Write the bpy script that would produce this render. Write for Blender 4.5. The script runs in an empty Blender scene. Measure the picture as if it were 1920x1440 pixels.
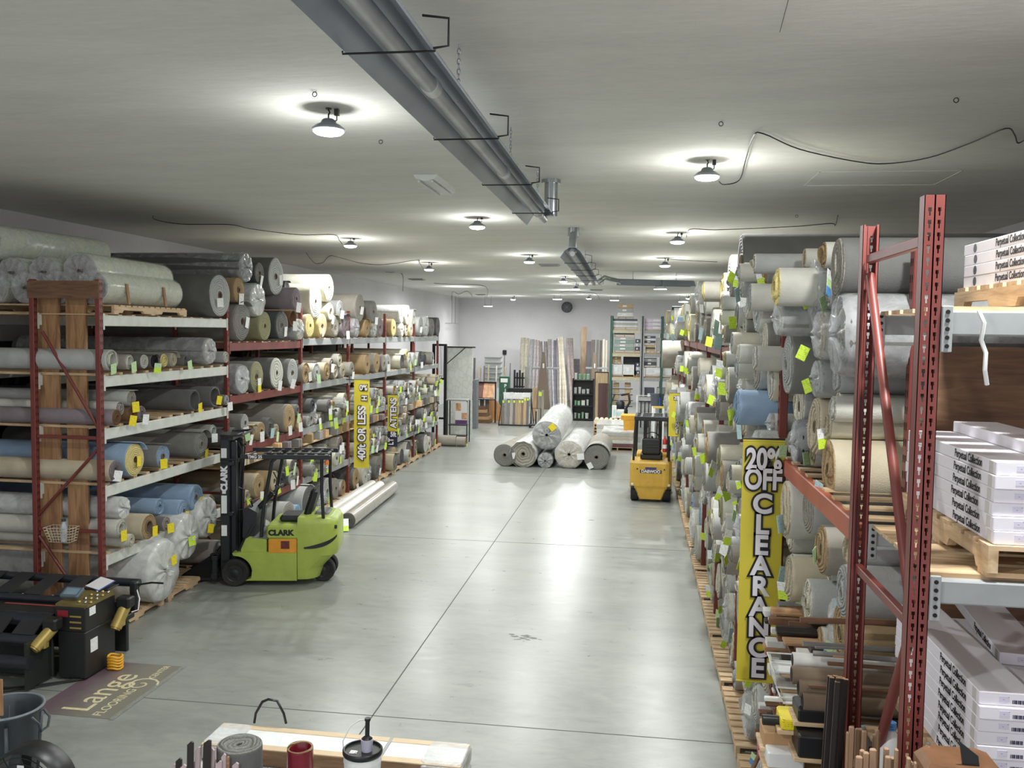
import bpy, math, random
from mathutils import Vector, Matrix
random.seed(7)
SC = bpy.context.scene
COL = SC.collection
PI = math.pi

# ---------------------------------------------------------------- camera (fitted to the aisle's own vanishing points)
IMG_W, IMG_H = 1920, 1440
F_PX, YAW, PITCH, ROLL, CAM_H = 1667.2, .14189, .05922, .014606, 4.3
CAM = Vector((0, 0, CAM_H))
FWD = Vector((-math.sin(YAW)*math.cos(PITCH), math.cos(YAW)*math.cos(PITCH), -math.sin(PITCH)))
_r = Vector((math.cos(YAW), math.sin(YAW), 0)); _u = _r.cross(FWD)
RIGHT = _r*math.cos(ROLL)+_u*math.sin(ROLL)
UP = -_r*math.sin(ROLL)+_u*math.cos(ROLL)
cd = bpy.data.cameras.new('camera'); cam = bpy.data.objects.new('camera', cd); COL.objects.link(cam)
cd.sensor_fit = 'HORIZONTAL'; cd.sensor_width = 36; cd.lens = F_PX/IMG_W*36
cd.clip_start = .05; cd.clip_end = 200
M = Matrix((RIGHT, UP, -FWD)).transposed().to_4x4(); M.translation = CAM
cam.matrix_world = M
SC.camera = cam

def ray(u, v):
    return RIGHT*((u-960)/F_PX) - UP*((v-720)/F_PX) + FWD
def at(axis, c, u, v):
    """measured point: where the sight line of a photo pixel meets a known plane of the room"""
    d = ray(u, v); t = (c-CAM[axis])/d[axis]
    return CAM + d*t
def at_x(c, u, v): return at(0, c, u, v)
def at_y(c, u, v): return at(1, c, u, v)
def at_z(c, u, v): return at(2, c, u, v)
def depth(p): return (Vector(p)-CAM).dot(FWD)

# ---------------------------------------------------------------- world, lights, exposure
SC.view_settings.view_transform = 'Standard'; SC.view_settings.look = 'None'
SC.view_settings.gamma = 1; SC.view_settings.use_curve_mapping = False
SC.view_settings.exposure = 0.22
w = bpy.data.worlds.new('world'); SC.world = w; w.use_nodes = True
w.node_tree.nodes['Background'].inputs[0].default_value = (.9, .9, .95, 1)
w.node_tree.nodes['Background'].inputs[1].default_value = .95
CEIL = 6.35
LAMP_W = 360
# hanging high-bay lamps: x, y, z of lens (those in view, then lights without a lamp body, behind the camera and far down the hall)
LAMPS = [(-2.92, 8.09, 6.15), (.74, 10.84, 6.16), (-6.55, 19.6, 6.19), (-2.97, 16.03, 6.19), (-6.38, 26.5, 6.14),
         (-2.98, 23.8, 6.17), (.71, 18.5, 6.17), (.63, 24.7, 6.15), (-2.85, 32.9, 6.17), (-2.73, 37.9, 6.14),
         (-7.33, 51.2, 6.15), (-2.79, 48.5, 6.14), (2.48, 47.5, 6.15)]
LAMPS_OFF = [(-2.9, .6, 6.15), (1.6, 3.6, 6.15), (-6.0, 35.0, 6.15), (-8.5, 41, 6.15), (1.2, 33.0, 6.15), (-3.5, 43.5, 6.15)]
def lamp_light(x, y, z, power, parent=None):
    """a high-bay's glow: most of it thrown down by the reflector, some escaping sideways from the lens"""
    for kind, part in (('AREA', .4), ('POINT', .085)):
        ld = bpy.data.lights.new('lamp_light', kind); ld.energy = power*part; ld.color = (.985, 1.0, .985)
        if kind == 'AREA': ld.shape = 'DISK'; ld.size = .24
        else: ld.shadow_soft_size = .12
        o = bpy.data.objects.new('lamp_light', ld); COL.objects.link(o); o.location = (x, y, z-(.06 if kind == 'POINT' else 0))

# ---------------------------------------------------------------- mesh helpers
class MB:
    """collects shapes and links them as ONE mesh object"""
    def __init__(s): s.v = []; s.f = []; s.m = []; s.sm = []; s.T = None
    def add(s, vs, fs, mi=0, smooth=False):
        b = len(s.v)
        if s.T is not None: vs = [s.T @ Vector(p) for p in vs]
        s.v += [tuple(p) for p in vs]
        for f in fs: s.f.append(tuple(i+b for i in f)); s.m.append(mi); s.sm.append(smooth)
    def box(s, x0, x1, y0, y1, z0, z1, mi=0, T=None):
        vs = [(x, y, z) for z in (z0, z1) for y in (y0, y1) for x in (x0, x1)]
        if T is not None: vs = [T @ Vector(p) for p in vs]
        s.add(vs, [(0, 2, 3, 1), (4, 5, 7, 6), (0, 1, 5, 4), (2, 6, 7, 3), (0, 4, 6, 2), (1, 3, 7, 5)], mi); return s
    def cbox(s, x0, x1, y0, y1, z0, z1, c=.01, mi=0, T=None):
        """box with chamfered edges"""
        c = min(c, (x1-x0)*.45, (y1-y0)*.45, (z1-z0)*.45)
        rows = []
        def ring(z, i):
            return [(x0+i+c, y0+i, z), (x1-i-c, y0+i, z), (x1-i, y0+i+c, z), (x1-i, y1-i-c, z), (x1-i-c, y1-i, z), (x0+i+c, y1-i, z), (x0+i, y1-i-c, z), (x0+i, y0+i+c, z)]
        rows = [ring(z0, c*.7), ring(z0+c, 0), ring(z1-c, 0), ring(z1, c*.7)]
        vs = [p for r in rows for p in r]
        if T is not None: vs = [T @ Vector(p) for p in vs]
        fs = [tuple(range(7, -1, -1)), tuple(range(24, 32))]
        for k in range(3):
            for i in range(8):
                j = (i+1) % 8; fs.append((k*8+i, k*8+j, k*8+8+j, k*8+8+i))
        s.add(vs, fs, mi); return s
    def loft(s, rings, mi=0, smooth=True, cap0=True, cap1=True, closed=True, mids=None):
        n = len(rings[0]); vs = [p for r in rings for p in r]; b = len(s.v)
        for k in range(len(rings)-1):
            fs = []
            for i in range(n if closed else n-1):
                j = (i+1) % n; fs.append((k*n+i, k*n+j, k*n+n+j, k*n+n+i))
            for f in fs: s.f.append(tuple(i+b for i in f)); s.m.append(mids[k] if mids else mi); s.sm.append(smooth)
        if cap0: s.f.append(tuple(b+i for i in range(n-1, -1, -1))); s.m.append(mids[0] if mids else mi); s.sm.append(False)
        if cap1: s.f.append(tuple(b+(len(rings)-1)*n+i for i in range(n))); s.m.append(mids[-1] if mids else mi); s.sm.append(False)
        if s.T is not None: vs = [s.T @ Vector(p) for p in vs]
        s.v += [tuple(p) for p in vs]; return s
    def cyl(s, a, b, r, r2=None, n=16, mi=0, cap=True, smooth=True):
        a = Vector(a); b = Vector(b); d = (b-a).normalized()
        x = d.orthogonal().normalized(); y = d.cross(x)
        r2 = r if r2 is None else r2
        R = []
        for p, q in ((a, r), (b, r2)):
            R.append([p+x*q*math.cos(2*PI*i/n)+y*q*math.sin(2*PI*i/n) for i in range(n)])
        return s.loft(R, mi, smooth, cap, cap)
    def tube(s, pts, r, n=6, mi=0, closed=False):
        pts = [Vector(p) for p in pts]; R = []; x = None
        N = len(pts)
        for i, p in enumerate(pts):
            if closed: d = pts[(i+1) % N]-pts[i-1]
            else: d = pts[min(i+1, N-1)]-pts[max(i-1, 0)]
            d.normalize()
            if x is None: x = d.orthogonal().normalized()
            else:
                x = x-d*x.dot(d)
                x = x.normalized() if x.length > 1e-6 else d.orthogonal().normalized()
            y = d.cross(x)
            R.append([p+x*r*math.cos(2*PI*k/n)+y*r*math.sin(2*PI*k/n) for k in range(n)])
        if closed: R.append(R[0]); return s.loft(R, mi, True, False, False)
        return s.loft(R, mi, True)
    def lathe(s, prof, o=(0, 0, 0), n=24, mi=0, axis='z', mids=None, cap=True):
        """prof: (radius, height) pairs"""
        R = []
        for r, h in prof:
            ring = []
            for i in range(n):
                c, t = r*math.cos(2*PI*i/n), r*math.sin(2*PI*i/n)
                ring.append({'z': (o[0]+c, o[1]+t, o[2]+h), 'x': (o[0]+h, o[1]+c, o[2]+t), 'y': (o[0]+c, o[1]+h, o[2]-t)}[axis])
            R.append(ring)
        return s.loft(R, mi, True, cap, cap, mids=mids)
    def quad(s, a, b, c, d, mi=0): s.add([a, b, c, d], [(0, 1, 2, 3)], mi); return s
    def prism(s, poly, x0, x1, axis='x', mi=0):
        """polygon (two coords) extruded along an axis"""
        n = len(poly)
        def P(t, p): return {'x': (t, p[0], p[1]), 'y': (p[0], t, p[1]), 'z': (p[0], p[1], t)}[axis]
        vs = [P(x0, p) for p in poly]+[P(x1, p) for p in poly]
        fs = [tuple(range(n-1, -1, -1)), tuple(range(n, 2*n))]
        for i in range(n):
            j = (i+1) % n; fs.append((i, j, n+j, n+i))
        s.add(vs, fs, mi); return s
    def build(s, name, mats, parent=None, loc=(0, 0, 0), rot=(0, 0, 0)):
        me = bpy.data.meshes.new(name); me.from_pydata(s.v, [], s.f)
        if not isinstance(mats, (list, tuple)): mats = [mats]
        for m in mats: me.materials.append(m)
        me.polygons.foreach_set('material_index', s.m); me.polygons.foreach_set('use_smooth', s.sm)
        me.update()
        import bmesh
        bm = bmesh.new(); bm.from_mesh(me); bmesh.ops.recalc_face_normals(bm, faces=bm.faces)
        for e in bm.edges:
            lf = e.link_faces
            if len(lf) == 2 and (lf[0].smooth != lf[1].smooth or lf[0].normal.dot(lf[1].normal) < .55): e.smooth = False
        bm.to_mesh(me); bm.free()
        o = bpy.data.objects.new(name, me); COL.objects.link(o); o.location = loc; o.rotation_euler = rot
        if parent is not None: o.parent = parent
        return o
LABELS = set()
def tag(o, label, cat, group=None, kind=None):
    o['label'] = label; o['category'] = cat
    if group: o['group'] = group
    if kind: o['kind'] = kind
    return o
def thing(name, label, cat, loc=(0, 0, 0), rot=(0, 0, 0), group=None):
    o = bpy.data.objects.new(name, None); COL.objects.link(o); o.empty_display_size = .1
    o.location = loc; o.rotation_euler = rot
    return tag(o, label, cat, group)
def struct(o): o['kind'] = 'structure'; return o
def dup(root, loc, rot=None, label=None, group=None):
    r = root.copy(); COL.objects.link(r); r.location = loc
    if rot is not None: r.rotation_euler = rot
    if label: r['label'] = label
    if group: r['group'] = group
    for ch in list(root.children):
        c = ch.copy(); COL.objects.link(c); c.parent = r
        for g in list(ch.children):
            d = g.copy(); COL.objects.link(d); d.parent = c
    return r
ORD = ['first', 'second', 'third', 'fourth', 'fifth', 'sixth', 'seventh', 'eighth', 'ninth', 'tenth', 'eleventh', 'twelfth', 'thirteenth',
       'fourteenth', 'fifteenth', 'sixteenth', 'seventeenth', 'eighteenth', 'nineteenth', 'twentieth']
def ordinal(i):
    if i < 20: return ORD[i]
    t = {20: 'twenty', 30: 'thirty', 40: 'forty', 50: 'fifty', 60: 'sixty', 70: 'seventy', 80: 'eighty', 90: 'ninety'}[(i+1)//10*10]
    k = (i+1) % 10
    return (t[:-1]+'ieth') if k == 0 else t+'-'+ORD[k-1]

def text(body, mat, parent, loc, rot, size, bold=0.0, align='CENTER', ext=.001, name='lettering', sx=1.0):
    c = bpy.data.curves.new(name, 'FONT'); c.body = body; c.size = size; c.align_x = align; c.align_y = 'CENTER'
    c.offset = bold; c.extrude = ext; c.materials.append(mat)
    tmp = bpy.data.objects.new(name, c); me = bpy.data.meshes.new_from_object(tmp); bpy.data.objects.remove(tmp)
    if not me.materials: me.materials.append(mat)
    o = bpy.data.objects.new(name, me); COL.objects.link(o); o.location = loc; o.rotation_euler = rot; o.scale = (sx, 1, 1)
    if parent is not None: o.parent = parent
    return o

# ---------------------------------------------------------------- materials
def srgb(r, g, b):
    def f(c):
        c = c/255
        return c/12.92 if c <= .04045 else ((c+.055)/1.055)**2.4
    return (f(r), f(g), f(b), 1)
def nmat(name):
    m = bpy.data.materials.new(name); m.use_nodes = True
    nt = m.node_tree; return m, nt, nt.nodes['Principled BSDF']
def N(nt, t, **kw):
    n = nt.nodes.new(t)
    for k, v in kw.items():
        if k in n.inputs: n.inputs[k].default_value = v
        else: setattr(n, k, v)
    return n
def mat(name, col, rough=.6, metal=0., var=.12, scale=8., bump=0., bscale=60., emit=None, alpha=None, spec=.5, stretch=None):
    """plain surface with procedural mottling and optional grain"""
    m, nt, p = nmat(name); L = nt.links
    c = srgb(*col)
    tc = N(nt, 'ShaderNodeTexCoord'); src = tc.outputs['Object']
    if stretch:
        mp = N(nt, 'ShaderNodeMapping'); mp.inputs['Scale'].default_value = stretch; L.new(src, mp.inputs[0]); src = mp.outputs[0]
    no = N(nt, 'ShaderNodeTexNoise', Scale=scale, Detail=6.); L.new(src, no.inputs['Vector'])
    cr = N(nt, 'ShaderNodeMapRange'); cr.inputs['To Min'].default_value = 1-var; cr.inputs['To Max'].default_value = 1+var
    cr.inputs['From Min'].default_value = .3; cr.inputs['From Max'].default_value = .7
    L.new(no.outputs['Fac'], cr.inputs['Value'])
    mx = N(nt, 'ShaderNodeVectorMath', operation='SCALE'); mx.inputs[0].default_value = c[:3]
    L.new(cr.outputs[0], mx.inputs['Scale']); L.new(mx.outputs[0], p.inputs['Base Color'])
    p.inputs['Roughness'].default_value = rough; p.inputs['Metallic'].default_value = metal
    p.inputs['Specular IOR Level'].default_value = spec
    if bump:
        n2 = N(nt, 'ShaderNodeTexNoise', Scale=bscale, Detail=4.); L.new(src, n2.inputs['Vector'])
        b = N(nt, 'ShaderNodeBump'); b.inputs['Strength'].default_value = bump; b.inputs['Distance'].default_value = .02
        L.new(n2.outputs['Fac'], b.inputs['Height']); L.new(b.outputs[0], p.inputs['Normal'])
    if emit:
        p.inputs['Emission Color'].default_value = c; p.inputs['Emission Strength'].default_value = emit
    if alpha is not None: p.inputs['Alpha'].default_value = alpha
    return m
def wood_mat(name, c1, c2, rough=.65, axis='X', scale=3.):
    m, nt, p = nmat(name); L = nt.links
    tc = N(nt, 'ShaderNodeTexCoord'); mp = N(nt, 'ShaderNodeMapping')
    s = {'X': (.12, 1, 1), 'Y': (1, .12, 1), 'Z': (1, 1, .12)}[axis]
    mp.inputs['Scale'].default_value = [k*scale*4 for k in s]
    L.new(tc.outputs['Object'], mp.inputs[0])
    no = N(nt, 'ShaderNodeTexNoise', Scale=1.6, Detail=8., Distortion=1.2); L.new(mp.outputs[0], no.inputs['Vector'])
    r = N(nt, 'ShaderNodeValToRGB'); r.color_ramp.elements[0].color = srgb(*c1); r.color_ramp.elements[1].color = srgb(*c2)
    r.color_ramp.elements[0].position = .32; r.color_ramp.elements[1].position = .66
    L.new(no.outputs['Fac'], r.inputs[0]); L.new(r.outputs[0], p.inputs['Base Color'])
    p.inputs['Roughness'].default_value = rough
    b = N(nt, 'ShaderNodeBump'); b.inputs['Strength'].default_value = .15; b.inputs['Distance'].default_value = .01
    L.new(no.outputs['Fac'], b.inputs['Height']); L.new(b.outputs[0], p.inputs['Normal'])
    return m
def film_mat(name, col=(235, 238, 240), clear=.55, rough=.18, scale=14.):
    """clear plastic film: crinkled, part see-through, glossy"""
    m, nt, p = nmat(name); L = nt.links
    out = nt.nodes['Material Output']
    tc = N(nt, 'ShaderNodeTexCoord')
    no = N(nt, 'ShaderNodeTexNoise', Scale=scale, Detail=5., Distortion=.8); L.new(tc.outputs['Object'], no.inputs['Vector'])
    b = N(nt, 'ShaderNodeBump'); b.inputs['Strength'].default_value = .45; b.inputs['Distance'].default_value = .015
    L.new(no.outputs['Fac'], b.inputs['Height']); L.new(b.outputs[0], p.inputs['Normal'])
    p.inputs['Base Color'].default_value = srgb(*col); p.inputs['Roughness'].default_value = rough
    tr = N(nt, 'ShaderNodeBsdfTransparent'); mx = N(nt, 'ShaderNodeMixShader')
    cr = N(nt, 'ShaderNodeMapRange'); cr.inputs['From Min'].default_value = .35; cr.inputs['From Max'].default_value = .65
    cr.inputs['To Min'].default_value = min(1, clear+.12); cr.inputs['To Max'].default_value = max(0, clear-.14)
    L.new(no.outputs['Fac'], cr.inputs[0]); L.new(cr.outputs[0], mx.inputs[0])
    L.new(p.outputs[0], mx.inputs[1]); L.new(tr.outputs[0], mx.inputs[2]); L.new(mx.outputs[0], out.inputs[0])
    return m
_rolls = {}
def pile_end(col, pitch=.03, rough=.95, dark=.55):
    """rolled carpet end: a wound spiral around local X"""
    key = ('e', col, pitch)
    if key in _rolls: return _rolls[key]
    m, nt, p = nmat('carpet_edge'); L = nt.links
    tc = N(nt, 'ShaderNodeTexCoord'); sp = N(nt, 'ShaderNodeSeparateXYZ'); L.new(tc.outputs['Object'], sp.inputs[0])
    def mth(op, a, b=None):
        n = N(nt, 'ShaderNodeMath', operation=op)
        for i, q in enumerate((a, b)):
            if q is None: continue
            if isinstance(q, (int, float)): n.inputs[i].default_value = q
            else: L.new(q, n.inputs[i])
        return n.outputs[0]
    y, z = sp.outputs[1], sp.outputs[2]
    no = N(nt, 'ShaderNodeTexNoise', Scale=7., Detail=3.); L.new(tc.outputs['Object'], no.inputs['Vector'])
    r = mth('SQRT', mth('ADD', mth('MULTIPLY', y, y), mth('MULTIPLY', z, z)))
    r = mth('ADD', r, mth('MULTIPLY', mth('SUBTRACT', no.outputs['Fac'], .5), pitch*1.3))
    th = mth('DIVIDE', mth('ARCTAN2', z, y), 2*PI)
    fr = mth('FRACT', mth('SUBTRACT', mth('DIVIDE', r, pitch), th))
    tri = mth('ABSOLUTE', mth('SUBTRACT', mth('MULTIPLY', fr, 2.), 1.))
    ramp = N(nt, 'ShaderNodeValToRGB'); c = srgb(*col)
    e = ramp.color_ramp.elements
    e[0].position = .0; e[0].color = (c[0]*dark, c[1]*dark, c[2]*dark, 1); e[1].position = .45; e[1].color = c
    L.new(tri, ramp.inputs[0])
    n2 = N(nt, 'ShaderNodeTexNoise', Scale=90., Detail=3.); L.new(tc.outputs['Object'], n2.inputs['Vector'])
    mr = N(nt, 'ShaderNodeMapRange'); mr.inputs['To Min'].default_value = .45; mr.inputs['To Max'].default_value = 1.55; L.new(n2.outputs['Fac'], mr.inputs[0])
    mx = N(nt, 'ShaderNodeVectorMath', operation='SCALE'); L.new(ramp.outputs[0], mx.inputs[0]); L.new(mr.outputs[0], mx.inputs['Scale'])
    L.new(mx.outputs[0], p.inputs['Base Color']); p.inputs['Roughness'].default_value = rough
    p.inputs['Specular IOR Level'].default_value = .1
    h = mth('ADD', mth('MULTIPLY', tri, .7), mth('MULTIPLY', n2.outputs['Fac'], .5))
    b = N(nt, 'ShaderNodeBump'); b.inputs['Strength'].default_value = .9; b.inputs['Distance'].default_value = .02
    L.new(h, b.inputs['Height']); L.new(b.outputs[0], p.inputs['Normal'])
    _rolls[key] = m; return m
def backing(col):
    key = ('b', col)
    if key not in _rolls:
        _rolls[key] = mat('carpet_back', col, .9, var=.1, scale=5., bump=.25, bscale=120., spec=.15)
    return _rolls[key]
def tag_mat(name, col):
    """printed card: rows of faint print on a coloured card"""
    m, nt, p = nmat(name); L = nt.links
    tc = N(nt, 'ShaderNodeTexCoord')
    wv = N(nt, 'ShaderNodeTexWave', Scale=28., Distortion=0.); wv.bands_direction = 'Z'
    L.new(tc.outputs['Object'], wv.inputs['Vector'])
    no = N(nt, 'ShaderNodeTexNoise', Scale=60., Detail=2.); L.new(tc.outputs['Object'], no.inputs['Vector'])
    mu = N(nt, 'ShaderNodeMath', operation='MULTIPLY'); L.new(wv.outputs['Fac'], mu.inputs[0]); L.new(no.outputs['Fac'], mu.inputs[1])
    r = N(nt, 'ShaderNodeValToRGB'); c = srgb(*col)
    r.color_ramp.elements[0].position = .48; r.color_ramp.elements[0].color = c
    r.color_ramp.elements[1].position = .56; r.color_ramp.elements[1].color = (c[0]*.35, c[1]*.35, c[2]*.35, 1)
    L.new(mu.outputs[0], r.inputs[0]); L.new(r.outputs[0], p.inputs['Base Color']); p.inputs['Roughness'].default_value = .6
    return m

RED = mat('rack_red_paint', (116, 54, 48), .45, var=.14, scale=3.)
ORANGE = mat('rack_orange_paint', (164, 84, 58), .45, var=.14, scale=3.)
WHITEBEAM = mat('beam_white_paint', (205, 208, 200), .45, var=.08)
GREYBEAM = mat('beam_grey_paint', (150, 154, 154), .45, var=.08)
GREEN = mat('rack_green_paint', (52, 92, 80), .5)
WOOD = wood_mat('pine_board', (176, 146, 110), (212, 186, 150), axis='X')
WOODY = wood_mat('pine_board_long', (176, 146, 110), (212, 186, 150), axis='Y')
WOODZ = wood_mat('pine_plank_upright', (128, 92, 62), (176, 136, 96), axis='Z', scale=2.)
DARKWOOD = wood_mat('dark_wood', (96, 70, 52), (128, 96, 70))
CARD = mat('cardboard', (178, 142, 102), .8, var=.06)
BLACK = mat('black_enamel', (28, 29, 32), .4, var=.1)
RUBBER = mat('black_rubber', (40, 39, 39), .85, var=.12)
STEEL = mat('galvanised_steel', (170, 174, 178), .28, .9, var=.12, scale=4.)
CHROME = mat('bright_steel', (205, 208, 212), .15, 1., var=.05)
WHITE = mat('white_card', (226, 226, 226), .6, var=.03)
WHITEPL = mat('white_plastic', (222, 224, 222), .35, var=.04)
INK = mat('black_ink', (26, 26, 28), .6, var=.02)
GREYINK = mat('grey_ink', (120, 122, 140), .6, var=.02)
BANNER = mat('yellow_vinyl', (208, 192, 62), .45, var=.03)
BWHITE = mat('white_vinyl_print', (224, 222, 228), .45, var=.02)
NAVY = mat('navy_vinyl', (38, 40, 66), .45, var=.03)
FILM = film_mat('clear_film', (225, 228, 230), .68, .16, 6.)
FILMW = film_mat('milky_film', (226, 228, 226), .4, .2, 5.)
TAGY = tag_mat('yellow_tag', (236, 216, 40)); TAGL = tag_mat('lime_tag', (206, 236, 74)); TAGW = tag_mat('white_tag', (236, 238, 236))
TAGG = tag_mat('pale_green_tag', (190, 222, 170)); TAGB = tag_mat('pale_blue_tag', (176, 206, 210)); TAGP = tag_mat('pink_tag', (226, 110, 140))
TAGBL = tag_mat('blue_tag', (90, 150, 210))
COREM = mat('cardboard_core', (118, 102, 84), .85)
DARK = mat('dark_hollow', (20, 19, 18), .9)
# ---------------------------------------------------------------- room shell
XL_WALL, XR_WALL, Y_BACK, Y0 = -11.35, 6.6, 55.5, -3.0
def concrete():
    m, nt, p = nmat('polished_concrete'); L = nt.links
    tc = N(nt, 'ShaderNodeTexCoord')
    mp = N(nt, 'ShaderNodeMapping'); mp.inputs['Scale'].default_value = (1, 2.2, 1); mp.inputs['Rotation'].default_value = (0, 0, .1)
    L.new(tc.outputs['Object'], mp.inputs[0])
    n1 = N(nt, 'ShaderNodeTexNoise', Scale=.5, Detail=8., Roughness=.62); L.new(mp.outputs[0], n1.inputs['Vector'])
    n2 = N(nt, 'ShaderNodeTexNoise', Scale=3.2, Detail=8., Roughness=.7, Distortion=.6); L.new(mp.outputs[0], n2.inputs['Vector'])
    ad = N(nt, 'ShaderNodeMix'); ad.data_type = 'FLOAT'; ad.inputs[0].default_value = .45
    L.new(n1.outputs['Fac'], ad.inputs[2]); L.new(n2.outputs['Fac'], ad.inputs[3])
    r = N(nt, 'ShaderNodeValToRGB'); e = r.color_ramp.elements
    e[0].position = .3; e[0].color = srgb(122, 124, 119); e[1].position = .68; e[1].color = srgb(153, 157, 151)
    L.new(ad.outputs[0], r.inputs[0])
    # dark scuffs
    n3 = N(nt, 'ShaderNodeTexNoise', Scale=1.7, Detail=9., Roughness=.8, Distortion=1.5); L.new(mp.outputs[0], n3.inputs['Vector'])
    r3 = N(nt, 'ShaderNodeValToRGB'); r3.color_ramp.elements[0].position = .64; r3.color_ramp.elements[1].position = .74
    r3.color_ramp.elements[0].color = (1, 1, 1, 1); r3.color_ramp.elements[1].color = (.66, .66, .65, 1)
    L.new(n3.outputs['Fac'], r3.inputs[0])
    mu = N(nt, 'ShaderNodeMix'); mu.data_type = 'RGBA'; mu.blend_type = 'MULTIPLY'; mu.inputs[0].default_value = 1
    L.new(r.outputs[0], mu.inputs[6]); L.new(r3.outputs[0], mu.inputs[7])
    L.new(mu.outputs[2], p.inputs['Base Color'])
    rr = N(nt, 'ShaderNodeMapRange'); rr.inputs['To Min'].default_value = .2; rr.inputs['To Max'].default_value = .42
    L.new(n2.outputs['Fac'], rr.inputs[0]); L.new(rr.outputs[0], p.inputs['Roughness'])
    p.inputs['Specular IOR Level'].default_value = .5
    b = N(nt, 'ShaderNodeBump'); b.inputs['Strength'].default_value = .03; L.new(n2.outputs['Fac'], b.inputs['Height']); L.new(b.outputs[0], p.inputs['Normal'])
    return m
def plaster(name, col, sx=(1, 1, 1), bump=.35, sc=14.):
    m, nt, p = nmat(name); L = nt.links
    tc = N(nt, 'ShaderNodeTexCoord'); mp = N(nt, 'ShaderNodeMapping'); mp.inputs['Scale'].default_value = sx
    L.new(tc.outputs['Object'], mp.inputs[0])
    n1 = N(nt, 'ShaderNodeTexNoise', Scale=sc, Detail=6., Roughness=.7); L.new(mp.outputs[0], n1.inputs['Vector'])
    n2 = N(nt, 'ShaderNodeTexNoise', Scale=.6, Detail=3.); L.new(mp.outputs[0], n2.inputs['Vector'])
    a = N(nt, 'ShaderNodeMath', operation='ADD'); L.new(n1.outputs['Fac'], a.inputs[0]); L.new(n2.outputs['Fac'], a.inputs[1])
    mr = N(nt, 'ShaderNodeMapRange'); mr.inputs['From Min'].default_value = .6; mr.inputs['From Max'].default_value = 1.4
    mr.inputs['To Min'].default_value = .9; mr.inputs['To Max'].default_value = 1.08; L.new(a.outputs[0], mr.inputs[0])
    mx = N(nt, 'ShaderNodeVectorMath', operation='SCALE'); mx.inputs[0].default_value = srgb(*col)[:3]; L.new(mr.outputs[0], mx.inputs['Scale'])
    L.new(mx.outputs[0], p.inputs['Base Color']); p.inputs['Roughness'].default_value = .9; p.inputs['Specular IOR Level'].default_value = .2
    b = N(nt, 'ShaderNodeBump'); b.inputs['Strength'].default_value = bump; b.inputs['Distance'].default_value = .02
    L.new(n1.outputs['Fac'], b.inputs['Height']); L.new(b.outputs[0], p.inputs['Normal'])
    return m
CEILM = plaster('ceiling_paint', (226, 226, 219), (1, 3.5, 1), .3, 5.)
WALLM = plaster('wall_paint', (204, 203, 205), bump=.12)
b = MB(); b.box(XL_WALL-.2, XR_WALL+.2, Y0, Y_BACK+.2, -.2, 0); struct(b.build('floor', concrete()))
b = MB(); b.box(XL_WALL-.2, XR_WALL+.2, Y0, Y_BACK+.2, CEIL, CEIL+.2); struct(b.build('ceiling', CEILM))
b = MB(); b.box(XL_WALL-.2, XL_WALL, Y0, Y_BACK+.2, 0, CEIL); struct(b.build('wall_left', WALLM))
b = MB(); b.box(XR_WALL, XR_WALL+.2, Y0, Y_BACK+.2, 0, CEIL); struct(b.build('wall_right', WALLM))
b = MB(); b.box(XL_WALL, XR_WALL, Y_BACK, Y_BACK+.2, 0, CEIL); struct(b.build('wall_back', WALLM))
# saw-cut joints in the slab: thin filled strips
JOINT = mat('joint_filler', (84, 85, 80), .8)
b = MB()
b.box(-2.86, -2.845, 3, 54, -.01, .0015)
for y in (9.36, 17.74, 26.1, 34.5): b.box(-11, 5, y, y+.013, -.01, .0015)
j = b.build('floor_joint', JOINT); j['kind'] = 'structure'
# worn scuffs on the slab
r0 = random.Random(3); SCUFF = mat('floor_scuff', (112, 114, 108), .6, var=.25, scale=20.)
b = MB(); c0 = at_z(0, 985, 1195)
for k in range(16):
    x, y, ra = c0.x+r0.gauss(0, .1), c0.y+r0.gauss(0, .07), r0.uniform(.01, .045)
    pts = [(x+ra*1.6*r0.uniform(.5, 1.1)*math.cos(a), y+ra*r0.uniform(.4, 1.1)*math.sin(a), .0012+k*.00002) for a in [2*PI*q/12 for q in range(12)]]
    b.add(pts, [tuple(range(12))])
o = b.build('floor_marking', SCUFF); o['kind'] = 'structure'
# ceiling access hatch outline and small ceiling hooks
b = MB(); p = at_z(CEIL, 1640, 335)
b.box(p.x-.8, p.x+.9, p.y-.55, p.y-.535, CEIL-.006, CEIL); b.box(p.x-.8, p.x+.9, p.y+.5, p.y+.515, CEIL-.006, CEIL)
b.box(p.x-.8, p.x-.785, p.y-.55, p.y+.5, CEIL-.006, CEIL); b.box(p.x+.885, p.x+.9, p.y-.55, p.y+.5, CEIL-.006, CEIL)
struct(b.build('trim_1', CEILM))
hook_names = [(1793, 183, 'steel ceiling ring above the stacked white cartons'), (1352, 228, 'short steel ceiling hook ahead of the lamp by the long sagging cable'),
              (590, 172, 'small ceiling hook left of the long heater, above the nearest lamp'), (714, 262, 'small ceiling hook between nearest lamp and long heater'),
              (1494, 403, 'small ceiling ring above the big dark roll on the right rack')]
for i, (u, v, lb) in enumerate(hook_names):
    p = at_z(CEIL, u, v); b = MB()
    pts = [(p.x+.02*math.cos(a), p.y, CEIL-.022+.02*math.sin(a)) for a in [2*PI*k/12 for k in range(12)]]
    b.tube([Vector(q)-Vector((p.x, p.y, CEIL)) for q in pts], .004, 5, closed=True)
    tag(b.build('ceiling_hook', BLACK, None, (p.x, p.y, CEIL)), lb, 'hook', 'ceiling hooks')

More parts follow.
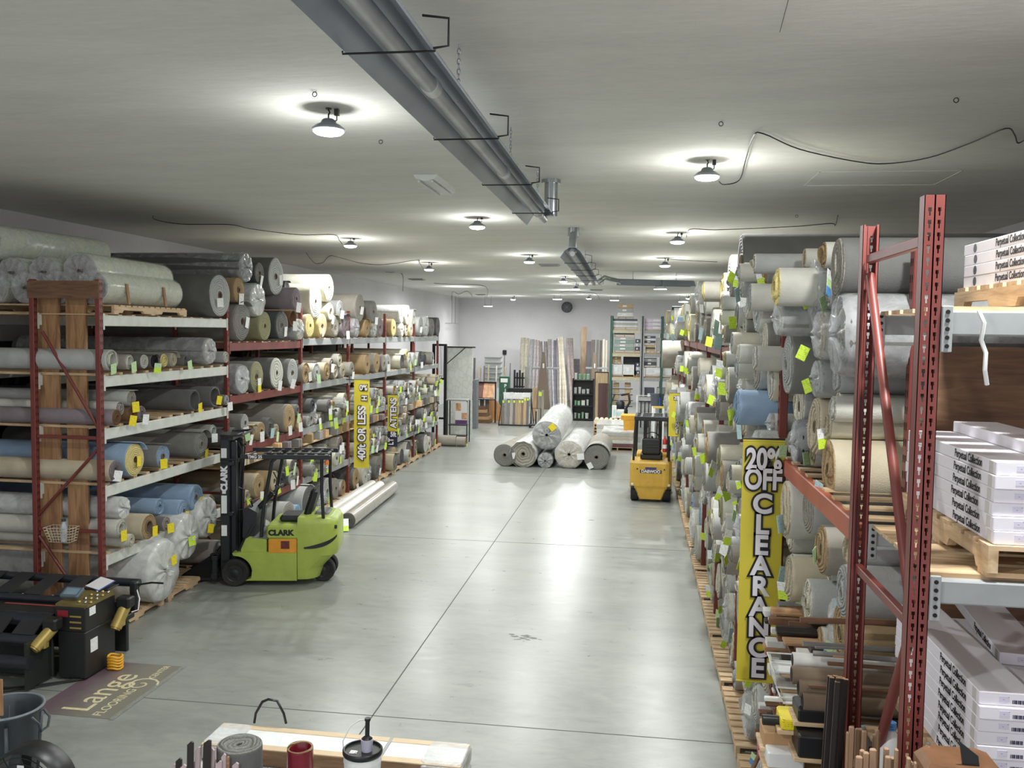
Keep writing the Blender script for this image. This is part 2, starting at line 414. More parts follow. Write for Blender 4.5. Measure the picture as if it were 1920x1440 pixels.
# ---------------------------------------------------------------- high-bay lamps
LENS = mat('lamp_lens', (250, 252, 250), .4, var=0., emit=14.)
LAMPGREY = mat('lamp_housing', (120, 124, 130), .4, .3)
names = ['round hanging lamp nearest the camera, left of the long heater', 'round hanging lamp with long sagging cable, right of the long heater',
         'round hanging lamp above second left rack bay, first in that row', 'round hanging lamp beside the far half of the near heater',
         'round hanging lamp over the left rack, farther one with a drooping cable', 'round hanging lamp in the middle row, left of the second heater flue',
         'round hanging lamp over the aisle beside the big dark roll', 'round hanging lamp just beyond the big dark roll, over the right rack',
         'round hanging lamp left of the second heater', 'round hanging lamp just under the far end of the second heater',
         'round lamp near the ceiling edge of the back wall, left of the wall fan', 'round lamp near the back wall, above the tall green rack',
         'round lamp near the back wall, right of the green rack']
lamp_proto = None
for i, (x, y, z) in enumerate(LAMPS):
    if lamp_proto is None:
        t = lamp_proto = thing('high_bay_lamp', names[0], 'lamp', (x, y, z), group='high-bay lamps')
        b = MB(); b.lathe([(.045, .1), (.06, .09), (.075, .06), (.11, .045), (.15, .015), (.155, -.005), (.14, -.01)], n=28); b.build('housing', LAMPGREY, t)
        b = MB(); b.lathe([(.142, -.004), (.141, -.02), (.118, -.038), (.07, -.049), (.03, -.053), (.001, -.054)], n=28); b.build('lens', LENS, t)
        b = MB(); b.tube([(0, 0, .1), (0, 0, .14), (.012, 0, .16), (.0, 0, .185), (0, 0, .2)], .008, 6)
        b.box(.06, .1, -.02, .02, .13, .19); b.tube([(.08, 0, .13), (.08, 0, .09), (.05, 0, .07)], .006, 5); b.cyl((0, 0, .19), (0, 0, .205), .03, n=8); b.build('hook', BLACK, t)
    else: dup(lamp_proto, (x, y, z), label=names[i])
    lamp_light(x, y, z-.085, LAMP_W)
for (x, y, z) in LAMPS_OFF: lamp_light(x, y, z-.085, LAMP_W)
# linear strip lamps far back
strip_p = None
for (u, v, z, lb) in ((1045, 561, 6.1, 'bright strip lamp near the back wall, above the round wall fan'), (1238, 542, 6.0, 'cluster strip lamp under the far end of the cross heater'),
                      (915, 574, 5.85, 'strip lamp hung on long rods near the back left corner'), (1152, 563, 6.1, 'small strip lamp near the back wall between two round lamps'),
                      (1281, 566, 6.0, 'strip lamp near the back wall, just above the green roll')):
    p = at_z(z, u, v)
    if p.y > 52: p = at_y(51.5, u, v)
    if strip_p is None:
        t = strip_p = thing('strip_lamp', lb, 'lamp', p, group='strip lamps at the back')
        b = MB(); b.cbox(-.25, .25, -.06, .06, 0, .05, .01); b.build('housing', LAMPGREY, t)
        b = MB(); b.box(-.24, .24, -.05, .05, -.02, 0); b.build('lens', LENS, t)
        b = MB(); b.cyl((-.18, 0, .05), (-.18, 0, CEIL-p.z), .006, n=5); b.cyl((.18, 0, .05), (.18, 0, CEIL-p.z), .006, n=5); b.build('hanger', BLACK, t)
    else:
        t = dup(strip_p, p, label=lb)
        for c_ in [c_ for c_ in t.children if c_.name.startswith('hanger')]: bpy.data.objects.remove(c_)
        b = MB(); b.cyl((-.18, 0, .05), (-.18, 0, CEIL-p.z), .006, n=5); b.cyl((.18, 0, .05), (.18, 0, CEIL-p.z), .006, n=5); b.build('hanger', BLACK, t)
    lamp_light(p.x, p.y, p.z-.06, LAMP_W*.5)
# unlit fluorescent fixture on the ceiling
p = at_z(CEIL, 817, 342); t = thing('fluorescent_fixture', 'unlit white twin-tube light fixture flat on the ceiling left of the near heater', 'light fixture', (p.x, p.y, CEIL))
b = MB(); b.prism([(-.16, 0), (-.13, -.05), (-.03, -.08), (.03, -.08), (.13, -.05), (.16, 0)], -.62, .62, 'y'); b.build('housing', WHITEPL, t)
for s in (-.09, .09):
    b = MB(); b.cyl((s, -.6, -.085), (s, .6, -.085), .016, n=10); b.build('tube', WHITE, t)
# low ceiling vents
for (u, v, lb) in ((782, 523, 'grey ceiling vent above the far left rack'), (1030, 496, 'grey ceiling vent left of second heater'), (903, 552, 'small ceiling vent near the back left corner'), (1118, 543, 'round grey ceiling vent above the tall wooden board')):
    p = at_z(CEIL, u, v); b = MB(); b.box(-.3, .3, -.3, .3, -.03, 0)
    for k in range(5): b.box(-.26, .26, -.24+k*.11, -.2+k*.11, -.045, -.03)
    tag(b.build('ceiling_vent', GREYBEAM, None, (p.x, p.y, CEIL)), lb, 'vent', 'ceiling vents')

# ---------------------------------------------------------------- radiant tube heaters
REFL = mat('heater_reflector', (160, 168, 180), .32, .35, var=.18, scale=1.2)
REFLD = mat('heater_tube_steel', (180, 182, 186), .35, .2, var=.2, scale=2.)
def heater(name, label, loc, length, rz, z, chains):
    t = thing(name, label, 'heater', (loc[0], loc[1], z), (0, 0, rz))
    prof = [(-.24, .0), (-.15, .13), (-.06, .19), (.06, .19), (.15, .13), (.24, 0.)]
    pin = [(x*.97, y-.008) for x, y in prof]
    b = MB(); b.prism(prof+pin[::-1], 0, length, 'y'); b.build('reflector', REFL, t)
    b = MB(); b.cyl((.0, .05, .07), (.0, length-.02, .07), .052, n=16); b.build('burner_tube', REFLD, t)
    y = 2.3
    while y < length:
        b = MB(); b.cyl((0, y, .07), (0, y+.12, .07), .06, n=16); b.build('coupling', WHITEPL, t); y += 3.0
    y = 1.4
    while y < length:
        b = MB(); b.tube([(-.25, y, .0), (-.25, y, -.015), (.25, y, -.015), (.25, y, .0)], .006, 5)
        b.tube([(.24, y, 0), (.32, y, .01), (.32, y, .15), (.18, y, .17)], .007, 5); b.build('bracket', BLACK, t); y += 2.1
    for y in chains:
        b = MB(); k = 0; zz = .2
        top = CEIL-z
        b.cyl((.0, y, .18), (.0, y, .22), .012, n=6)
        while zz < top-.01:
            a = k % 2
            b.tube([((.012*math.cos(q) if a else 0), y+(0 if a else .012*math.cos(q)), zz+.02+.024*math.sin(q)) for q in [2*PI*i/8 for i in range(8)]], .0035, 4, closed=True)
            zz += .036; k += 1
        b.build('chain', STEEL, t)
    return t
h = heater('tube_heater', 'long silver radiant tube heater hanging nearest the camera, along the aisle', (-1.335, 3.2), 9.0, 0, 5.76, (.6, 3.2, 5.8, 8.2))
b = MB(); b.cyl((.1, 8.9, .1), (.1, 8.9, .6), .09, n=16); b.cyl((.1, 8.9, .54), (.1, 8.9, .6), .13, n=16); b.build('flue', STEEL, h)
h = heater('tube_heater', 'shorter silver tube heater hung farther down the aisle, flue at its near end', (-1.34, 17.4), 11.0, .012, 5.76, (1., 5., 9.))
b = MB(); b.cyl((0, .1, .1), (0, .25, .6), .08, n=16); b.cyl((0, .25, .42), (0, .25, .6), .11, n=16); b.build('flue', STEEL, h)
h = heater('tube_heater', 'far tube heater running crosswise toward the right wall, elbow at its left end', (-.75, 29.9), 2.6, -PI/2+.3, 5.9, (.5, 2.))
b = MB(); b.tube([(0, .1, .1), (0, -.25, .16), (.12, -.5, .22), (0, -.7, .05)], .08, 12); b.build('elbow', STEEL, h)

# ---------------------------------------------------------------- ceiling cables
def cable(pts, label, r=.011, z=CEIL-.03, end=None):
    P = []
    for q in pts:
        u, v = q[:2]; zz = q[2] if len(q) > 2 else z
        P.append(at_z(zz, u, v))
    S = []                                                      # smooth through the measured points
    for i in range(len(P)-1):
        p0, p1, p2, p3 = P[max(i-1, 0)], P[i], P[i+1], P[min(i+2, len(P)-1)]
        for k in range(5):
            t = k/5
            S.append(.5*((2*p1)+(p2-p0)*t+(2*p0-5*p1+4*p2-p3)*t*t+(3*p1-p0-3*p2+p3)*t**3))
    S.append(P[-1]); o = S[0].copy()
    b = MB(); b.tube([s-o for s in S], r*.6, 5)
    return tag(b.build('power_cable', BLACK, None, o), label, 'cable', 'ceiling cables')
cable([(1348, 340, 6.2), (1358, 346, 6.24), (1386, 338), (1398, 300), (1412, 256), (1432, 251), (1500, 280), (1600, 302), (1660, 307), (1740, 296), (1820, 268), (1885, 241), (1902, 252), (1908, 268), (1922, 262)], 'long sagging black cable along the ceiling on the right', .012)
cable([(1287, 445, 6.25), (1294, 430), (1340, 431), (1420, 428), (1500, 424), (1558, 419), (1566, 423), (1571, 404)], 'dark cable running from a lamp toward the right, above the big dark roll', .013)
cable([(287, 405), (292, 412), (340, 420), (430, 421), (470, 429), (560, 440), (625, 440), (636, 450), (642, 458, 6.25)], 'dark cable from the left wall side to the first lamp of the left row', .014)
cable([(574, 474), (582, 485), (592, 494), (606, 492), (618, 480), (640, 484), (680, 494), (720, 496), (780, 488), (786, 492), (794, 504, 6.22)], 'drooping cable above the second left bay leading to a lamp', .016)
cable([(723, 510), (730, 511), (754, 514), (755, 546, 5.6)], 'short cable bending down beside the far left rack', .016)
cable([(814, 531), (840, 533), (910, 537), (911, 562, 6.0)], 'cable bending down above the back left corner', .018)
cable([(846, 577, 5.9), (848, 548), (860, 552), (876, 546), (886, 556)], 'wavy cable on the ceiling by the back left corner', .018)
cable([(1251, 487, 6.25), (1256, 486), (1300, 489), (1345, 491)], 'dark cable from a lamp to the right above the right rack', .015)
cable([(1062, 522), (1078, 526), (1082, 536, 6.25)], 'short cable joining two lamps left of the second heater', .015)
cable([(1050, 548), (1070, 546), (1098, 549), (1118, 551), (1124, 561, 6.2)], 'wavy cable along the ceiling near the back wall', .018)
cable([(1478, 0), (1470, 30), (1462, 60)], 'thin dark hairline wire on the ceiling at the top right', .004)
# ---------------------------------------------------------------- rolls
PAL = dict(x=(226, 227, 223), g=(134, 134, 129), w=(200, 200, 190), d=(88, 90, 94), t=(176, 152, 116), b=(192, 182, 158), o=(158, 156, 124), n=(122, 94, 72), u=(148, 172, 198),
           y=(228, 212, 146), m=(138, 128, 132), p=(178, 180, 177), k=(48, 48, 52), c=(208, 204, 186), h=(226, 192, 148), e=(160, 156, 146), s=(110, 110, 108), r=(120, 62, 66))
CNAME = dict(x='white', g='grey', w='white', d='dark grey', t='tan', b='beige', o='olive', n='brown', u='blue', y='yellowish', m='mauve', p='pale grey', k='black',
             c='cream', h='peach', e='warm grey', s='charcoal', r='maroon')
RX_L, RX_R = -7.2, 1.12
rng = random.Random(11)
def roll_mesh(R, L, fl=.97, core=.03, tele=.02, hollow=False, n=30):
    """wound roll along X, face at x=0 looking to +X"""
    b = MB(); a2, a3, a5 = rng.uniform(.0, .035), rng.uniform(0, .02), rng.uniform(0, .012)
    p2, p3, p5 = [rng.uniform(0, 6.28) for _ in range(3)]
    def ring(x, r, wob=1., jx=0.):
        out = []
        for i in range(n):
            a = 2*PI*i/n
            q = r*(1+wob*(a2*math.sin(2*a+p2)+a3*math.sin(3*a+p3)+a5*math.sin(5*a+p5)))
            out.append((x+jx*math.sin(a+p3), q*math.cos(a), q*math.sin(a)*fl))
        return out
    bend = rng.uniform(-.006, .006)
    rings = [ring(-L, R*.5), ring(-L, R*.96)]; mids = [0, 0]
    for k in range(1, 5): rings.append(ring(-L*(1-k/5), R*(1+bend*(k % 2)))); mids.append(0)
    rings += [ring(-.03, R), ring(-.008, R*.99), ring(.0, R*.955)]; mids += [0, 1, 1]
    m = 4
    if hollow: rr = [.82, .8, .78]
    else: rr = [1-(k+1)/m*(1-max(core/R, .1))*.97 for k in range(m)]
    for k, q in enumerate(rr):
        x = rng.uniform(-tele, tele)*.8 if not hollow else (-.01, -.25, -.6)[k]
        rings.append(ring(x, R*.955*q if not hollow else R*q, 1-k/m*.6, rng.uniform(-.5, .5)*tele)); mids.append(1 if not hollow else 0)
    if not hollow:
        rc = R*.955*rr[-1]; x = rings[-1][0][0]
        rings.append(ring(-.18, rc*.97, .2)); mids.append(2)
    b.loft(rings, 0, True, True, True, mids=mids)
    return b
def add_core(o, R, core):
    b = MB(); b.lathe([(core*1.02, -.16), (core*1.02, .004), (core*.84, .004), (core*.84, -.16)], axis='x', n=14, cap=False); b.build('cardboard_core', COREM, o)
def add_tag(o, R, mats, dy=None, dz=None, yaw=0, w=.11, h=.2, x=.035, roll=None, name='price_tag'):
    dy = rng.uniform(-.45, .45)*R if dy is None else dy; dz = rng.uniform(-.5, .1)*R if dz is None else dz
    b = MB(); k = len(mats)
    for i in range(k): b.box(-.0015, .0015, -w/2, w/2, -h*(i+1)/k, -h*i/k, i)
    t = b.build(name, mats, o, (x, dy, dz), (rng.uniform(-.25, .25) if roll is None else roll, rng.uniform(-.05, .15), yaw))
    return t
def add_wrap(o, R, L, m=None, gather=True, name='plastic_wrap', tail=False):
    """film sleeve, its mouth gathered toward the core"""
    b = MB(); n = 40; ph = rng.uniform(0, 6)
    def ring(x, r, w):
        return [(x+.012*math.sin(9*a+ph)*w, (r*(1+.05*w*math.sin(11*a+ph)+.03*w*math.sin(17*a)))*math.cos(a), (r*(1+.05*w*math.sin(11*a+ph)))*math.sin(a)) for a in [2*PI*i/n for i in range(n)]]
    rings = [ring(-L-.01, R*1.03, .1), ring(-L*.5, R*1.035, .2), ring(-.02, R*1.045, .3)]
    if gather: rings += [ring(.025, R*.97, .4), ring(.035, R*.6, 1.1), ring(.03, R*.3, 1.8), ring(.05, R*.1, 2.)]
    else: rings += [ring(.06, R*1.02, .4), ring(.12, R*.96, .7)]
    b.loft(rings, 0, True, False, False)
    if tail: b.loft([ring(.07, R*.09, 1), ring(.1, R*.1, 1.5), ring(.13, R*.15, 2)], 0, True, False, False)
    return b.build(name, m or FILM, o)
def make_roll(name, label, loc, R, L, back, end, rz=0., group=None, fl=.97, tele=.02, hollow=False, core=None, wrap=None, pitch=None, cat='carpet roll', rx=0., dark=.55, n=30):
    core = core if core else min(.045, R*.3)
    b = roll_mesh(R, L, fl, core, tele, hollow, n)
    o = b.build(name, [backing(PAL[back]), pile_end(PAL[end], pitch or max(.016, round(R*.11, 3)), dark=dark), DARK], None, loc, (rx, 0, rz))
    tag(o, label, cat, group)
    if not hollow and R > .16 and core > 0.0101: add_core(o, R, core)
    if wrap: add_wrap(o, R, L, wrap)
    return o
def add_flap(o, R, back):
    """a loose outer turn lifting off the roll"""
    b = MB(); a0, a1 = rng.uniform(.2, 1.0), rng.uniform(-1.2, -.3); x0 = -rng.uniform(.3, .7); x1 = rng.uniform(.02, .09); dr = rng.uniform(.03, .12)
    L_ = []
    for x in (x0, (x0+x1)/2, x1):
        row = [(x, (R*(1.02+dr*(k/8)**2))*math.sin(a0+(a1-a0)*k/8-.2)*-1, (R*(1.02+dr*(k/8)**2))*math.cos(a0+(a1-a0)*k/8-.2)) for k in range(9)]
        L_.append(row+[(p[0], p[1]*1.03, p[2]*1.03) for p in row[::-1]])
    b.loft(L_, 0, True); b.build('loose_flap', backing(PAL[back]), o)
class Stack:
    """circles resting on a shelf or on each other (seen along the rolls)"""
    def __init__(s, z): s.z = z; s.c = []
    def top(s, y, R):
        z = s.z+R
        for (yj, zj, Rj) in s.c:
            d = abs(y-yj)
            if d < R+Rj: z = max(z, zj+math.sqrt((R+Rj)**2-d*d))
        return z
    def put(s, y, R): z = s.top(y, R); s.c.append((y, z, R)); return z

# ---------------------------------------------------------------- left rack: frames, beams, decks
LX = -7.3
POSTS = [11.22, 15.0, 18.49, 21.7, 24.95, 28.3, 31.75]
BAYN = ['first', 'second', 'third', 'fourth', 'fifth', 'sixth']
def post_mesh(x, y, h, face='x', w=.085, d=.07, side=1):
    """open C-section upright with keyhole slots shown as dark inlays"""
    b = MB()
    b.cbox(x-d/2, x+d/2, y-w/2, y+w/2, 0, h, .006)
    z = .15
    while z < h-.06:
        for s in (-.018, .018):
            xx = x+side*(d/2+.0006)
            b.box(min(xx, xx-.001), max(xx, xx-.001), y+s-.007, y+s+.007, z, z+.026, 1); b.box(min(xx, xx-.001), max(xx, xx-.001), y+s-.004, y+s+.004, z-.02, z, 1)
        z += .1
    b.cbox(x-d/2-.03, x+d/2+.03, y-w/2-.03, y+w/2+.03, 0, .008, .002)
    return b
for i in range(6):
    y0, y1 = POSTS[i], POSTS[i+1]
    beamm = [WHITEBEAM, RED, GREYBEAM, GREYBEAM, GREYBEAM, GREYBEAM][i]
    lv = [4.44, 3.6, 2.87, 2.07, 1.10] if i == 0 else ([4.02, 3.06, 2.1, 1.0] if i == 1 else [4.07, 3.08, 2.1, 1.0])
    t = thing('pallet_rack', ['left rack bay nearest the camera with white beams and an end frame of braces', 'second left rack bay, with red beams below its top rolls', 'third left rack bay, grey beams, just before the tall yellow banner',
        'fourth left rack bay, behind and beyond the tall yellow banner', 'fifth left rack bay, behind the yellow and navy banner', 'farthest left rack bay beside the black gate'][i], 'rack', (LX, y0, 0), group='left rack bays')
    ends = [(0, 4.92 if i == 0 else 4.75)] + ([(y1-y0, 4.75)] if i == 5 else [])
    for dy, hh in ends:
        for xx, sd in ((0., 1), (-.98, 1), (-2.6, 1), (-3.58, 1)):
            post_mesh(xx, dy, hh, side=sd).build('post', [RED, DARK], t)
        for xo in (0, -2.6):
            zz = [(.35, 'd'), (1.45, 'h'), (1.5, 'u'), (2.75, 'h'), (2.8, 'v'), (4.1, 'h')] if i == 0 else [(.3, 'd'), (1.3, 'h'), (1.4, 'u'), (2.6, 'h')]
            for z, k in zz:
                b = MB(); xa, xb = xo-.035, xo-.945
                if k == 'h' and not (i == 0 and z > 4): b.cbox(xb, xa, dy-.02, dy+.02, z-.02, z+.025, .005)
                elif k == 'd': b.cyl((xb, dy, z+1.0), (xa-.1, dy, z-.1), .022, n=8)
                elif k == 'u': b.cyl((xb, dy, z+.15), (xa, dy, z+1.1), .022, n=8)
                elif k == 'v': b.cyl((xa, dy, z+.1), (xb+.1, dy, z+1.4), .022, n=8)
                else: continue
                b.build('brace', RED, t)
    if i == 0:
        b = MB(); b.box(-.98-.05, .03, -.05, -.01, 4.66, 4.9); b.build('top_board', DARKWOOD, t)
    for z in lv:
        for xx in (.0, -.98, -2.6, -3.58):
            b = MB(); b.cbox(xx-.03, xx+.03, .045, y1-y0-.045, z-.15, z, .008)
            for e in (.045, y1-y0-.055): b.box(xx+.028, xx+.04, e-.005, e+.03, z-.2, z+.02)
            b.build('beam', beamm, t)
        b = MB(); k = .12
        while k < y1-y0-.12:
            b.box(-3.6, .0, k, k+.09, z, z+(.016 if i or z > 4 else .035)); k += .34
        b.build('deck_board', WOOD, t)
    b = MB(); b.box(-3.66, -3.62, .05, y1-y0-.05, .1, 4.0); b.build('back_panel', mat('back_panel_board', (46, 44, 44), .9), t)
# two upright planks standing in the end frame and the wire basket hung on it
for (u0, u1, lb) in ((74, 113, 'tall pine plank standing in the near left rack frame, closer to the wall'), (126, 164, 'tall pine plank standing in the near left rack frame, closer to the aisle')):
    a, c = at_y(11.36, u0, 800), at_y(11.36, u1, 800)
    b = MB(); b.cbox(0, c.x-a.x, 0, .04, 0, 4.72, .004)
    tag(b.build('wooden_plank', WOODZ, None, (a.x, 11.34, 0), (-.004, 0, 0)), lb, 'plank', 'planks in the end frame')
p = at_y(11.14, 120, 1000); t = thing('wire_basket', 'cream wire basket hung on the near left rack frame with a water bottle', 'basket', (p.x, 11.196, p.z-.1))
b = MB(); W_, H_, D_ = .2, .2, .11
for k in range(6):
    z = k*H_/5; f = .75+.25*k/5
    b.tube([(-W_*f, 0, z), (W_*f, 0, z), (W_*f, -D_*2*f, z), (-W_*f, -D_*2*f, z)], .004, 4, closed=True)
for k in range(9):
    s = -1+k/4
    b.tube([(s*W_*.75, 0, 0), (s*W_, 0, H_)], .003, 4); b.tube([(s*W_*.75, -D_*1.5, 0), (s*W_, -D_*2, H_)], .003, 4)
for k in range(4):
    q = -D_*2*(k/3); b.tube([(-W_*.75, q*.75, 0), (-W_, q, H_)], .003, 4); b.tube([(W_*.75, q*.75, 0), (W_, q, H_)], .003, 4)
b.build('wire_body', mat('cream_wire', (214, 206, 176), .5), t)
p2 = (p.x+.06, 11.05, p.z-.09)
t = thing('spray_bottle', 'clear plastic bottle standing in the cream wire basket', 'bottle', p2)
b = MB(); b.lathe([(.04, 0), (.045, .02), (.045, .2), (.02, .26), (.018, .28)], n=14); b.build('bottle_body', mat('clear_blue_plastic', (196, 206, 214), .15, alpha=.75), t)
b = MB(); b.lathe([(.03, .28), (.03, .31)], n=12); b.build('cap', mat('navy_cap', (50, 58, 70), .5), t)

TIER = {}
def tier_label(bay, tier, size, col, k):
    return f"{size}{col} carpet roll, {ordinal(k)} from near post, {tier}, {BAYN[bay]} left rack bay"
EXPL = []   # bay, tier, y, R, back, end, options
def meas(bay, tier, rows):
    for r in rows:
        u, v, rp, bk, en = r[:5]; op = r[5] if len(r) > 5 else {}
        p = at_x(RX_L+op.get('x', 0), u, v); R = rp*depth(p)/F_PX
        EXPL.append([bay, tier, p.y, p.z, R, bk, en, op])
# measured ends: (u, v, radius in px, backing, pile, options)
meas(0, 'second tier', [(210, 663, 21, 'p', 'w', dict(core=.09, tag='g')), (243, 674, 15, 'e', 'w', dict(core=.07, tag='g')), (271, 668, 14, 's', 'w', {}), (290, 670, 13, 's', 'k', dict(tag='gl')),
    (308, 672, 13, 'g', 'y', {}), (325, 668, 14, 'e', 'b', {}), (348, 678, 11, 's', 's', dict(tag='g')), (392, 655, 25, 's', 'e', dict(wrapf=1)), (424, 672, 11, 'p', 'w', {})])
meas(0, 'third tier', [(247, 730, 15, 'p', 'e', dict(tag='y')), (226, 752, 13, 'w', 'e', {}), (219, 782, 15, 'm', 'n', dict(x=.05)), (248, 762, 15, 'n', 'n', dict(tag='y')), (266, 768, 14, 'm', 'm', dict(tag='w')), (366, 745, 20, 's', 's', dict(tag='y', hollow=1)), (404, 744, 20, 's', 'g', dict(tag='y', hollow=1)), (425, 735, 10, 'g', 'p', dict(tag='w'))])
meas(0, 'fourth tier', [(217, 874, 21, 'b', 'm', dict(tag='w')), (253, 857, 32, 'u', 'y', dict(tag='y', dz=.05)), (306, 849, 23, 'g', 'u', dict(tag='y')), (378, 846, 26, 'g', 'g', dict(tag='y')), (400, 815, 13, 'e', 'p', dict(tag='w', x=-.1)), (352, 828, 16, 'p', 'g', dict(x=-.5))])
meas(0, 'fifth tier', [(230, 958, 21, 'p', 'm', dict(wrapf=2)), (228, 1000, 18, 'w', 'w', dict(core=.07, tag='y', x=.03)), (246, 1018, 13, 'w', 'c', dict(x=.1)), (280, 991, 25, 'b', 't', dict(tag='y', core=.1, x=.1)), (312, 978, 14, 's', 'e', dict(tag='y', x=.05)), (344, 950, 22, 'u', 'u', dict(tag='y')), (368, 930, 26, 'u', 'u', dict(tag='y', x=.02)), (396, 938, 16, 'c', 'b', dict(core=.1)), (300, 958, 17, 'u', 'u', dict(x=-.1))])
meas(0, 'floor tier', [(306, 1094, 58, 'p', 'w', dict(wrapf=1, tag='y', dz=.2, x=.12, ws=1)), (350, 1052, 43, 'p', 'w', dict(wrapf=1, tag='l', x=.1, ws=1)), (388, 1030, 38, 'w', 'w', dict(wrapf=1, tag='y', x=.1, ws=1)), (410, 1015, 24, 'e', 'g', {})])
meas(1, 'top tier', [(454, 604, 37, 'g', 'g', dict(core=.07, tag='w', dz=.08)), (497, 612, 28, 'o', 'o', dict(hollow=0)), (529, 607, 29, 'd', 's', dict(tag='w')), (561, 617, 20, 'p', 'o', dict(wrapf=1)), (483, 558, 31, 'p', 'w', dict(wrapf=2)), (518, 541, 36, 's', 'p', dict(core=.06, tag='w', x=.05)),
    (448, 543, 24, 't', 't', dict(tag='w')), (460, 509, 28, 's', 's', dict(wrapf=1)), (487, 505, 21, 'd', 'g', dict(tag='w')), (538, 513, 11, 'd', 'p', {}), (550, 541, 16, 'n', 'n', dict(hollow=1, tag='w')), (556, 578, 21, 'm', 'm', dict(x=.3, tag='w'))])
meas(0, 'top tier', [(413, 554, 42, 's', 'p', dict(core=.07, tag='w', x=.1))])
meas(2, 'top tier', [(581, 607, 23, 'b', 'y', {}), (605, 606, 23, 'y', 'h', dict(tag='w')), (629, 606, 21, 'b', 'e', {}), (648, 606, 22, 'm', 'm', dict(tag='w')), (592, 556, 33, 'c', 'w', {}), (617, 525, 27, 'w', 'w', {}), (620, 572, 18, 'p', 'w', dict(tag='w')), (638, 563, 20, 's', 'p', dict(tag='w'))])
meas(3, 'top tier', [(667, 618, 18, 'm', 'm', dict(wrapf=1)), (688, 616, 17, 't', 't', {}), (701, 617, 13, 'p', 'o', dict(wrapf=1)), (713, 612, 19, 'p', 'm', {}), (675, 570, 28, 'e', 'e', dict(tag='w')), (701, 567, 22, 'g', 'g', dict(tag='w'))])
meas(4, 'top tier', [(738, 615, 17, 't', 'y', {}), (753, 619, 13, 'b', 'y', dict(wrapf=2)), (771, 617, 15, 'y', 'c', {}), (752, 588, 16, 'p', 'w', dict(wrapf=1)), (765, 566, 20, 'c', 'w', {}), (776, 578, 14, 'w', 'w', {}), (762, 600, 11, 'n', 'c', {})])
meas(5, 'top tier', [(789, 613, 19, 'p', 'p', dict(tag='w')), (799, 606, 20, 'p', 'w', dict(wrapf=1)), (811, 611, 17, 'g', 'g', {}), (821, 612, 18, 'd', 's', {})])
meas(1, 'second tier', [(454, 708, 28, 's', 'p', dict(wrapf=1)), (482, 697, 29, 'g', 'o', dict(tag='wy')), (519, 695, 30, 's', 'w', dict(tag='w', pitch=.06)), (549, 692, 26, 'g', 'p', dict(tag='w'))])
meas(2, 'second tier', [(574, 686, 20, 'e', 't', dict(tag='w')), (594, 685, 18, 'c', 'p', dict(tag='g')), (613, 684, 17, 'b', 't', {}), (629, 686, 14, 'e', 'b', {}), (643, 684, 14, 'p', 'b', {}), (622, 664, 12, 'e', 'e', dict(tag='w')), (637, 662, 13, 'e', 'c', {})])
meas(3, 'second tier', [(660, 682, 14, 'e', 'e', dict(tag='w')), (689, 680, 19, 't', 't', {}), (707, 677, 19, 'e', 't', {}), (720, 678, 16, 'm', 'e', {})])
meas(4, 'second tier', [(728, 677, 16, 'p', 'p', dict(tag='w')), (754, 677, 14, 'c', 's', {}), (768, 677, 14, 'c', 'w', dict(tag='l')), (763, 658, 10, 'c', 'y', {}), (777, 672, 14, 'p', 'w', dict(tag='g'))])
meas(5, 'second tier', [(787, 671, 14, 'p', 's', dict(tag='w')), (797, 673, 11, 'd', 'd', {}), (811, 672, 12, 'e', 'p', dict(tag='w'))])
meas(1, 'third tier', [(440, 803, 20, 's', 's', dict(tag='wl')), (459, 772, 17, 'g', 'p', dict(tag='wg')), (470, 801, 18, 'b', 't', dict(tag='w')), (490, 792, 18, 'b', 't', dict(tag='w')), (506, 768, 19, 's', 's', dict(tag='b')), (518, 795, 12, 'g', 'b', dict(tag='g')), (543, 774, 27, 'e', 't', dict(tag='w')), (561, 787, 14, 't', 'h', dict(tag='w')), (557, 768, 12, 'g', 'g', dict(tag='g'))])
meas(1, 'floor tier', [(478, 955, 26, 'w', 'c', dict(x=.1)), (541, 948, 29, 'p', 'e', dict(tag='l', x=.15)), (579, 926, 32, 'p', 's', dict(tag='l', x=.12))])
meas(1, 'fourth tier', [(486, 880, 24, 'b', 't', dict(tag='wl')), (515, 866, 20, 't', 'b', dict(tag='l')), (446, 895, 18, 'g', 'e', {}), (463, 862, 13, 'e', 'b', dict(tag='l'))])
SHELF = {}
for bay in range(6):
    SHELF[(bay, 'top tier')] = 4.46 if bay == 0 else (4.05 if bay == 1 else 4.09)
    SHELF[(bay, 'second tier')] = 3.67 if bay == 0 else 3.08+.02*(bay > 1)
    SHELF[(bay, 'third tier')] = 2.92 if bay == 0 else 2.12
    SHELF[(bay, 'fourth tier')] = 2.12 if bay == 0 else 1.02
    SHELF[(bay, 'fifth tier')] = 1.15
    SHELF[(bay, 'floor tier')] = .14
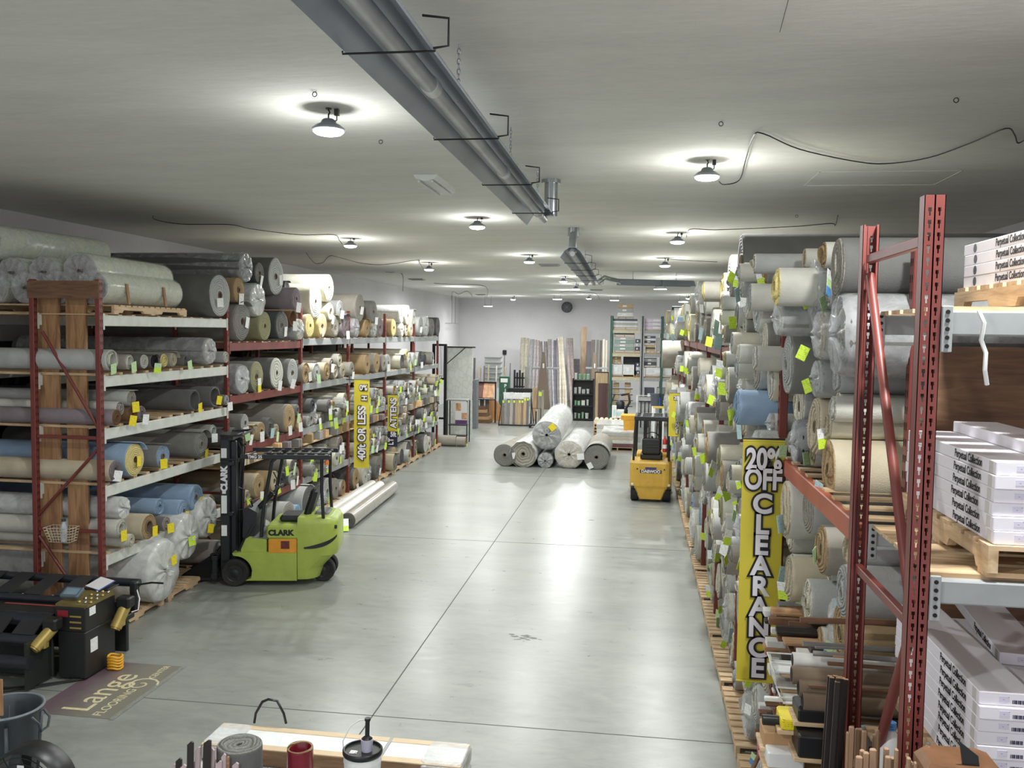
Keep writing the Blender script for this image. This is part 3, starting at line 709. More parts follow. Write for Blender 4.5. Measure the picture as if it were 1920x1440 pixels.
# lower tiers of the far bays: small remnants filled in two or three layers
TIGHT = 'gepbgwtcbsegpodmt'
for bay in range(1, 6):
    for tier, (rmin, rmax), layers, lim in (('third tier', (.11, .17), 2, 2.85), ('fourth tier', (.11, .19), 2, 1.72), ('floor tier', (.2, .33), 1, .95)):
        if bay == 1 and tier == 'third tier': continue
        y0, y1 = POSTS[bay]+.12, POSTS[bay+1]-.1
        for ly in range(layers):
            y = y0+(.2 if ly else 0)
            while True:
                R = rng.uniform(rmin, rmax)
                if y+2*R > y1: break
                en = rng.choice(TIGHT); bk = rng.choice('gepbgwcs')
                yy = y+R
                clash = any(e[0] == bay and e[1] == tier and abs(e[2]-yy) < (e[4]+R)*.98 and not e[7].get('gen') for e in EXPL)
                if not clash:
                    op = dict(gen=1, x=rng.uniform(-.12, .14)); q = rng.random()
                    if q < .5: op['tag'] = rng.choice(['l', 'wl', 'gl', 'g', 'w', 'l'])
                    if rng.random() < .16: op['wrapf'] = 1
                    if tier == 'floor tier' and rng.random() < .12: en = bk = 'u'
                    EXPL.append([bay, tier, yy, 9 if ly else 0, R, bk, en, op])
                y += 2*R+rng.uniform(.0, .06)+(.05 if ly else 0)
TAGM = dict(y=[TAGY], l=[TAGL], w=[TAGW], g=[TAGG], b=[TAGB])
TAGM['wl'] = [TAGW, TAGL]; TAGM['gl'] = [TAGG, TAGL]; TAGM['wg'] = [TAGW, TAGG]; TAGM['wy'] = [TAGW, TAGY]
keys = sorted({(e[0], e[1]) for e in EXPL})
for key in keys:
    rows = [e for e in EXPL if (e[0], e[1]) == key]
    st = Stack(SHELF[key])
    if key == (1, 'top tier'):                                    # the big roll lying at the end of the first bay reaches into this stack
        pass
    rows.sort(key=lambda e: e[3])
    for e in rows: e.append(st.put(e[2], e[4]*.985))
    for k, e in enumerate(sorted(rows, key=lambda e: e[2])):
        bay, tier, y, _, R, bk, en, op, z = e
        size = 'big ' if R > .34 else ('small ' if R < .17 else '')
        small = R < .2 and bay > 0
        o = make_roll('carpet_remnant' if small else 'carpet_roll', tier_label(bay, tier, size, CNAME[en], k), (RX_L+op.get('x', 0), y, z), R*.985, 3.5 if bay == 0 else (3.3 if R > .2 else 2.2), bk, en,
                      group=f'carpet rolls on the {tier} of the {BAYN[bay]} left bay', fl=rng.uniform(.95, 1.), hollow=bool(op.get('hollow')), core=op.get('core'), wrap=None,
                      pitch=op.get('pitch'), cat='carpet roll', n=18 if (bay > 2 and small) else 30)
        if op.get('wrapf'): add_wrap(o, R*.97, 2.5 if bay else 3.4, FILMW if op['wrapf'] == 2 or op.get('ws') else FILM, True, tail=bool(op.get('ws')))
        if rng.random() < .16 and not op.get('wrapf') and not op.get('hollow'): add_flap(o, R, bk)
        if op.get('tag'):
            far = bay > 0
            add_tag(o, R, TAGM[op['tag']], dz=op.get('dz'), yaw=rng.uniform(-.6, .1), w=.12 if not far else .11, h=.15 if not far else (.2 if len(op['tag']) == 1 else .27), x=.05 if not op.get('wrapf') else .1)
# wrapped pad rolls on the near top tier: axes along the aisle, lying on two pallets
PADM = mat('pad_foam', (206, 210, 186), .7, var=.05); 
def pallet(name, label, loc, lx, ly, rz=0, group=None, h=.13, m=None):
    t = thing(name, label, 'pallet', loc, (0, 0, rz), group)
    b = MB()
    nb = max(4, int(ly/.15))
    for k in range(nb): b.box(-lx/2, lx/2, -ly/2+k*ly/nb, -ly/2+k*ly/nb+ly/nb*.72, h-.02, h)
    b.build('deck_board', m or WOOD, t)
    for s in (-1, 0, 1):
        b = MB(); x = s*(lx/2-.02)
        b.prism([(-ly/2, .02), (-ly*.4, .02), (-ly*.38, .06), (-ly*.14, .06), (-ly*.12, .02), (ly*.12, .02), (ly*.14, .06), (ly*.38, .06), (ly*.4, .02), (ly/2, .02), (ly/2, h-.02), (-ly/2, h-.02)], x-.02, x+.02, 'x')
        b.build('stringer', m or WOODY, t)
    for k in (-1, 0, 1):
        b = MB(); b.box(-lx/2, lx/2, k*(ly/2-.06)-.05, k*(ly/2-.06)+.05, 0, .02); b.build('bottom_board', m or WOOD, t)
    return t
pallet('wooden_pallet', 'pallet under the cream wrapped pad rolls on near left rack top', (-7.72, 12.45, 4.456), 1.0, 2.0, group='pallets on the left rack')
pallet('wooden_pallet', 'pallet behind the first one on near left rack top, under stacked wrapped pads', (-9.3, 12.45, 4.456), 1.9, 2.0, group='pallets on the left rack')
pads = [(-7.55, 4.59, .235, 'lower cream wrapped pad roll at the aisle edge of near left rack top'), (-7.72, 5.05, .25, 'upper cream wrapped pad roll at the aisle edge of near left rack top'),
        (-8.05, 4.59, .23, 'wrapped pad roll behind the end frame top board, bottom row'), (-8.27, 5.03, .22, 'wrapped pad roll end, second row, second from the aisle'),
        (-8.55, 4.59, .22, 'wrapped pad roll end, bottom row, third from the aisle'), (-8.76, 5.02, .22, 'wrapped pad roll end, second row, third from the aisle'), (-9.05, 4.59, .22, 'wrapped pad roll end, bottom row, fourth from the aisle'),
        (-9.25, 5.02, .22, 'wrapped pad roll end, second row, farthest from the aisle')]
for (x, z, R, lb) in pads:
    o = make_roll('pad_roll', lb, (x, 11.45, z+R*(.0 if z > 5 else 1.0)-(.0 if z > 5 else .0)), R, 2.05, 'c', 'e', rz=-PI/2, group='wrapped pad rolls', cat='pad roll', tele=.01)
    o.data.materials[0] = PADM
    add_wrap(o, R, 2.03, FILM)
o = make_roll('pad_roll', 'long cream wrapped pad roll on top of all the others at the left edge', (-9.02, 11.3, 5.45), .235, 2.2, 'c', 'e', rz=-PI/2-.12, group='wrapped pad rolls', cat='pad roll')
o.data.materials[0] = PADM; add_wrap(o, .235, 2.18, FILM)
# stakes holding the lowest pad roll
for k, yy in enumerate((11.9, 12.9)):
    b = MB(); b.cbox(-.012, .012, -.03, .03, 0, .3, .003)
    tag(b.build('wooden_stake', WOODZ, None, (-7.27, yy, 4.6), (0, -.12, 0)), 'wooden stake holding the lower cream pad roll, '+('nearer' if k == 0 else 'farther')+' of two', 'stake')
# folded carpet pieces standing on edge under the third tier
for bay in range(1, 6):
    y = POSTS[bay]+.35; k = 0
    while y < POSTS[bay+1]-.4:
        wd = rng.uniform(.12, .24); h_ = rng.uniform(.16, .24); col = rng.choice('tbehtmgbp')
        b = MB(); nl = 3
        for q in range(nl): b.cbox(-.9, rng.uniform(-.02, .02), q*wd/nl+.004, (q+1)*wd/nl-.004, 0, h_*rng.uniform(.92, 1), .012)
        o = b.build('folded_carpet', backing(PAL[col]), None, (RX_L+rng.uniform(0, .1), y, 1.76-.005))
        tag(o, f"{CNAME[col]} folded carpet piece, {ordinal(k)} in the row below third tier, {BAYN[bay]} left bay", 'carpet piece', f'folded carpet pieces in the {BAYN[bay]} left bay')
        y += wd+rng.uniform(.12, .5); k += 1
    b = MB(); b.cbox(-1.2, -.02, 0, POSTS[bay+1]-POSTS[bay]-.1, -.03, 0, .004)
    tag(b.build('shelf_board', WOOD, None, (RX_L-.02, POSTS[bay]+.05, 1.755)), f'plywood shelf carrying folded carpet pieces in the {BAYN[bay]} left bay', 'shelf', 'plywood shelves')
# floor pallets along the left rack
for i in range(13):
    y = 11.9+i*1.62
    pallet('floor_pallet', f'pallet on the floor along left rack, {ordinal(i)} from the near end', (-7.75, y, .0), 1.1, 1.5, group='floor pallets of the left rack')
# ---------------------------------------------------------------- right roll rack
RXB = 1.22
RPOST = [5.0+2.8*i for i in range(11)]
RB = ['first', 'second', 'third', 'fourth', 'fifth', 'sixth', 'seventh', 'eighth', 'ninth', 'tenth']
for i in range(10):
    y0, y1 = RPOST[i], RPOST[i+1]
    t = thing('pallet_rack', f'{RB[i]} bay of right rack from the near end, red posts and orange beams', 'rack', (RXB, y0, 0), group='right rack bays')
    ends = ([0] if i else []) + ([y1-y0] if i == 9 else [])
    for dy in ends:
        for xx in (0, .98, 2.6, 3.58): post_mesh(xx, dy, 4.85, side=-1).build('post', [RED, DARK], t)
        for xo in (0, 2.6):
            for z in (.4, 1.6, 2.8, 4.): 
                b = MB(); b.cbox(xo+.035, xo+.945, dy-.02, dy+.02, z, z+.04, .005); b.build('brace', RED, t)
    for z in ([1.72, 3.28] if i < 2 else [1.72, 3.28, 4.12]):
        for xx in (0, .98, 2.6, 3.58):
            b = MB(); b.cbox(xx-.03, xx+.03, .045, y1-y0-.045, z-.13, z, .008)
            for e in (.045, y1-y0-.055): b.box(xx-.04, xx-.028, e-.005, e+.03, z-.17, z+.02)
            b.build('beam', ORANGE if z < 3.5 else RED, t)
        b = MB(); k = .1
        while k < y1-y0-.1: b.box(0, 3.58, k, k+.1, z, z+.016); k += .3
        b.build('deck_board', WOOD, t)
for i in range(15):
    pallet('floor_pallet', f'pallet on the floor along right rack, {ordinal(i)} from the near end', (1.62, 6.4+i*1.72, .0), 1.12, 1.6, group='floor pallets of the right rack')
# an unused steel post between the rack and the cartons
b = post_mesh(0, 0, 4.86, side=-1); tag(b.build('steel_post', [RED, DARK], None, (1.66, 5.72, 0)), 'single red post behind the near right frame, touching the big grey rolls', 'post')

REX = []
def rm(rows):
    for r in rows:
        u, v, rp, bk, en = r[:5]; op = r[5] if len(r) > 5 else {}
        xx = op.get('x', 1.05); p = at_x(xx, u, v); R = rp*depth(p)/F_PX
        REX.append((p.y, p.z, R, bk, en, op, xx))
rm([(1388, 490, 50, 's', 's', dict(nm='big dark grey roll topping the right rack, side showing', core=.08)), (1368, 531, 54, 'g', 'g', dict(nm='big pale grey roll end beside the topmost dark roll, farther along')),
    (1400, 549, 48, 'c', 'w', dict(nm='cream roll just under the topmost dark grey roll', tag='w')), (1419, 577, 50, 'w', 'p', dict(nm='speckled pale roll under the cream one near the top of the right rack')),
    (1456, 538, 38, 'w', 'y', dict(x=.98, nm='golden shag remnant end near the top of the right rack', pitch=.05)), (1463, 596, 34, 'g', 'w', dict(wrap=1, nm='clear wrapped white remnant directly below the golden shag end')),
    (1496, 580, 80, 'g', 'g', dict(x=1.27, nm='tall grey roll end with white rims, right of the red post', pitch=.09, tele=.05)), (1529, 552, 68, 'g', 'p', dict(x=1.27, wrap=1, tag='l', nm='grey roll in clear film with green label, near the top right')),
    (1569, 502, 58, 's', 'e', dict(x=1.27, tag='bb', nm='narrow speckled shag end standing highest beside the near frame')), (1576, 628, 78, 's', 's', dict(x=1.27, wrap=1, nm='big roll in grey film tied at its mouth, by the near frame')),
    (1476, 684, 58, 'g', 'p', dict(x=1.16, nm='shaggy pale grey disc end in the middle of the right rack', pitch=.02)), (1496, 832, 46, 'k', 'k', dict(x=1.27, wrap=1, nm='black roll in glossy film above the orange beam', tag='g')),
    (1552, 880, 60, 'b', 't', dict(x=1.27, nm='big fuzzy tan roll end resting above the orange beam by the near frame', tag='b', pitch=.05)), (1527, 800, 56, 'b', 'b', dict(x=1.27, nm='beige fuzzy roll above the tan one over the orange beam')),
    (1472, 955, 56, 'w', 'b', dict(x=1.16, nm='jute-edged roll below the orange beam next to the banner', tag='b', pitch=.05)), (1515, 955, 46, 'p', 'e', dict(x=1.27, nm='pale grey roll with bare side just under the orange beam')), (1540, 1030, 50, 'e', 't', dict(x=1.27, nm='grey-backed roll with tan speckled end under the orange beam', tag='g')),
    (1507, 1090, 34, 's', 's', dict(x=1.27, nm='charcoal remnant under the tan speckled roll', tag='g')), (1580, 1108, 50, 'p', 'p', dict(x=1.27, nm='speckled white roll end lowest beside the near frame')), (1574, 1185, 56, 't', 't', dict(x=1.27, nm='brown speckled roll end just above the trim boards by the near frame', tag='bl')),
    (1478, 1085, 42, 'b', 'b', dict(x=1.16, nm='beige remnant right of the banner, above the trim boards', tag='wl'))])
RTAG = dict(l=[TAGL], w=[TAGW], g=[TAGG], b=[TAGB, TAGB], bb=[TAGW, TAGG, TAGBL], bl=[TAGG, TAGBL], p=[TAGW, TAGP], wl=[TAGW, TAGL], y=[TAGY])
def rroll(name, label, y, z, R, bk, en, x, op, L=3.2, n=30, group='clearance rolls on the right rack'):
    o = make_roll(name, label, (x, y, z), R, L, bk, en, rz=PI, group=group, fl=rng.uniform(.94, 1.), tele=op.get('tele', .03), core=op.get('core'), pitch=op.get('pitch'), n=n)
    if op.get('wrap'): add_wrap(o, R*.97, L-.2, FILM if op['wrap'] == 1 else FILMW, tail=op['wrap'] == 2)
    if op.get('tag'): add_tag(o, R, RTAG[op['tag']], yaw=rng.choice((-1, 1))*rng.uniform(.5, 1.1), w=.1 if y > 9 else .075, h=(.13 if y > 9 else .1)*(.6+.4*len(RTAG[op['tag']])), x=.05 if not op.get('wrap') else .1, roll=rng.uniform(-.5, .5))
    return o
for (y, z, R, bk, en, op, xx) in REX: rroll('rug_roll' if R > .2 else 'rug_remnant', op['nm'], y, z, R, bk, en, xx, op)
def fill(y0, y1, z0, zmax, r0, r1, tiername, tries=400, mcol='bcpwetbcgwcpo', small=18, xj=(-.2, .1)):
    """rolls stacked on a deck until the tier is full"""
    st = Stack(z0); st.c = [(e[0], e[1], e[2]) for e in REX]
    out = []
    for k in range(tries):
        R = rng.uniform(r0, r1); y = rng.uniform(y0+R, y1-R)
        zs = [z0+R]+[zj+math.sqrt(max(0, (R+Rj)**2-(y-yj)**2)) for (yj, zj, Rj) in st.c if abs(y-yj) < R+Rj]
        best = None
        for z in sorted(zs):                                        # lowest free resting place
            if z < z0+R-1e-4: continue
            if all((y-yj)**2+(z-zj)**2 >= (R+Rj)**2*.985 for (yj, zj, Rj) in st.c): best = z; break
        if best is None or best+R > zmax: continue
        st.c.append((y, best, R)); out.append((y, best, R))
    out.sort()
    for k, (y, z, R) in enumerate(out):
        en = rng.choice(mcol); bk = rng.choice('gpwepcw'); op = {}
        if rng.random() < .36: op['tag'] = rng.choice(['l', 'w', 'g', 'b', 'wl', 'l', 'wl'])
        if rng.random() < .12: op['wrap'] = 1
        if rng.random() < .03: en = bk = 'u'
        rroll('rug_remnant' if R < .22 else 'rug_roll', f"{CNAME[en]} carpet roll, {ordinal(k)} from near end, {tiername}, right rack", y, z, R*.99, bk, en, (1.07 if y > 7.7 else 1.3)+rng.uniform(*(xj if y > 7.7 else (-.07, .1))), op, 2.6, small, f'rolls on the {tiername} of the right rack')
fill(5.7, 10.7, 1.74, 3.1, .08, .19, 'middle tier of near half', 260)
fill(6.0, 10.7, 3.3, 5.0, .08, .2, 'upper tier of near half', 300)
fill(7.6, 16.0, .14, 1.55, .15, .3, 'floor tier of near half', 150, 'wpwcwpewpcb', xj=(.1, .27))
fill(10.9, 19, 1.74, 3.1, .15, .25, 'middle tier of centre', 110)
fill(10.9, 19, 3.3, 3.97, .14, .24, 'upper tier of centre', 60)
fill(10.9, 19, 4.14, 5.15, .15, .28, 'top tier of centre', 80, 'cwbcwpybo')
fill(16.1, 33, .14, 1.45, .24, .36, 'floor tier of far half', 110, 'wpwcwpucw', 16, (.02, .22))
fill(19.1, 33, 1.74, 3.0, .22, .32, 'middle tier of far half', 120, small=16)
fill(19.1, 33, 3.3, 3.97, .2, .31, 'upper tier of far half', 50, small=16)
fill(19.1, 33, 4.14, 5.1, .22, .34, 'top tier of far half', 90, 'cwbcwpybo', 16)
# long green roll topping the far end
p = at_y(31.5, 1262, 590)
o = make_roll('rug_roll', 'dark green roll jutting out on top of the far end of the right rack', (p.x-.05, 31.5, p.z), .3, 3.2, 'g', 'd', rz=PI); o.data.materials[0] = mat('green_roll', (34, 60, 58), .7); o.data.materials[1] = o.data.materials[0]
p = at_x(.72, 1262, 677)
o = make_roll('rug_roll', 'pale rounded roll end sticking far out into the aisle at the far right rack', (.62, 25.2, 3.72), .4, 3.2, 'e', 'e', rz=PI)

# ---------------------------------------------------------------- hanging banners
def banner(name, label, x0, x1, y, z0, z1, lines, two=None, to=None):
    cx = (x0+x1)/2; t = thing(name, label, 'banner', (cx, y, z0))
    W, H = x1-x0, z1-z0; b = MB(); nx, nz = 6, 30; vs = []
    for s in (0, .004):
        for j in range(nz+1):
            for i in range(nx+1):
                a, c = i/nx, j/nz
                vs.append(((a-.5)*W, .012*math.sin(a*5+c*3)*(1-c*.6)+s, c*H))
    k = (nx+1)*(nz+1); fs = []
    for j in range(nz):
        for i in range(nx):
            q = j*(nx+1)+i; f = (q, q+1, q+nx+2, q+nx+1); fs += [f, tuple(k+w_ for w_ in f[::-1])]
    b.add(vs, fs, 0, True); b.build('sheet', BANNER, t)
    b = MB(); b.cyl((-W/2, 0, H), (W/2, 0, H), .008, n=8); b.cyl((-W/2, 0, 0), (W/2, 0, 0), .01, n=8); b.build('hem_rod', BANNER, t)
    if to is not None:
        b = MB(); b.cyl((-W/2 if to > cx else W/2, .012, H+.012), (to-cx, .012, H+.012), .012, n=8); b.build('bracket', BLACK, t)
    if two:
        b = MB(); b.box(-W/2-.002, W/2+.002, -.02, -.014, -.0, two*H); b.build('navy_panel', NAVY, t)
    for (s, fx, fz, size, rot, sx) in lines:
        loc = (fx*W, -.02 if not two else -.026, fz*H)
        text(s, INK, t, (loc[0], loc[1], loc[2]), (PI/2, -rot, 0), size*1.0, .022*size/.2, sx=sx, name='outline')
        text(s, BWHITE, t, (loc[0], loc[1]-.004, loc[2]), (PI/2, -rot, 0), size, .007*size/.2, sx=sx)
    return t
a, c = at_y(7.5, 1378, 825), at_y(7.5, 1452, 828); d = at_y(7.5, 1380, 1275)
BX0, BX1, BZ0, BZ1 = d.x, d.x+.335, d.z, a.z
H_ = BZ1-BZ0
L_ = [('20%', 0, 1-(860-825)/450, .24, 0, .7), ('OFF', 0, 1-(897-825)/450, .235, 0, .72)]
for ch, vv in zip('CLEARANCE', (943, 992, 1044, 1095, 1128, 1143, 1187, 1232, 1250)): pass
for k, ch in enumerate('CLEARANCE'): L_.append((ch, .0, 1-(942+k*38.4-825)/450, .222, 0, 1.0))
banner('hanging_banner', 'tall yellow clearance banner hanging in front of the right rack', BX0, BX1, 7.5, BZ0, BZ1, L_, to=1.2)
banner('hanging_banner', 'tall yellow banner about lengths hanging on the left rack post', -7.06, -6.66, 21.45, .82, 3.02, [('40ft OR LESS', .05, .40, .27, PI/2, .92), ('H', .2, .8, .2, PI/2, .9), ('0%', .12, .915, .19, 0, .9)], to=-7.3)
banner('hanging_banner', 'narrow yellow and navy banner on the left rack beyond the longer one', -7.1, -6.8, 24.6, .95, 2.42, [('ATTENS', .12, .66, .25, PI/2, .95), ('5ft', .1, .24, .2, 0, .8), ('LT', -.1, .1, .2, PI/2, .9)], two=.3, to=-7.3)
p = at_y(21.4, 1255, 738); q = at_y(21.4, 1279, 818)
banner('hanging_banner', 'short yellow banner at the far right rack beside the yellow forklift', p.x, p.x+.33, 21.4, q.z, p.z, [('20%', .1, .9, .12, 0, .9)]+[(ch, .1, .78-.085*k, .11, 0, 1) for k, ch in enumerate('CLEARANCE')], to=1.25)

# ---------------------------------------------------------------- near right rack with cartons
NX, NY, FY = 1.178, 3.9, 4.91
t = thing('pallet_rack', 'red pallet rack nearest the camera at the right edge, loaded with white cartons', 'rack', (NX, NY, 0))
def post_y(y, h, flip=False):
    """open channel with real keyhole slots punched through its face"""
    b = MB(); f = -1 if not flip else 1; yf = y+f*.035; ya, yb = sorted((yf, yf-f*.003)); yo = y-f*.035
    for x0, x1 in ((-.041, -.026), (-.012, .012), (.026, .041)): b.box(x0, x1, ya, yb, 0, h)
    b.box(-.003, .003, min(ya, yf-f*.008), max(yb, yf-f*.008), 0, h)
    for x in (-.041, .038): b.box(x, x+.003, y-.035, y+.035, 0, h)
    for x0, x1 in ((-.041, -.028), (.028, .041)): b.box(x0, x1, min(yo, yo+f*.003), max(yo, yo+f*.003), 0, h)
    z = .02
    for x0 in (-.026, .012):
        z = .02; b.box(x0, x0+.014, ya, yb, 0, z)
        while z < h-.05:
            b.box(x0, x0+.0035, ya, yb, z, z+.018); b.box(x0+.0105, x0+.014, ya, yb, z, z+.018)
            b.box(x0, x0+.014, ya, yb, z+.034, z+.0508); z += .0508
        b.box(x0, x0+.014, ya, yb, z, h)
    b.cbox(-.07, .07, y-.07, y+.07, 0, .008, .002)
    return b
for xx in (0, 2.9):
    for y in (0, FY-NY):
        b = post_y(y, 4.88, y > .5)
        b.v = [(p[0]+xx, p[1], p[2]) for p in b.v]; b.build('post', [RED, DARK], t)
    for z in (4.68, 3.05, 1.4, .3):
        b = MB(); b.cbox(xx-.018, xx+.018, .035, FY-NY-.035, z, z+.045, .004); b.build('brace', RED, t)
    for za, zb, rev in ((4.62, 3.1, 1), (3.05, 1.5, 0), (1.35, .35, 1)):
        b = MB(); ya, yb = (.04, FY-NY-.04) if not rev else (FY-NY-.04, .04)
        b.cyl((xx, ya, za), (xx, yb, zb), .024, n=8); b.build('brace', RED, t)
for z in (4.41, 3.29, 2.2, .9):
    for y in (0, FY-NY):
        b = MB(); b.cbox(.045, 2.855, y-.03, y+.025, z-.1, z, .006); bo = b.build('beam', GREYBEAM, t)
        b = MB(); b.cbox(.042, .085, y-.045, y-.03, z-.17, z+.02, .003)
        for k in range(5): b.cyl((.064, y-.045, z-.005-k*.035), (.064, y-.048, z-.005-k*.035), .009, n=10, mi=1)
        b.build('beam_connector', [GREYBEAM, DARK], bo)
    b = MB()
    for k in range(5): b.box(.06, 2.84, .02+k*.2, .17+k*.2, z, z+.02)
    b.build('deck_board', WOOD, t)
b = MB(); b.box(.5, 2.85, 1.5, 1.52, 2.2, 4.25); b.build('back_panel', DARKWOOD, t)
BOXW = mat('white_carton', (228, 225, 232), .55, var=.03, scale=3.)
TAPE = mat('packing_tape', (206, 204, 200), .15, var=.02)
PRINT = tag_mat('carton_print', (208, 204, 222)); BARC = mat('barcode_print', (58, 54, 80), .6, var=.05)
CW, CH, CL = .226, .0575, 1.22
carton0 = {}
def carton(x, y, z, label, group, side, emblem=False, rz=0., purple=False):
    key = (side, emblem, purple)
    if key in carton0: return dup(carton0[key], (x, y, z), (0, 0, rz), label, group)
    t = thing('white_carton', label, 'carton', (x, y, z), (0, 0, rz), group); carton0[key] = t
    b = MB(); b.cbox(0, CW-.004, 0, CL, .0008, CH-.0008, .003); b.build('box_body', BOXW, t)
    b = MB(); b.box(.08, .12, -.001, 0, .018, .042); b.build('shipping_label', PRINT, t)
    b = MB()
    for k in range(9): b.box(.132+k*.0055, .135+k*.0055+.0012*(k % 3), -.001, 0, .012, .028)
    b.build('barcode', BARC, t)
    if purple:
        b = MB(); b.box(.185, .212, -.0012, 0, .016, .044); b.build('purple_mark', mat('purple_ink', (84, 74, 150), .6), t)
    if side:
        text('Perpetual Collection', INK, t, (-.0008, .32 if not emblem else .62, .03), (PI/2, 0, -PI/2), .052, .001, ext=.0004, sx=.78)
        b = MB(); b.box(-.0008, 0, .03, .075, .004, .054); b.build('tape', TAPE, t)
        if emblem:
            b = MB(); b.cyl((-.001, 1.06, .029), (0, 1.06, .029), .023, n=20); b.build('emblem', mat('emblem_ink', (74, 78, 86), .5), t)
    return t
LV = [('top level', 4.43, 1.72, 4, (4, 4, 3), True), ('middle level', 3.31, 1.47, 6, (6, 7, 6), False), ('lower level', 2.22, 1.45, 8, (8, 7, 7), False)]
for (nm, z, x0, _, cols, emb) in LV:
    pallet('wooden_pallet', f'pallet under the white cartons on the {nm} of the near right rack', (x0+.5, 4.52, z), 1.05, 1.3, group='pallets in the near right rack', h=.135)
    z0 = z+.136
    for ci, nrow in enumerate(cols):
        for k in range(nrow):
            jx, jy = rng.uniform(-.004, .004), rng.uniform(-.012, .012)
            carton(x0+ci*(CW+.006)+jx, 3.9+jy, z0+k*CH, f"white plank carton, {ordinal(k)} from the bottom, {ORD[ci]} column, {nm} of near right rack", f'white cartons on the {nm}', ci == 0, emb and ci == 0, purple=(nm == 'lower level' and k >= 6 and ci == 0))
carton(1.72, 4.42, 2.22+.136+7*CH+.001, 'loose white plank carton lying askew on the lower level stack', 'white cartons on the lower level', True, False, -.12)
b = MB(); b.tube([(0, 0, 0), (.02, -.01, -.05), (.015, 0, -.12), (.035, .0, -.17), (.03, -.012, -.24), (.045, 0, -.3)], .009, 5)
p = at_y(3.83, 1835, 582); tag(b.build('film_strip', WHITEPL, None, p), 'torn strip of white film dangling from the top carton pallet', 'plastic strip')

# ---------------------------------------------------------------- trim boards and clutter at the foot of the right rack
TR = {'white': mat('trim_white', (214, 214, 208), .5), 'brown': wood_mat('trim_brown', (96, 66, 48), (126, 90, 64)), 'tan': wood_mat('trim_tan', (150, 112, 80), (186, 148, 110)), 'dark': mat('trim_dark', (46, 40, 38), .5), 'grey': mat('trim_grey', (120, 118, 114), .5)}
t = thing('trim_rack', 'steel arm rack holding loose trim boards at the foot of the near right rack', 'rack', (1.3, 5.45, 0))
for yy in (0, 1.85):
    b = MB(); b.cbox(-.03, .03, yy-.03, yy+.03, 0, 2.3, .005); b.build('post', RED, t)
    for xx in (1.2,): 
        b = MB(); b.cbox(xx-.03, xx+.03, yy-.03, yy+.03, 0, 2.3, .005); b.build('post', RED, t)
shelf_z = (.3, .7, 1.08, 1.42, 1.76, 2.08)
for z in shelf_z:
    for xx in (0, 1.2):
        b = MB(); b.cbox(xx-.02, xx+.02, 0.02, 1.83, z-.03, z, .004); b.build('arm', RED, t)
for si, z in enumerate(shelf_z):
    y = 5.5; k = 0; top = (shelf_z+(2.3,))[si+1]-.06
    while y < 7.2:
        wdt = rng.choice((.07, .09, .11, .05, .13)); zz = z
        lay = 0
        while zz < top-.03 and lay < 4:
            h_ = rng.choice((.02, .028, .04, .05)); c_ = rng.choice(('brown', 'tan', 'brown', 'white', 'dark', 'grey', 'white', 'tan'))
            if zz+h_ > top: break
            b = MB(); e = rng.random()
            if e < .6: b.cbox(0, 2.3, 0, wdt, 0, h_, .003)
            else: b.prism([(0, 0), (wdt, 0), (wdt, h_), (wdt*.6, h_), (wdt*.3, h_*.5), (0, h_*.4)], 0, 2.3, 'x')
            o = b.build('profile_board', TR[c_], None, (1.08+rng.uniform(-.12, .1), y, zz), (0, 0, rng.uniform(-.012, .012)))
            tag(o, f'{c_} trim board, {ordinal(k)} on {ORD[si]} arm up, trim rack beside the near right frame', 'trim board', f'trim boards on the {ORD[si]} arm')
            k += 1; lay += 1; zz += h_+.001
        y += wdt+rng.uniform(.03, .12)
# dark strips bundled upright against the near frame, pale trims standing in front
GB = 'dark edge strips standing against the right frame'
for k in range(14):
    u = 1567+rng.uniform(0, 34); p = at_y(4.55+rng.uniform(-.12, .12), u, 1272+rng.uniform(-6, 8))
    b = MB(); b.box(-.011, .011, -.007, .007, 0, p.z); b.box(-.011, .011, -.007, .007, p.z, p.z+.002, 1)
    tag(b.build('edge_strip', [TR['dark'], TR['tan']], None, (p.x-.11, p.y, 0), (0, .03, 0)), f'dark upright edge strip, {ordinal(k)} of the bundle leaning by the near right post', 'strip', GB)
def upright(u, v, y, w_, label, m, g, d_=.02, name='trim_stick'):
    p = at_y(y, u, v); b = MB(); b.cbox(-w_/2, w_/2, -d_/2, d_/2, 0, p.z, .004)
    tag(b.build(name, m, None, (p.x, p.y, 0)), label, 'trim stick', g)
TANZ = wood_mat('stick_tan', (132, 104, 82), (170, 138, 110), axis='Z')
tall = [(1597, 1362, .022), (1608, 1366, .018), (1613, 1366, .018), (1621, 1370, .02), (1645, 1368, .016), (1647, 1372, .016), (1590, 1372, .012), (1640, 1376, .014)]
for k, (u, v, w_) in enumerate(tall): upright(u, v, 4.0+.04*(k % 3), w_, f'tall pale trim stick, {ordinal(k)} in the upright group left of the near post', TANZ, 'tall trim sticks')
low = [(1611, 1418, .026), (1617, 1406, .02), (1624, 1410, .022), (1631, 1413, .02), (1637, 1404, .026), (1662, 1402, .02), (1665, 1418, .022), (1673, 1420, .02), (1681, 1404, .014)]
for k, (u, v, w_) in enumerate(low): upright(u, v, 3.72+.04*(k % 2), w_, f'short pale trim stick, {ordinal(k)} in the front group by the near post', TANZ, 'short trim sticks')
for k in range(10):
    u = 1700+rng.uniform(0, 40); v = 1414+rng.uniform(0, 18)+k*.6; upright(u, v, 3.55+.03*(k % 4), .016, f'square trim stick end, {ordinal(k)} in the bundle before the near post', TANZ, 'bundled trim ends')
p = at_y(3.6, 1741, 1392); upright(1741, 1392, 3.6, .013, 'thin grey metal rod standing in front of the cartons', STEEL, None, .013, 'metal_rod')
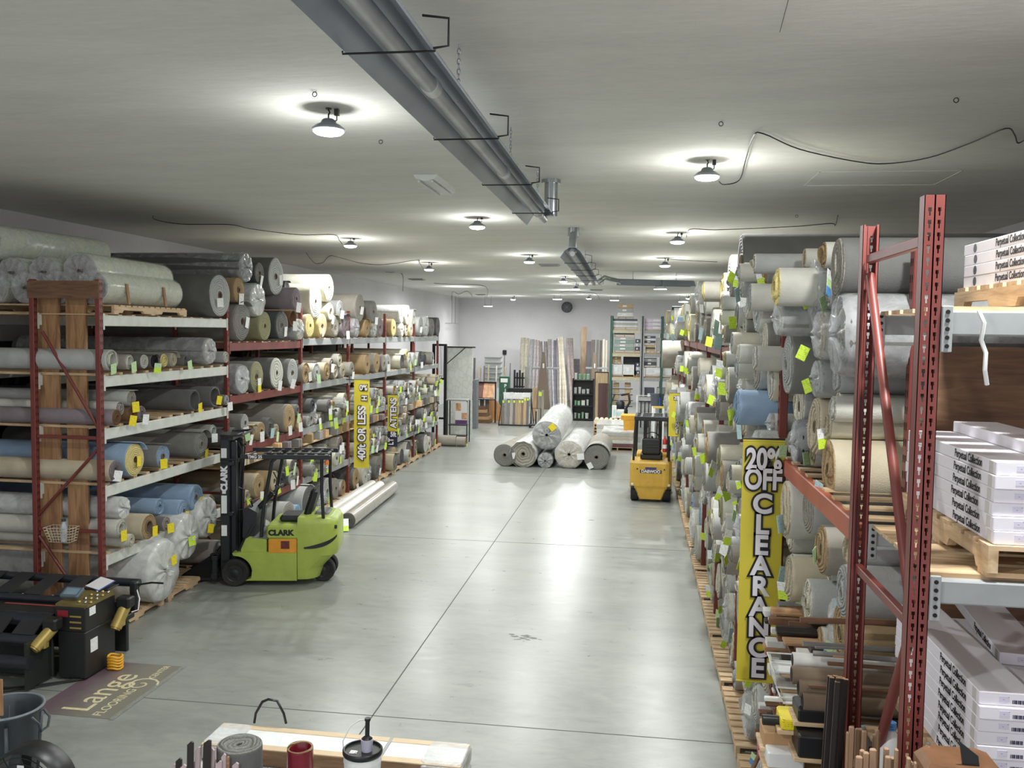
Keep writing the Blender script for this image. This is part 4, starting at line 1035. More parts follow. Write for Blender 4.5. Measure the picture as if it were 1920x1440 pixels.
p = at_y(4.35, 1672, 1360); t = thing('white_jug', 'white plastic jug behind the near right post', 'jug', (p.x, p.y, p.z-.32)); b = MB(); b.lathe([(.05, 0), (.06, .02), (.06, .2), (.035, .27), (.018, .29), (.018, .32)], n=16); b.build('jug_body', WHITEPL, t)
b = MB(); b.lathe([(.022, .3), (.022, .335)], n=12); b.build('cap', TAGBL, t)
b = MB(); b.cbox(-.2, .2, -.2, .2, 0, p.z-.32, .01); tag(b.build('crate', DARKWOOD, None, (p.x, p.y, 0)), 'dark crate under the white jug behind the near right post', 'crate')
p = at_y(3.5, 1800, 1422); b = MB(); b.cbox(-.14, .14, -.1, .12, 0, p.z, .03)
tag(b.build('wrapped_package', mat('brown_wrap', (112, 80, 58), .25, var=.25), None, (p.x, p.y, 0)), 'brown film-wrapped package at the bottom right, before the cartons', 'package')
p = at_y(3.45, 1828, 1402); b = MB(); b.prism([(-.03, 0), (.03, 0), (.012, .12), (-.055, .17)], -.004, .004, 'y')
tag(b.build('curved_scraper', BLACK, None, (p.x, p.y, p.z-.15)), 'black curved scraper standing on the brown package', 'scraper')
# leaning stick with white cross head, trays, black tubes
p0, p1 = at_y(5.35, 1472, 1312), at_y(5.2, 1398, 1470)
t = thing('push_broom', 'wooden pole with a white cross head leaning before the trim boards', 'tool', p1)
d = p0-p1; b = MB(); b.cyl((0, 0, -(p1.z)+.0) if False else (0, 0, 0), d, .013, n=8); b.cyl((0, 0, 0), -d*(p1.z/max(d.z, .01))*.0+Vector((-.0, 0, -.001)), .013, n=8) if False else None
q = -d*(p1.z/d.z); b.cyl((0, 0, 0), q, .013, n=8); b.build('pole', DARKWOOD, t)
b = MB(); b.cbox(d.x-.12, d.x+.13, d.y-.015, d.y+.015, d.z-.012, d.z+.012, .004); b.build('cross_head', WHITEPL, t)
b = MB(); b.box(d.x*.42-.03, d.x*.42+.05, d.y*.4-.02, d.y*.4-.018, d.z*.42-.06, d.z*.42+.03); b.build('pink_tag', TAGP, t)
def tray(u, v, y, w_, d_, h_, label, m):
    p = at_y(y, u, v); t = thing('plastic_tray', label, 'tray', (p.x, p.y, p.z)); b = MB()
    b.prism([(-w_/2, h_), (-w_*.4, 0), (w_*.4, 0), (w_/2, h_), (w_*.47, h_), (w_*.38, .006), (-w_*.38, .006), (-w_*.47, h_)], 0, d_, 'y'); b.build('tray_body', m, t)
    b = MB(); b.tube([(-w_/2, 0, h_), (w_/2, 0, h_), (w_/2, d_, h_), (-w_/2, d_, h_)], .005, 5, closed=True); b.build('rim', WHITEPL, t)
    b = MB(); b.cbox(-w_*.2, w_*1.5, .02, d_, -.04, -.002, .004); tag(b.build('shelf_board', WOOD, None, p), 'board under '+label, 'shelf')
CLEARP = film_mat('clear_plastic', (225, 228, 230), .5, .12, 3.)
tray(1478, 1262, 5.55, .2, .2, .05, 'white shallow tray sticking out below the trim boards', WHITEPL); tray(1476, 1292, 5.5, .16, .2, .1, 'clear plastic tray under the white one, by the trim boards', CLEARP); tray(1495, 1322, 5.3, .2, .15, .04, 'long white tray beside the wooden pole head', WHITEPL)
for k, (u, v, y, R, L, m, lb) in enumerate(((1470, 1352, 5.15, .03, .6, BLACK, 'black tube lying across the lower trim shelf'), (1526, 1240, 5.25, .045, .5, TR['white'], 'short white tube among the trim boards'), (1525, 1268, 5.15, .05, .8, COREM, 'upper brown cardboard tube by the near right frame'),
        (1538, 1292, 5.1, .05, .7, COREM, 'lower brown cardboard tube by the near right frame'), (1546, 1318, 5.05, .055, .6, COREM, 'thick cardboard tube under the other two by the near frame'))):
    p = at_y(y, u, v); b = MB(); b.cyl((-.12, 0, 0), (L, 0, 0), R, n=16); b.cyl((-.121, 0, 0), (-.12, 0, 0), R*.8, n=16, mi=1)
    tag(b.build('tube', [m, DARK], None, p), lb, 'tube', 'tubes by the trim boards')
for k, (u, v, y, w_, h_, d_, m, lb) in enumerate(((1536, 1404, 4.9, .22, .12, .25, BLACK, 'black bin on the lower trim shelf, by the leaning strips'), (1470, 1390, 5.1, .22, .09, .2, CARD, 'open carton of samples below the black tube'), (1474, 1428, 5.0, .2, .09, .22, WHITEPL, 'white bin at the bottom beside the wooden pole'),
        (1500, 1362, 5.05, .2, .06, .2, TAGY, 'yellow printed carton below the black tube'), (1535, 1345, 5.0, .22, .07, .2, BLACK, 'flat black case above the black bin'))):
    p = at_y(y, u, v); b = MB(); b.cbox(-w_/2, w_/2, 0, d_, -h_/2, h_/2, .008)
    tag(b.build('storage_bin', m, None, p), lb, 'bin', 'bins by the trim boards')
    b = MB(); b.cbox(-w_/2-.02, .6, 0, d_, -h_/2-.025, -h_/2-.001, .003); tag(b.build('shelf_board', WOOD, None, p), 'board under the '+lb, 'shelf')
# remnants standing loose on the near floor pallets
for k, (u, v, y, R, L, en, bk, lb) in enumerate(((1418, 1345, 9.2, .26, .7, 'p', 'e', 'fuzzy beige remnant end on the floor pallet under the banner'), (1420, 1400, 8.2, .2, .6, 'b', 'b', 'small folded beige remnant on the nearest floor pallet'), (1425, 1432, 7.6, .14, .5, 'e', 't', 'little tan remnant lowest on the nearest floor pallet'))):
    p = at_z(.13+R, u, v); rroll('rug_remnant', lb, p.y, .13+R, R, bk, en, p.x+.02, dict(tag=['l', 'bl', 'p'][k]), L)

# thin rods and strips lying loose over the lower trim arms
r3 = random.Random(21)
for k in range(34):
    c_ = r3.choice(('dark', 'white', 'brown', 'tan', 'grey', 'dark', 'brown')); y = r3.uniform(5.02, 5.4); z = r3.choice((1.86, 1.98, 2.1, 2.22, 2.34, 2.46, 2.58))+r3.uniform(0, .07); b = MB(); w_ = r3.uniform(.012, .03)
    if r3.random() < .4: b.cyl((0, 0, 0), (r3.uniform(.7, 1.2), 0, 0), w_*.6, n=10)
    else: b.cbox(0, r3.uniform(.7, 1.3), 0, w_, 0, w_*r3.uniform(.3, .9), .002)
    tag(b.build('loose_strip', TR[c_], None, (1.0+r3.uniform(-.06, .16), y, z), (0, r3.uniform(-.03, .03), r3.uniform(-.12, .12))), f'thin {c_} strip, {ordinal(k)} among loose strips by the lower near right frame', 'strip', 'loose strips by the near right frame')
t = thing('strip_holder', 'dark upright holder carrying the loose strips beside the near right frame', 'holder', (1.62, 5.15, 0))
for yy in (-.2, .28):
    b = MB(); b.cbox(-.02, .02, yy-.02, yy+.02, 0, 2.7, .004); b.build('post', BLACK, t)
for z in (1.86, 1.98, 2.1, 2.22, 2.34, 2.46, 2.58):
    b = MB(); b.cbox(-.015, .015, -.2, .28, z-.015, z, .003); b.build('arm', BLACK, t)
# ---------------------------------------------------------------- green forklift, seen from its side
LIMEP = mat('lime_green_paint', (158, 176, 78), .4, var=.12, scale=4.)
ORANGEP = mat('orange_panel_paint', (214, 148, 44), .45, var=.1)
VINYL = mat('black_vinyl', (36, 37, 40), .5, var=.15)
GUN = mat('dark_frame_paint', (34, 36, 40), .4, var=.12)
STEPM = mat('step_plate', (104, 106, 104), .6, var=.2)
ang = math.atan2(.255, 1.335)
t = thing('forklift', 'lime green electric forklift parked facing the left rack', 'forklift', (-6.66, 14.24, 0), (0, 0, ang))
W2 = .5
def wheel(t, x, y, r, w_, name='wheel'):
    b = MB(); b.lathe([(r*.62, -w_/2+.02), (r*.92, -w_/2), (r, -w_/2+.03), (r, w_/2-.03), (r*.92, w_/2), (r*.62, w_/2-.02)], (x, y, r), 28, 0, 'y')
    o = b.build(name, RUBBER, t)
    b = MB(); b.lathe([(.02, -w_/2+.0), (r*.3, -w_/2+.01), (r*.35, -w_/2+.05), (r*.63, -w_/2+.015), (r*.63, w_/2-.015), (r*.3, w_/2-.01)], (x, y, r), 24, 0, 'y')
    for k in range(5): b.cyl((x+r*.45*math.cos(k*1.257), y-w_/2+.01, r+r*.45*math.sin(k*1.257)), (x+r*.45*math.cos(k*1.257), y-w_/2+.04, r+r*.45*math.sin(k*1.257)), .014, n=6)
    b.build('hub', GUN, o)
wheel(t, 0, -W2+.07, .225, .17); wheel(t, 0, W2-.07, .225, .17); wheel(t, 1.4, -.12, .2, .15, 'steer_wheel'); wheel(t, 1.4, .2, .2, .15, 'steer_wheel')
def arc(cx, cz, r, a0, a1, n=8): return [(cx+r*math.cos(math.radians(a0+(a1-a0)*k/n)), cz+r*math.sin(math.radians(a0+(a1-a0)*k/n))) for k in range(n+1)]
b = MB()                                                       # skirt with the wheel arch cut out
prof = [(.16, .1)]+[(.27, .14)]+arc(0, .225, .29, 10, 88, 8)[0:]+[(-.02, .52), (-.04, .56), (.12, .58), (1.02, .58), (1.02, .1)]
b.prism(prof, -W2, -W2+.2, 'y'); b.prism(prof, W2-.2, W2, 'y'); b.build('side_skirt', LIMEP, t)
b = MB(); b.cbox(.3, 1.02, -W2+.19, W2-.19, .12, .56, .02); b.build('chassis', GUN, t)
b = MB(); b.prism([(.1, .56), (.1, .62), (.18, .8), (.22, .82), (.52, .79), (.52, .56)], -W2+.02, W2-.02, 'y'); b.build('front_cowl', LIMEP, t)
b = MB(); b.box(.2, .54, -W2+.03, W2-.03, .795, .815); b.build('step_plate', STEPM, t)
b = MB(); b.cbox(.55, 1.02, -W2-.004, W2+.004, .56, .8, .012); o = b.build('battery_panel', ORANGEP, t)
b = MB(); b.box(.76, .9, -W2-.009, -W2-.004, .64, .77); b.build('warning_plate', mat('warning_plate_print', (96, 40, 36), .5, var=.4, scale=30.), o)
b = MB(); b.cbox(.52, 1.25, -W2-.006, W2+.006, .8, 1.03, .03); o = b.build('battery_hood', LIMEP, t)
text('CLARK', INK, t, (.76, -W2-.0075, .905), (PI/2, 0, 0), .125, .008, sx=1.05)
b = MB()                                                       # rounded counterweight
def outl(z, s, x1): 
    return [(1.03, -W2*s, z), (x1-.25, -W2*s, z)]+[(x1-.25+.25*math.sin(a), -W2*s+.25-.25*math.cos(a), z) for a in [PI/2*k/6 for k in range(1, 7)]]+[(x1-.25+.25*math.cos(a), W2*s-.25+.25*math.sin(a), z) for a in [PI/2*k/6 for k in range(0, 7)]]+[(1.03, W2*s, z)]
b.loft([outl(.52, 1.0, 1.66), outl(.6, 1.01, 1.68), outl(1.04, 1.01, 1.68), outl(1.13, .98, 1.64), outl(1.16, .92, 1.55)], 0, True)
b.loft([outl(.12, .96, 1.36), outl(.3, .99, 1.42), outl(.52, 1., 1.62)], 0, False, True, False)
o = b.build('counterweight', LIMEP, t)
path = [(1.14+.29*k/6, -W2*1.01-.006) for k in range(7)]+[(1.43+.25*math.sin(a), -W2*1.01+.25-.256*math.cos(a)) for a in [PI/2*k/8 for k in range(1, 7)]]
b = MB(); n_ = len(path); R2 = []
for k, (x, y) in enumerate(path):
    f_ = k/(n_-1); zc = .655+.03*f_+.15*f_*f_; th_ = .012+.022*math.sin(PI*min(1, f_*.9))
    o_ = .01
    R2.append([(x, y+o_, zc-th_), (x, y-.004, zc-th_), (x, y-.004, zc+th_), (x, y+o_, zc+th_)])
b.loft(R2, 0, False); b.build('grip_slot', GUN, o)
b = MB(); x, y = path[-2]; b.cbox(x-.03, x+.03, y-.01, y+.02, .96, 1.02, .006); b.build('badge', GUN, o)
b = MB(); b.cbox(.68, 1.1, -.25, .25, 1.03, 1.14, .04); b.build('seat_cushion', VINYL, t)
b = MB(); T = Matrix.Translation((1.12, 0, 1.1)) @ Matrix.Rotation(.3, 4, 'Y'); b.cbox(-.06, .06, -.24, .24, 0, .52, .05, T=T); b.build('seat_back', VINYL, t)
b = MB(); b.cbox(1.26, 1.5, -.22, .22, 1.13, 1.2, .03); b.build('rear_tray', STEPM, t)
b = MB(); b.prism([(.1, .8), (.3, .82), (.34, 1.22), (.2, 1.3), (.12, 1.28)], -.38, .38, 'y'); b.build('dashboard', GUN, t)
b = MB(); b.cyl((.26, 0, 1.2), (.52, 0, 1.48), .045, n=10); b.build('steering_column', GUN, t)
b = MB(); q = Matrix.Translation((.55, 0, 1.52)) @ Matrix.Rotation(-.72, 4, 'Y')
b.tube([q @ Vector((.17*math.cos(a), .17*math.sin(a), 0)) for a in [2*PI*k/24 for k in range(24)]], .016, 8, closed=True)
for a in (0, 2.1, 4.2): b.cyl(q @ Vector((0, 0, -.03)), q @ Vector((.17*math.cos(a), .17*math.sin(a), 0)), .01, n=6)
b.cyl(q @ Vector((.1, -.1, 0)), q @ Vector((.1, -.1, .07)), .018, n=8); b.build('steering_wheel', VINYL, t)
for k in range(3):
    b = MB(); b.cyl((.24, -.28+.05*k, 1.22), (.2, -.28+.05*k, 1.4), .008, n=6); b.lathe([(.004, 0), (.018, .012), (.004, .035)], (.2, -.28+.05*k, 1.39), 10); b.build('lever', CHROME if k == 0 else GUN, t)
# overhead guard
for s in (-1, 1):
    b = MB(); b.tube([(.42, s*.42, .82), (.46, s*.44, 1.3), (.6, s*.44, 2.08), (.66, s*.44, 2.14)], .03, 8); b.build('guard_leg', GUN, t)
    b = MB(); b.tube([(1.45, s*.44, 1.1), (1.42, s*.44, 1.6), (1.42, s*.44, 2.14)], .028, 8); b.build('guard_leg', GUN, t)
    b = MB(); b.cbox(-.02+.1, 1.56, s*.44-.03, s*.44+.03, 2.13, 2.2, .008); b.build('guard_rail', GUN, t)
b = MB(); 
for k in range(7): b.cbox(.42+k*.17, .47+k*.17, -.42, .42, 2.16, 2.19, .005)
for y in (-.2, .2): b.cbox(.42, 1.5, y-.012, y+.012, 2.17, 2.2, .004)
b.build('roof_grille', GUN, t)
text('TMG 25', BWHITE, t, (.33, -.474, 2.165), (PI/2, 0, 0), .07, .003)
b = MB(); b.lathe([(.035, 0), (.035, .06), (.02, .08)], (1.5, -.42, 2.04), 12); b.build('beacon', mat('amber_lens', (220, 120, 40), .3), t)
# mast, chains, hoses, carriage and forks
for s in (-1, 1):
    b = MB(); b.cbox(-.27, -.12, s*.3-.06, s*.3+.06, .06, 2.48, .012); m_ = b.build('mast_channel', GUN, t)
    b = MB(); b.cbox(-.12, -.03, s*.22-.05, s*.22+.05, .1, 2.4, .012); b.build('inner_mast_channel', GUN, t)
    b = MB(); b.cyl((-.05, s*.16, .2), (-.05, s*.16, 2.1), .03, n=10); b.build('lift_cylinder', GUN, t)
    b = MB(); b.cyl((.0, s*.36, .5), (.28, s*.36, 1.0), .035, n=10); b.build('tilt_cylinder', GUN, t)
    b = MB(); b.tube([(-.02, s*.1, .4), (-.02, s*.1, 1.6), (.02, s*.12, 2.25), (-.04, s*.08, 2.35)], .014, 6); b.build('hose', RUBBER, t)
for z in (.35, 1.15, 2.0, 2.42):
    b = MB(); b.cbox(-.26, -.06, -.36, .36, z, z+.07, .01); b.build('mast_crossbar', GUN, t)
b = MB(); b.tube([(-.26, -.36, 2.5), (-.1, -.42, 2.5), (.1, -.4, 2.52), (.1, .4, 2.52), (-.1, .42, 2.5), (-.26, .36, 2.5)], .02, 6); b.tube([(-.26, -.37, 2.1), (-.0, -.44, 2.12), (.14, -.42, 2.14), (.14, .42, 2.14)], .016, 6); b.build('hose_guard', GUN, t)
b = MB(); b.tube([(.06, -.47, 1.28), (.14, -.48, 1.3), (.16, -.48, 1.62), (.06, -.47, 1.66)], .012, 6); b.tube([(.56, -.45, 1.6), (.66, -.47, 1.56), (.69, -.47, 1.8), (.63, -.46, 1.92)], .012, 6); b.build('grab_handle', GUN, t)
b = MB(); b.cbox(-.4, -.3, -.45, .45, .1, .2, .01); b.cbox(-.4, -.3, -.45, .45, .42, .5, .01); b.cbox(-.39, -.31, -.44, -.36, .1, .5, .01); b.cbox(-.39, -.31, .36, .44, .1, .5, .01); b.build('carriage', GUN, t)
for s in (-1, 1):
    b = MB(); b.prism([(-.45, .06), (-.45, .5), (-.405, .5), (-.405, .1), (-1.02, .075), (-1.02, .06)], s*.28-.05, s*.28+.05, 'y'); b.build('fork', GUN, t)
text('CLARK', BWHITE, t, (-.2, -.364, 1.78), (PI/2, -PI/2, 0), .14, .009, sx=.95)
for z, h_ in ((2.13, .16), (1.2, .3), (.82, .18)):
    b = MB(); b.box(-.25, -.16, -.3665, -.3605, z, z+h_); b.build('decal', WHITE if z != .82 else TAGW, t)
b = MB(); b.box(-.235, -.175, -.3665, -.3605, 1.53, 1.59); b.build('emblem_plate', WHITE, t)

# ---------------------------------------------------------------- yellow forklift, seen from behind
YELP = mat('yellow_paint', (204, 164, 66), .42, var=.1, scale=4.)
t = thing('forklift', 'yellow forklift seen from behind, parked beside the right rack', 'forklift', (.35, 22.65, 0), (0, 0, -.03))
for s in (-1, 1):
    b = MB(); b.lathe([(.14, -.1), (.24, -.1), (.26, -.07), (.26, .07), (.24, .1), (.14, .1)], (s*.4, .32, .26), 24, 0, 'x'); o = b.build('rear_wheel', RUBBER, t)
    b = MB(); b.lathe([(.02, -.09), (.14, -.07), (.14, .07), (.02, .09)], (s*.4, .32, .26), 16, 0, 'x'); b.build('hub', YELP, o)
    b = MB(); b.lathe([(.16, -.12), (.3, -.12), (.33, -.09), (.33, .09), (.3, .12), (.16, .12)], (s*.42, 1.75, .33), 24, 0, 'x'); b.build('front_wheel', RUBBER, t)
b = MB()
def rect(z, w_, y0, c=.07):
    return [(-w_+c, y0, z), (w_-c, y0, z), (w_, y0+c, z), (w_, .9, z), (-w_, .9, z), (-w_, y0+c, z)]
b.loft([rect(.36, .52, .02), rect(.42, .525, 0), rect(1.0, .525, 0), rect(1.05, .515, .03)], 0, False)
b.loft([rect(.08, .28, .06, .03), rect(.36, .4, .02, .04)], 0, False); o = b.build('counterweight', YELP, t)
b = MB(); b.box(-.29, .29, -.006, 0, .43, .92); b.build('access_panel', mat('yellow_panel_paint', (198, 158, 62), .42, var=.08), o)
b = MB(); b.box(-.27, .27, -.012, -.004, .76, .84); b.build('name_plate', BLACK, o)
b = MB(); b.box(-.14, .14, -.012, -.004, .85, .91); b.build('blue_red_plate', mat('plate_blue', (58, 60, 110), .5, var=.5, scale=12.), o)
text('DAEWOO', BWHITE, t, (0, -.014, .8), (PI/2, 0, 0), .095, .004, sx=1.1)
b = MB(); b.box(-.2, .2, .05, .062, .19, .25); b.T = None; b.build('bumper_plate', GUN, o)
for s in (-1, 1):
    b = MB(); b.cbox(s*.45-.04, s*.45+.04, -.012, .01, .36, .42, .005); b.build('tail_lamp', GUN, o)
    b = MB(); b.cyl((s*.46, -.014, .47), (s*.46, .0, .47), .032, n=12); b.build('reflector', WHITE, o)
    b = MB(); b.cyl((s*.34, -.01, .86), (s*.34, .01, .86), .02, n=8); b.build('bolt', GUN, o)
    b = MB(); b.tube([(s*.45, .2, 1.03), (s*.43, .22, 1.6), (s*.41, .3, 2.1)], .03, 8); b.build('guard_leg', GUN, t)
    b = MB(); b.tube([(s*.43, 1.75, .7), (s*.42, 1.55, 1.5), (s*.4, 1.35, 2.14)], .03, 8); b.build('guard_leg', GUN, t)
    b = MB(); b.cbox(s*.2-.05, s*.2+.05, 1.95, 2.1, .1, 2.1, .01); b.build('mast_channel', GUN, t)
    b = MB(); b.cyl((s*.1, 2., .1), (s*.1, 2., 1.9), .03, n=10); b.build('lift_cylinder', CHROME, t)
b = MB(); b.cbox(-.45, .45, .25, .32, 2.06, 2.17, .02); b.cbox(-.43, .43, 1.3, 1.37, 2.1, 2.17, .01); b.cbox(-.45, -.38, .27, 1.35, 2.1, 2.17, .01); b.cbox(.38, .45, .27, 1.35, 2.1, 2.17, .01)
for k in range(4): b.cbox(-.38, .38, .45+k*.22, .5+k*.22, 2.12, 2.16, .005)
for k in range(3): b.cbox(-.3+.28*k, -.24+.28*k, .3, 1.32, 2.12, 2.17, .004)
b.build('overhead_guard', GUN, t)
b = MB(); b.cbox(-.28, .28, .3, .8, 1.05, 1.22, .04); b.build('seat_cushion', VINYL, t)
b = MB(); b.cbox(-.24, .24, .26, .36, 1.2, 1.62, .06); b.build('seat_back', VINYL, t)
for k in range(2):
    b = MB(); b.cbox(-.17, .17, .25, .262, 1.38+k*.07, 1.41+k*.07, .004); b.build('seat_seam', GUN, t)
b = MB(); b.cbox(-.4, .4, .95, 1.6, .3, 1.15, .03); b.build('body', YELP, t)
b = MB(); q = Matrix.Translation((0, 1.2, 1.55)) @ Matrix.Rotation(-.9, 4, 'X')
b.tube([q @ Vector((.17*math.cos(a), .17*math.sin(a), 0)) for a in [2*PI*k/20 for k in range(20)]], .015, 6, closed=True); b.cyl((0, 1.2, 1.55), (0, 1.5, 1.1), .03, n=8); b.build('steering_wheel', VINYL, t)
b = MB(); b.lathe([(.03, 0), (.055, .01), (.055, .3), (.03, .36), (.015, .37), (.015, .41)], (.335, .2, 1.28), 14); o = b.build('fire_extinguisher', mat('extinguisher_red', (180, 44, 44), .35), t)
b = MB(); b.lathe([(.056, .1), (.056, .2)], (.335, .2, 1.28), 14); b.build('white_band', WHITE, o)
b = MB(); b.tube([(.46, .22, 1.95), (.52, .15, 1.95), (.53, .15, 1.86)], .008, 5); b.cbox(.48, .58, .12, .15, 1.7, 1.88, .01); b.build('mirror', GUN, t)

# ---------------------------------------------------------------- pile of rolls in the middle of the aisle
def pile(name, label, un, vn, uf, vf, R, back, end, yn=27.8, yf=31.4, z=None, zf=None, wrap=None, **kw):
    a, c = at_y(yn, un, vn), at_y(yf, uf, vf)
    if z is not None: a.z = z
    if zf is not None: c.z = zf
    d = c-a; d.z *= 1 if zf is not None else 0
    L = d.length; rz = math.atan2(-d.y, -d.x); ry = math.asin(max(-1, min(1, d.z/L)))
    o = make_roll(name, label, a, R, L, back, end, rz=rz, group='rolls piled in the aisle', core=.06, **kw)
    o.rotation_euler = (0, ry, rz)
    if wrap: add_wrap(o, R, L, wrap, tail=kw.get('tele', 0) > .03)
    return o
GLOSS = mat('bare_vinyl_back', (186, 182, 170), .25, var=.06)
o = pile('carpet_roll', 'grey roll lying leftmost in the pile on the aisle floor', 946, 856, 996, 815, .37, 'e', 'g', z=.36, fl=.97); add_tag(o, .37, [TAGW], .3, .1, .5)
o = pile('carpet_roll', 'unwrapped roll end with dark ring, second from the left in the aisle pile', 981, 846, 1012, 807, .43, 'x', 'e', z=.42, wrap=None, pitch=.09); add_wrap(o, .43, 3.6, FILMW, gather=False)
o = pile('carpet_roll', 'biggest film-wrapped roll with yellow sticker, lying on top of the aisle pile', 1025, 831, 1050, 780, .46, 'x', 'g', z=1.05, zf=1.3, wrap=FILM); add_tag(o, .46, [TAGY], .12, .34, 0, .2, .2, .08, .7)
o = pile('carpet_roll', 'white film-wrapped roll with pleated mouth, second from the right in the aisle pile', 1067, 853, 1087, 806, .45, 'x', 'b', z=.46, wrap=FILM); add_tag(o, .45, [TAGW], .36, .05, 0, .22, .2, .1, .1)
o = pile('carpet_roll', 'grey roll with loose outer flap, rightmost in the aisle pile', 1118, 860, 1128, 815, .4, 'e', 'g', z=.39); add_tag(o, .4, [TAGW], -.24, -.18, 0, .16, .2, .04, .5)
b = MB(); b.loft([[(x, .42*math.cos(a)+.03, .42*math.sin(a)*(1.06)+.02) for a in [PI*.02+PI*.9*k/14 for k in range(15)]] for x in (-.5, -.3, .06)], 0, True, False, False, closed=False); b.build('loose_flap', backing(PAL['p']), o)
o = pile('carpet_roll', 'dark film-wrapped roll squeezed lowest under the aisle pile', 1022, 869, 1040, 830, .24, 's', 's', z=.23, wrap=FILM)

# long vinyl rolls on the floor by the left rack
for k, (a, c, R, m, lb) in enumerate((((-6.15, 18.3), (-6.36, 22.5), .17, mat('vinyl_taupe', (158, 152, 144), .25, var=.05), 'glossy taupe vinyl roll on the floor, nearest the aisle, by the left rack'),
        ((-6.52, 18.6), (-6.72, 22.6), .15, mat('vinyl_white', (222, 222, 218), .25, var=.05), 'white vinyl roll on the floor, middle of the three by the left rack'), ((-6.86, 18.7), (-7.0, 22.8), .14, mat('vinyl_pale', (206, 204, 198), .3, var=.05), 'pale vinyl roll on the floor, closest to the left rack'))):
    dx, dy = c[0]-a[0], c[1]-a[1]; L = math.hypot(dx, dy)
    o = make_roll('vinyl_roll', lb, (a[0], a[1], R), R, L, 'e', 'g', rz=math.atan2(-dy, -dx), group='vinyl rolls on the floor', fl=1., cat='vinyl roll', tele=.005)
    o.data.materials[0] = m
    if k == 0:
        b = MB(); b.box(0, .002, -.06, .06, -.2, 0, 0); b.box(0, .002, -.06, .06, -.34, -.2, 1); b.build('price_tag', [TAGW, TAGL], o, (.1, -.02, .06), (0, -.9, .3))

# ---------------------------------------------------------------- floor sticker
STK = mat('sticker_purple', (116, 88, 102), .45, var=.22, scale=5.)
def stick_mat():
    m, nt, p = nmat('floor_sticker_print'); L = nt.links
    tc = N(nt, 'ShaderNodeTexCoord'); sp = N(nt, 'ShaderNodeSeparateXYZ'); L.new(tc.outputs['Object'], sp.inputs[0])
    mr = N(nt, 'ShaderNodeMapRange'); mr.inputs['From Min'].default_value = .05; mr.inputs['From Max'].default_value = .75; L.new(sp.outputs[0], mr.inputs[0])
    no = N(nt, 'ShaderNodeTexNoise', Scale=9., Detail=6.); L.new(tc.outputs['Object'], no.inputs['Vector'])
    ad = N(nt, 'ShaderNodeMath', operation='MULTIPLY_ADD'); ad.inputs[1].default_value = .5; ad.inputs[2].default_value = -.25
    L.new(no.outputs['Fac'], ad.inputs[0])
    s2 = N(nt, 'ShaderNodeMath', operation='ADD'); L.new(mr.outputs[0], s2.inputs[0]); L.new(ad.outputs[0], s2.inputs[1])
    r = N(nt, 'ShaderNodeValToRGB'); e = r.color_ramp.elements
    e[0].position = .1; e[0].color = srgb(104, 86, 94); e[1].position = .75; e[1].color = srgb(122, 120, 108)
    L.new(s2.outputs[0], r.inputs[0]); L.new(r.outputs[0], p.inputs['Base Color']); p.inputs['Roughness'].default_value = .4
    return m
t = thing('floor_sticker', 'worn purple floor sticker with cream lettering before the cutting machine', 'sticker', (-6.62, 8.78, 0))
b = MB(); b.box(0, 1.02, 0, 1.55, .0016, .003); b.build('sheet', stick_mat(), t)
LET = mat('cream_print', (206, 196, 158), .5, var=.12, scale=20.)
text('Lange', LET, t, (.47, .66, .0034), (0, 0, PI/2), .47, .001, ext=.0004)
text('FLOORING', LET, t, (.78, .42, .0034), (0, 0, PI/2), .15, .001, ext=.0004)
text('CENTER', LET, t, (.8, 1.33, .0034), (0, 0, PI/2), .11, .001, ext=.0004)
b = MB(); b.tube([(.78+(.02+.011*k)*math.cos(-k*.5+2.2), .94+(.02+.011*k)*math.sin(-k*.5+2.2), .0037) for k in range(18)], .014, 4); 
b.v = [(x, y, min(.0045, max(.0032, z))) for x, y, z in b.v]; b.build('swirl', LET, t)
b = MB(); b.box(.97, 1.03, -.02, 1.57, .003, .0042); b.build('edge_tape', mat('silver_tape', (150, 152, 148), .35, .3, var=.25, scale=30.), t)
# ---------------------------------------------------------------- carpet cutting machine at the left
MG = mat('machine_dark_paint', (38, 42, 40), .5, var=.12, scale=5.)
MB2 = mat('machine_panel_black', (30, 32, 32), .45, var=.1)
BRASS = mat('brass_motor', (178, 156, 88), .35, .4, var=.12, scale=6.)
ROLLM = mat('roller_black', (40, 42, 48), .3, var=.15)
BELT = mat('belt_black', (38, 38, 40), .7, var=.12)
OX, OY = -6.53, 9.68
t = thing('cutting_machine', 'black carpet cutting machine with belts, brass motors and a control cabinet, lower left', 'cutting machine', (OX, OY, 0))
b = MB(); b.cbox(-.36, 0, 0, .62, .03, .6, .012); b.build('cabinet_base', MB2, t)
b = MB(); b.cbox(-.4, .005, .0, .62, .6, .9, .012); b.build('control_cabinet', MB2, t)
b = MB(); T = Matrix.Translation((-.4, .02, .9)); b.prism([(.0, .0), (.0, .03), (.55, .07), (.55, .0)], 0, .42, 'x'); b.v = [(x-.4, y+.02, z+.9) for x, y, z in b.v]; top = b.build('control_top', mat('brass_plate', (120, 108, 64), .4, .3, var=.15), t)
for k in range(12):
    b = MB(); x, y = -.12+.075*(k % 3)-.02, .1+.12*(k//3); b.lathe([(.014, 0), (.02, .006), (.012, .02), (.001, .022)], (x, y, .93+y*.07), 10); b.build('knob', CHROME if k % 2 else BRASS, top)
b = MB(); q = Matrix.Translation((-.29, .12, .96)) @ Matrix.Rotation(.45, 4, 'X'); b.cbox(-.12, .12, 0, .17, 0, .05, .012, T=q); o = b.build('display_unit', mat('display_housing', (84, 98, 108), .4), t)
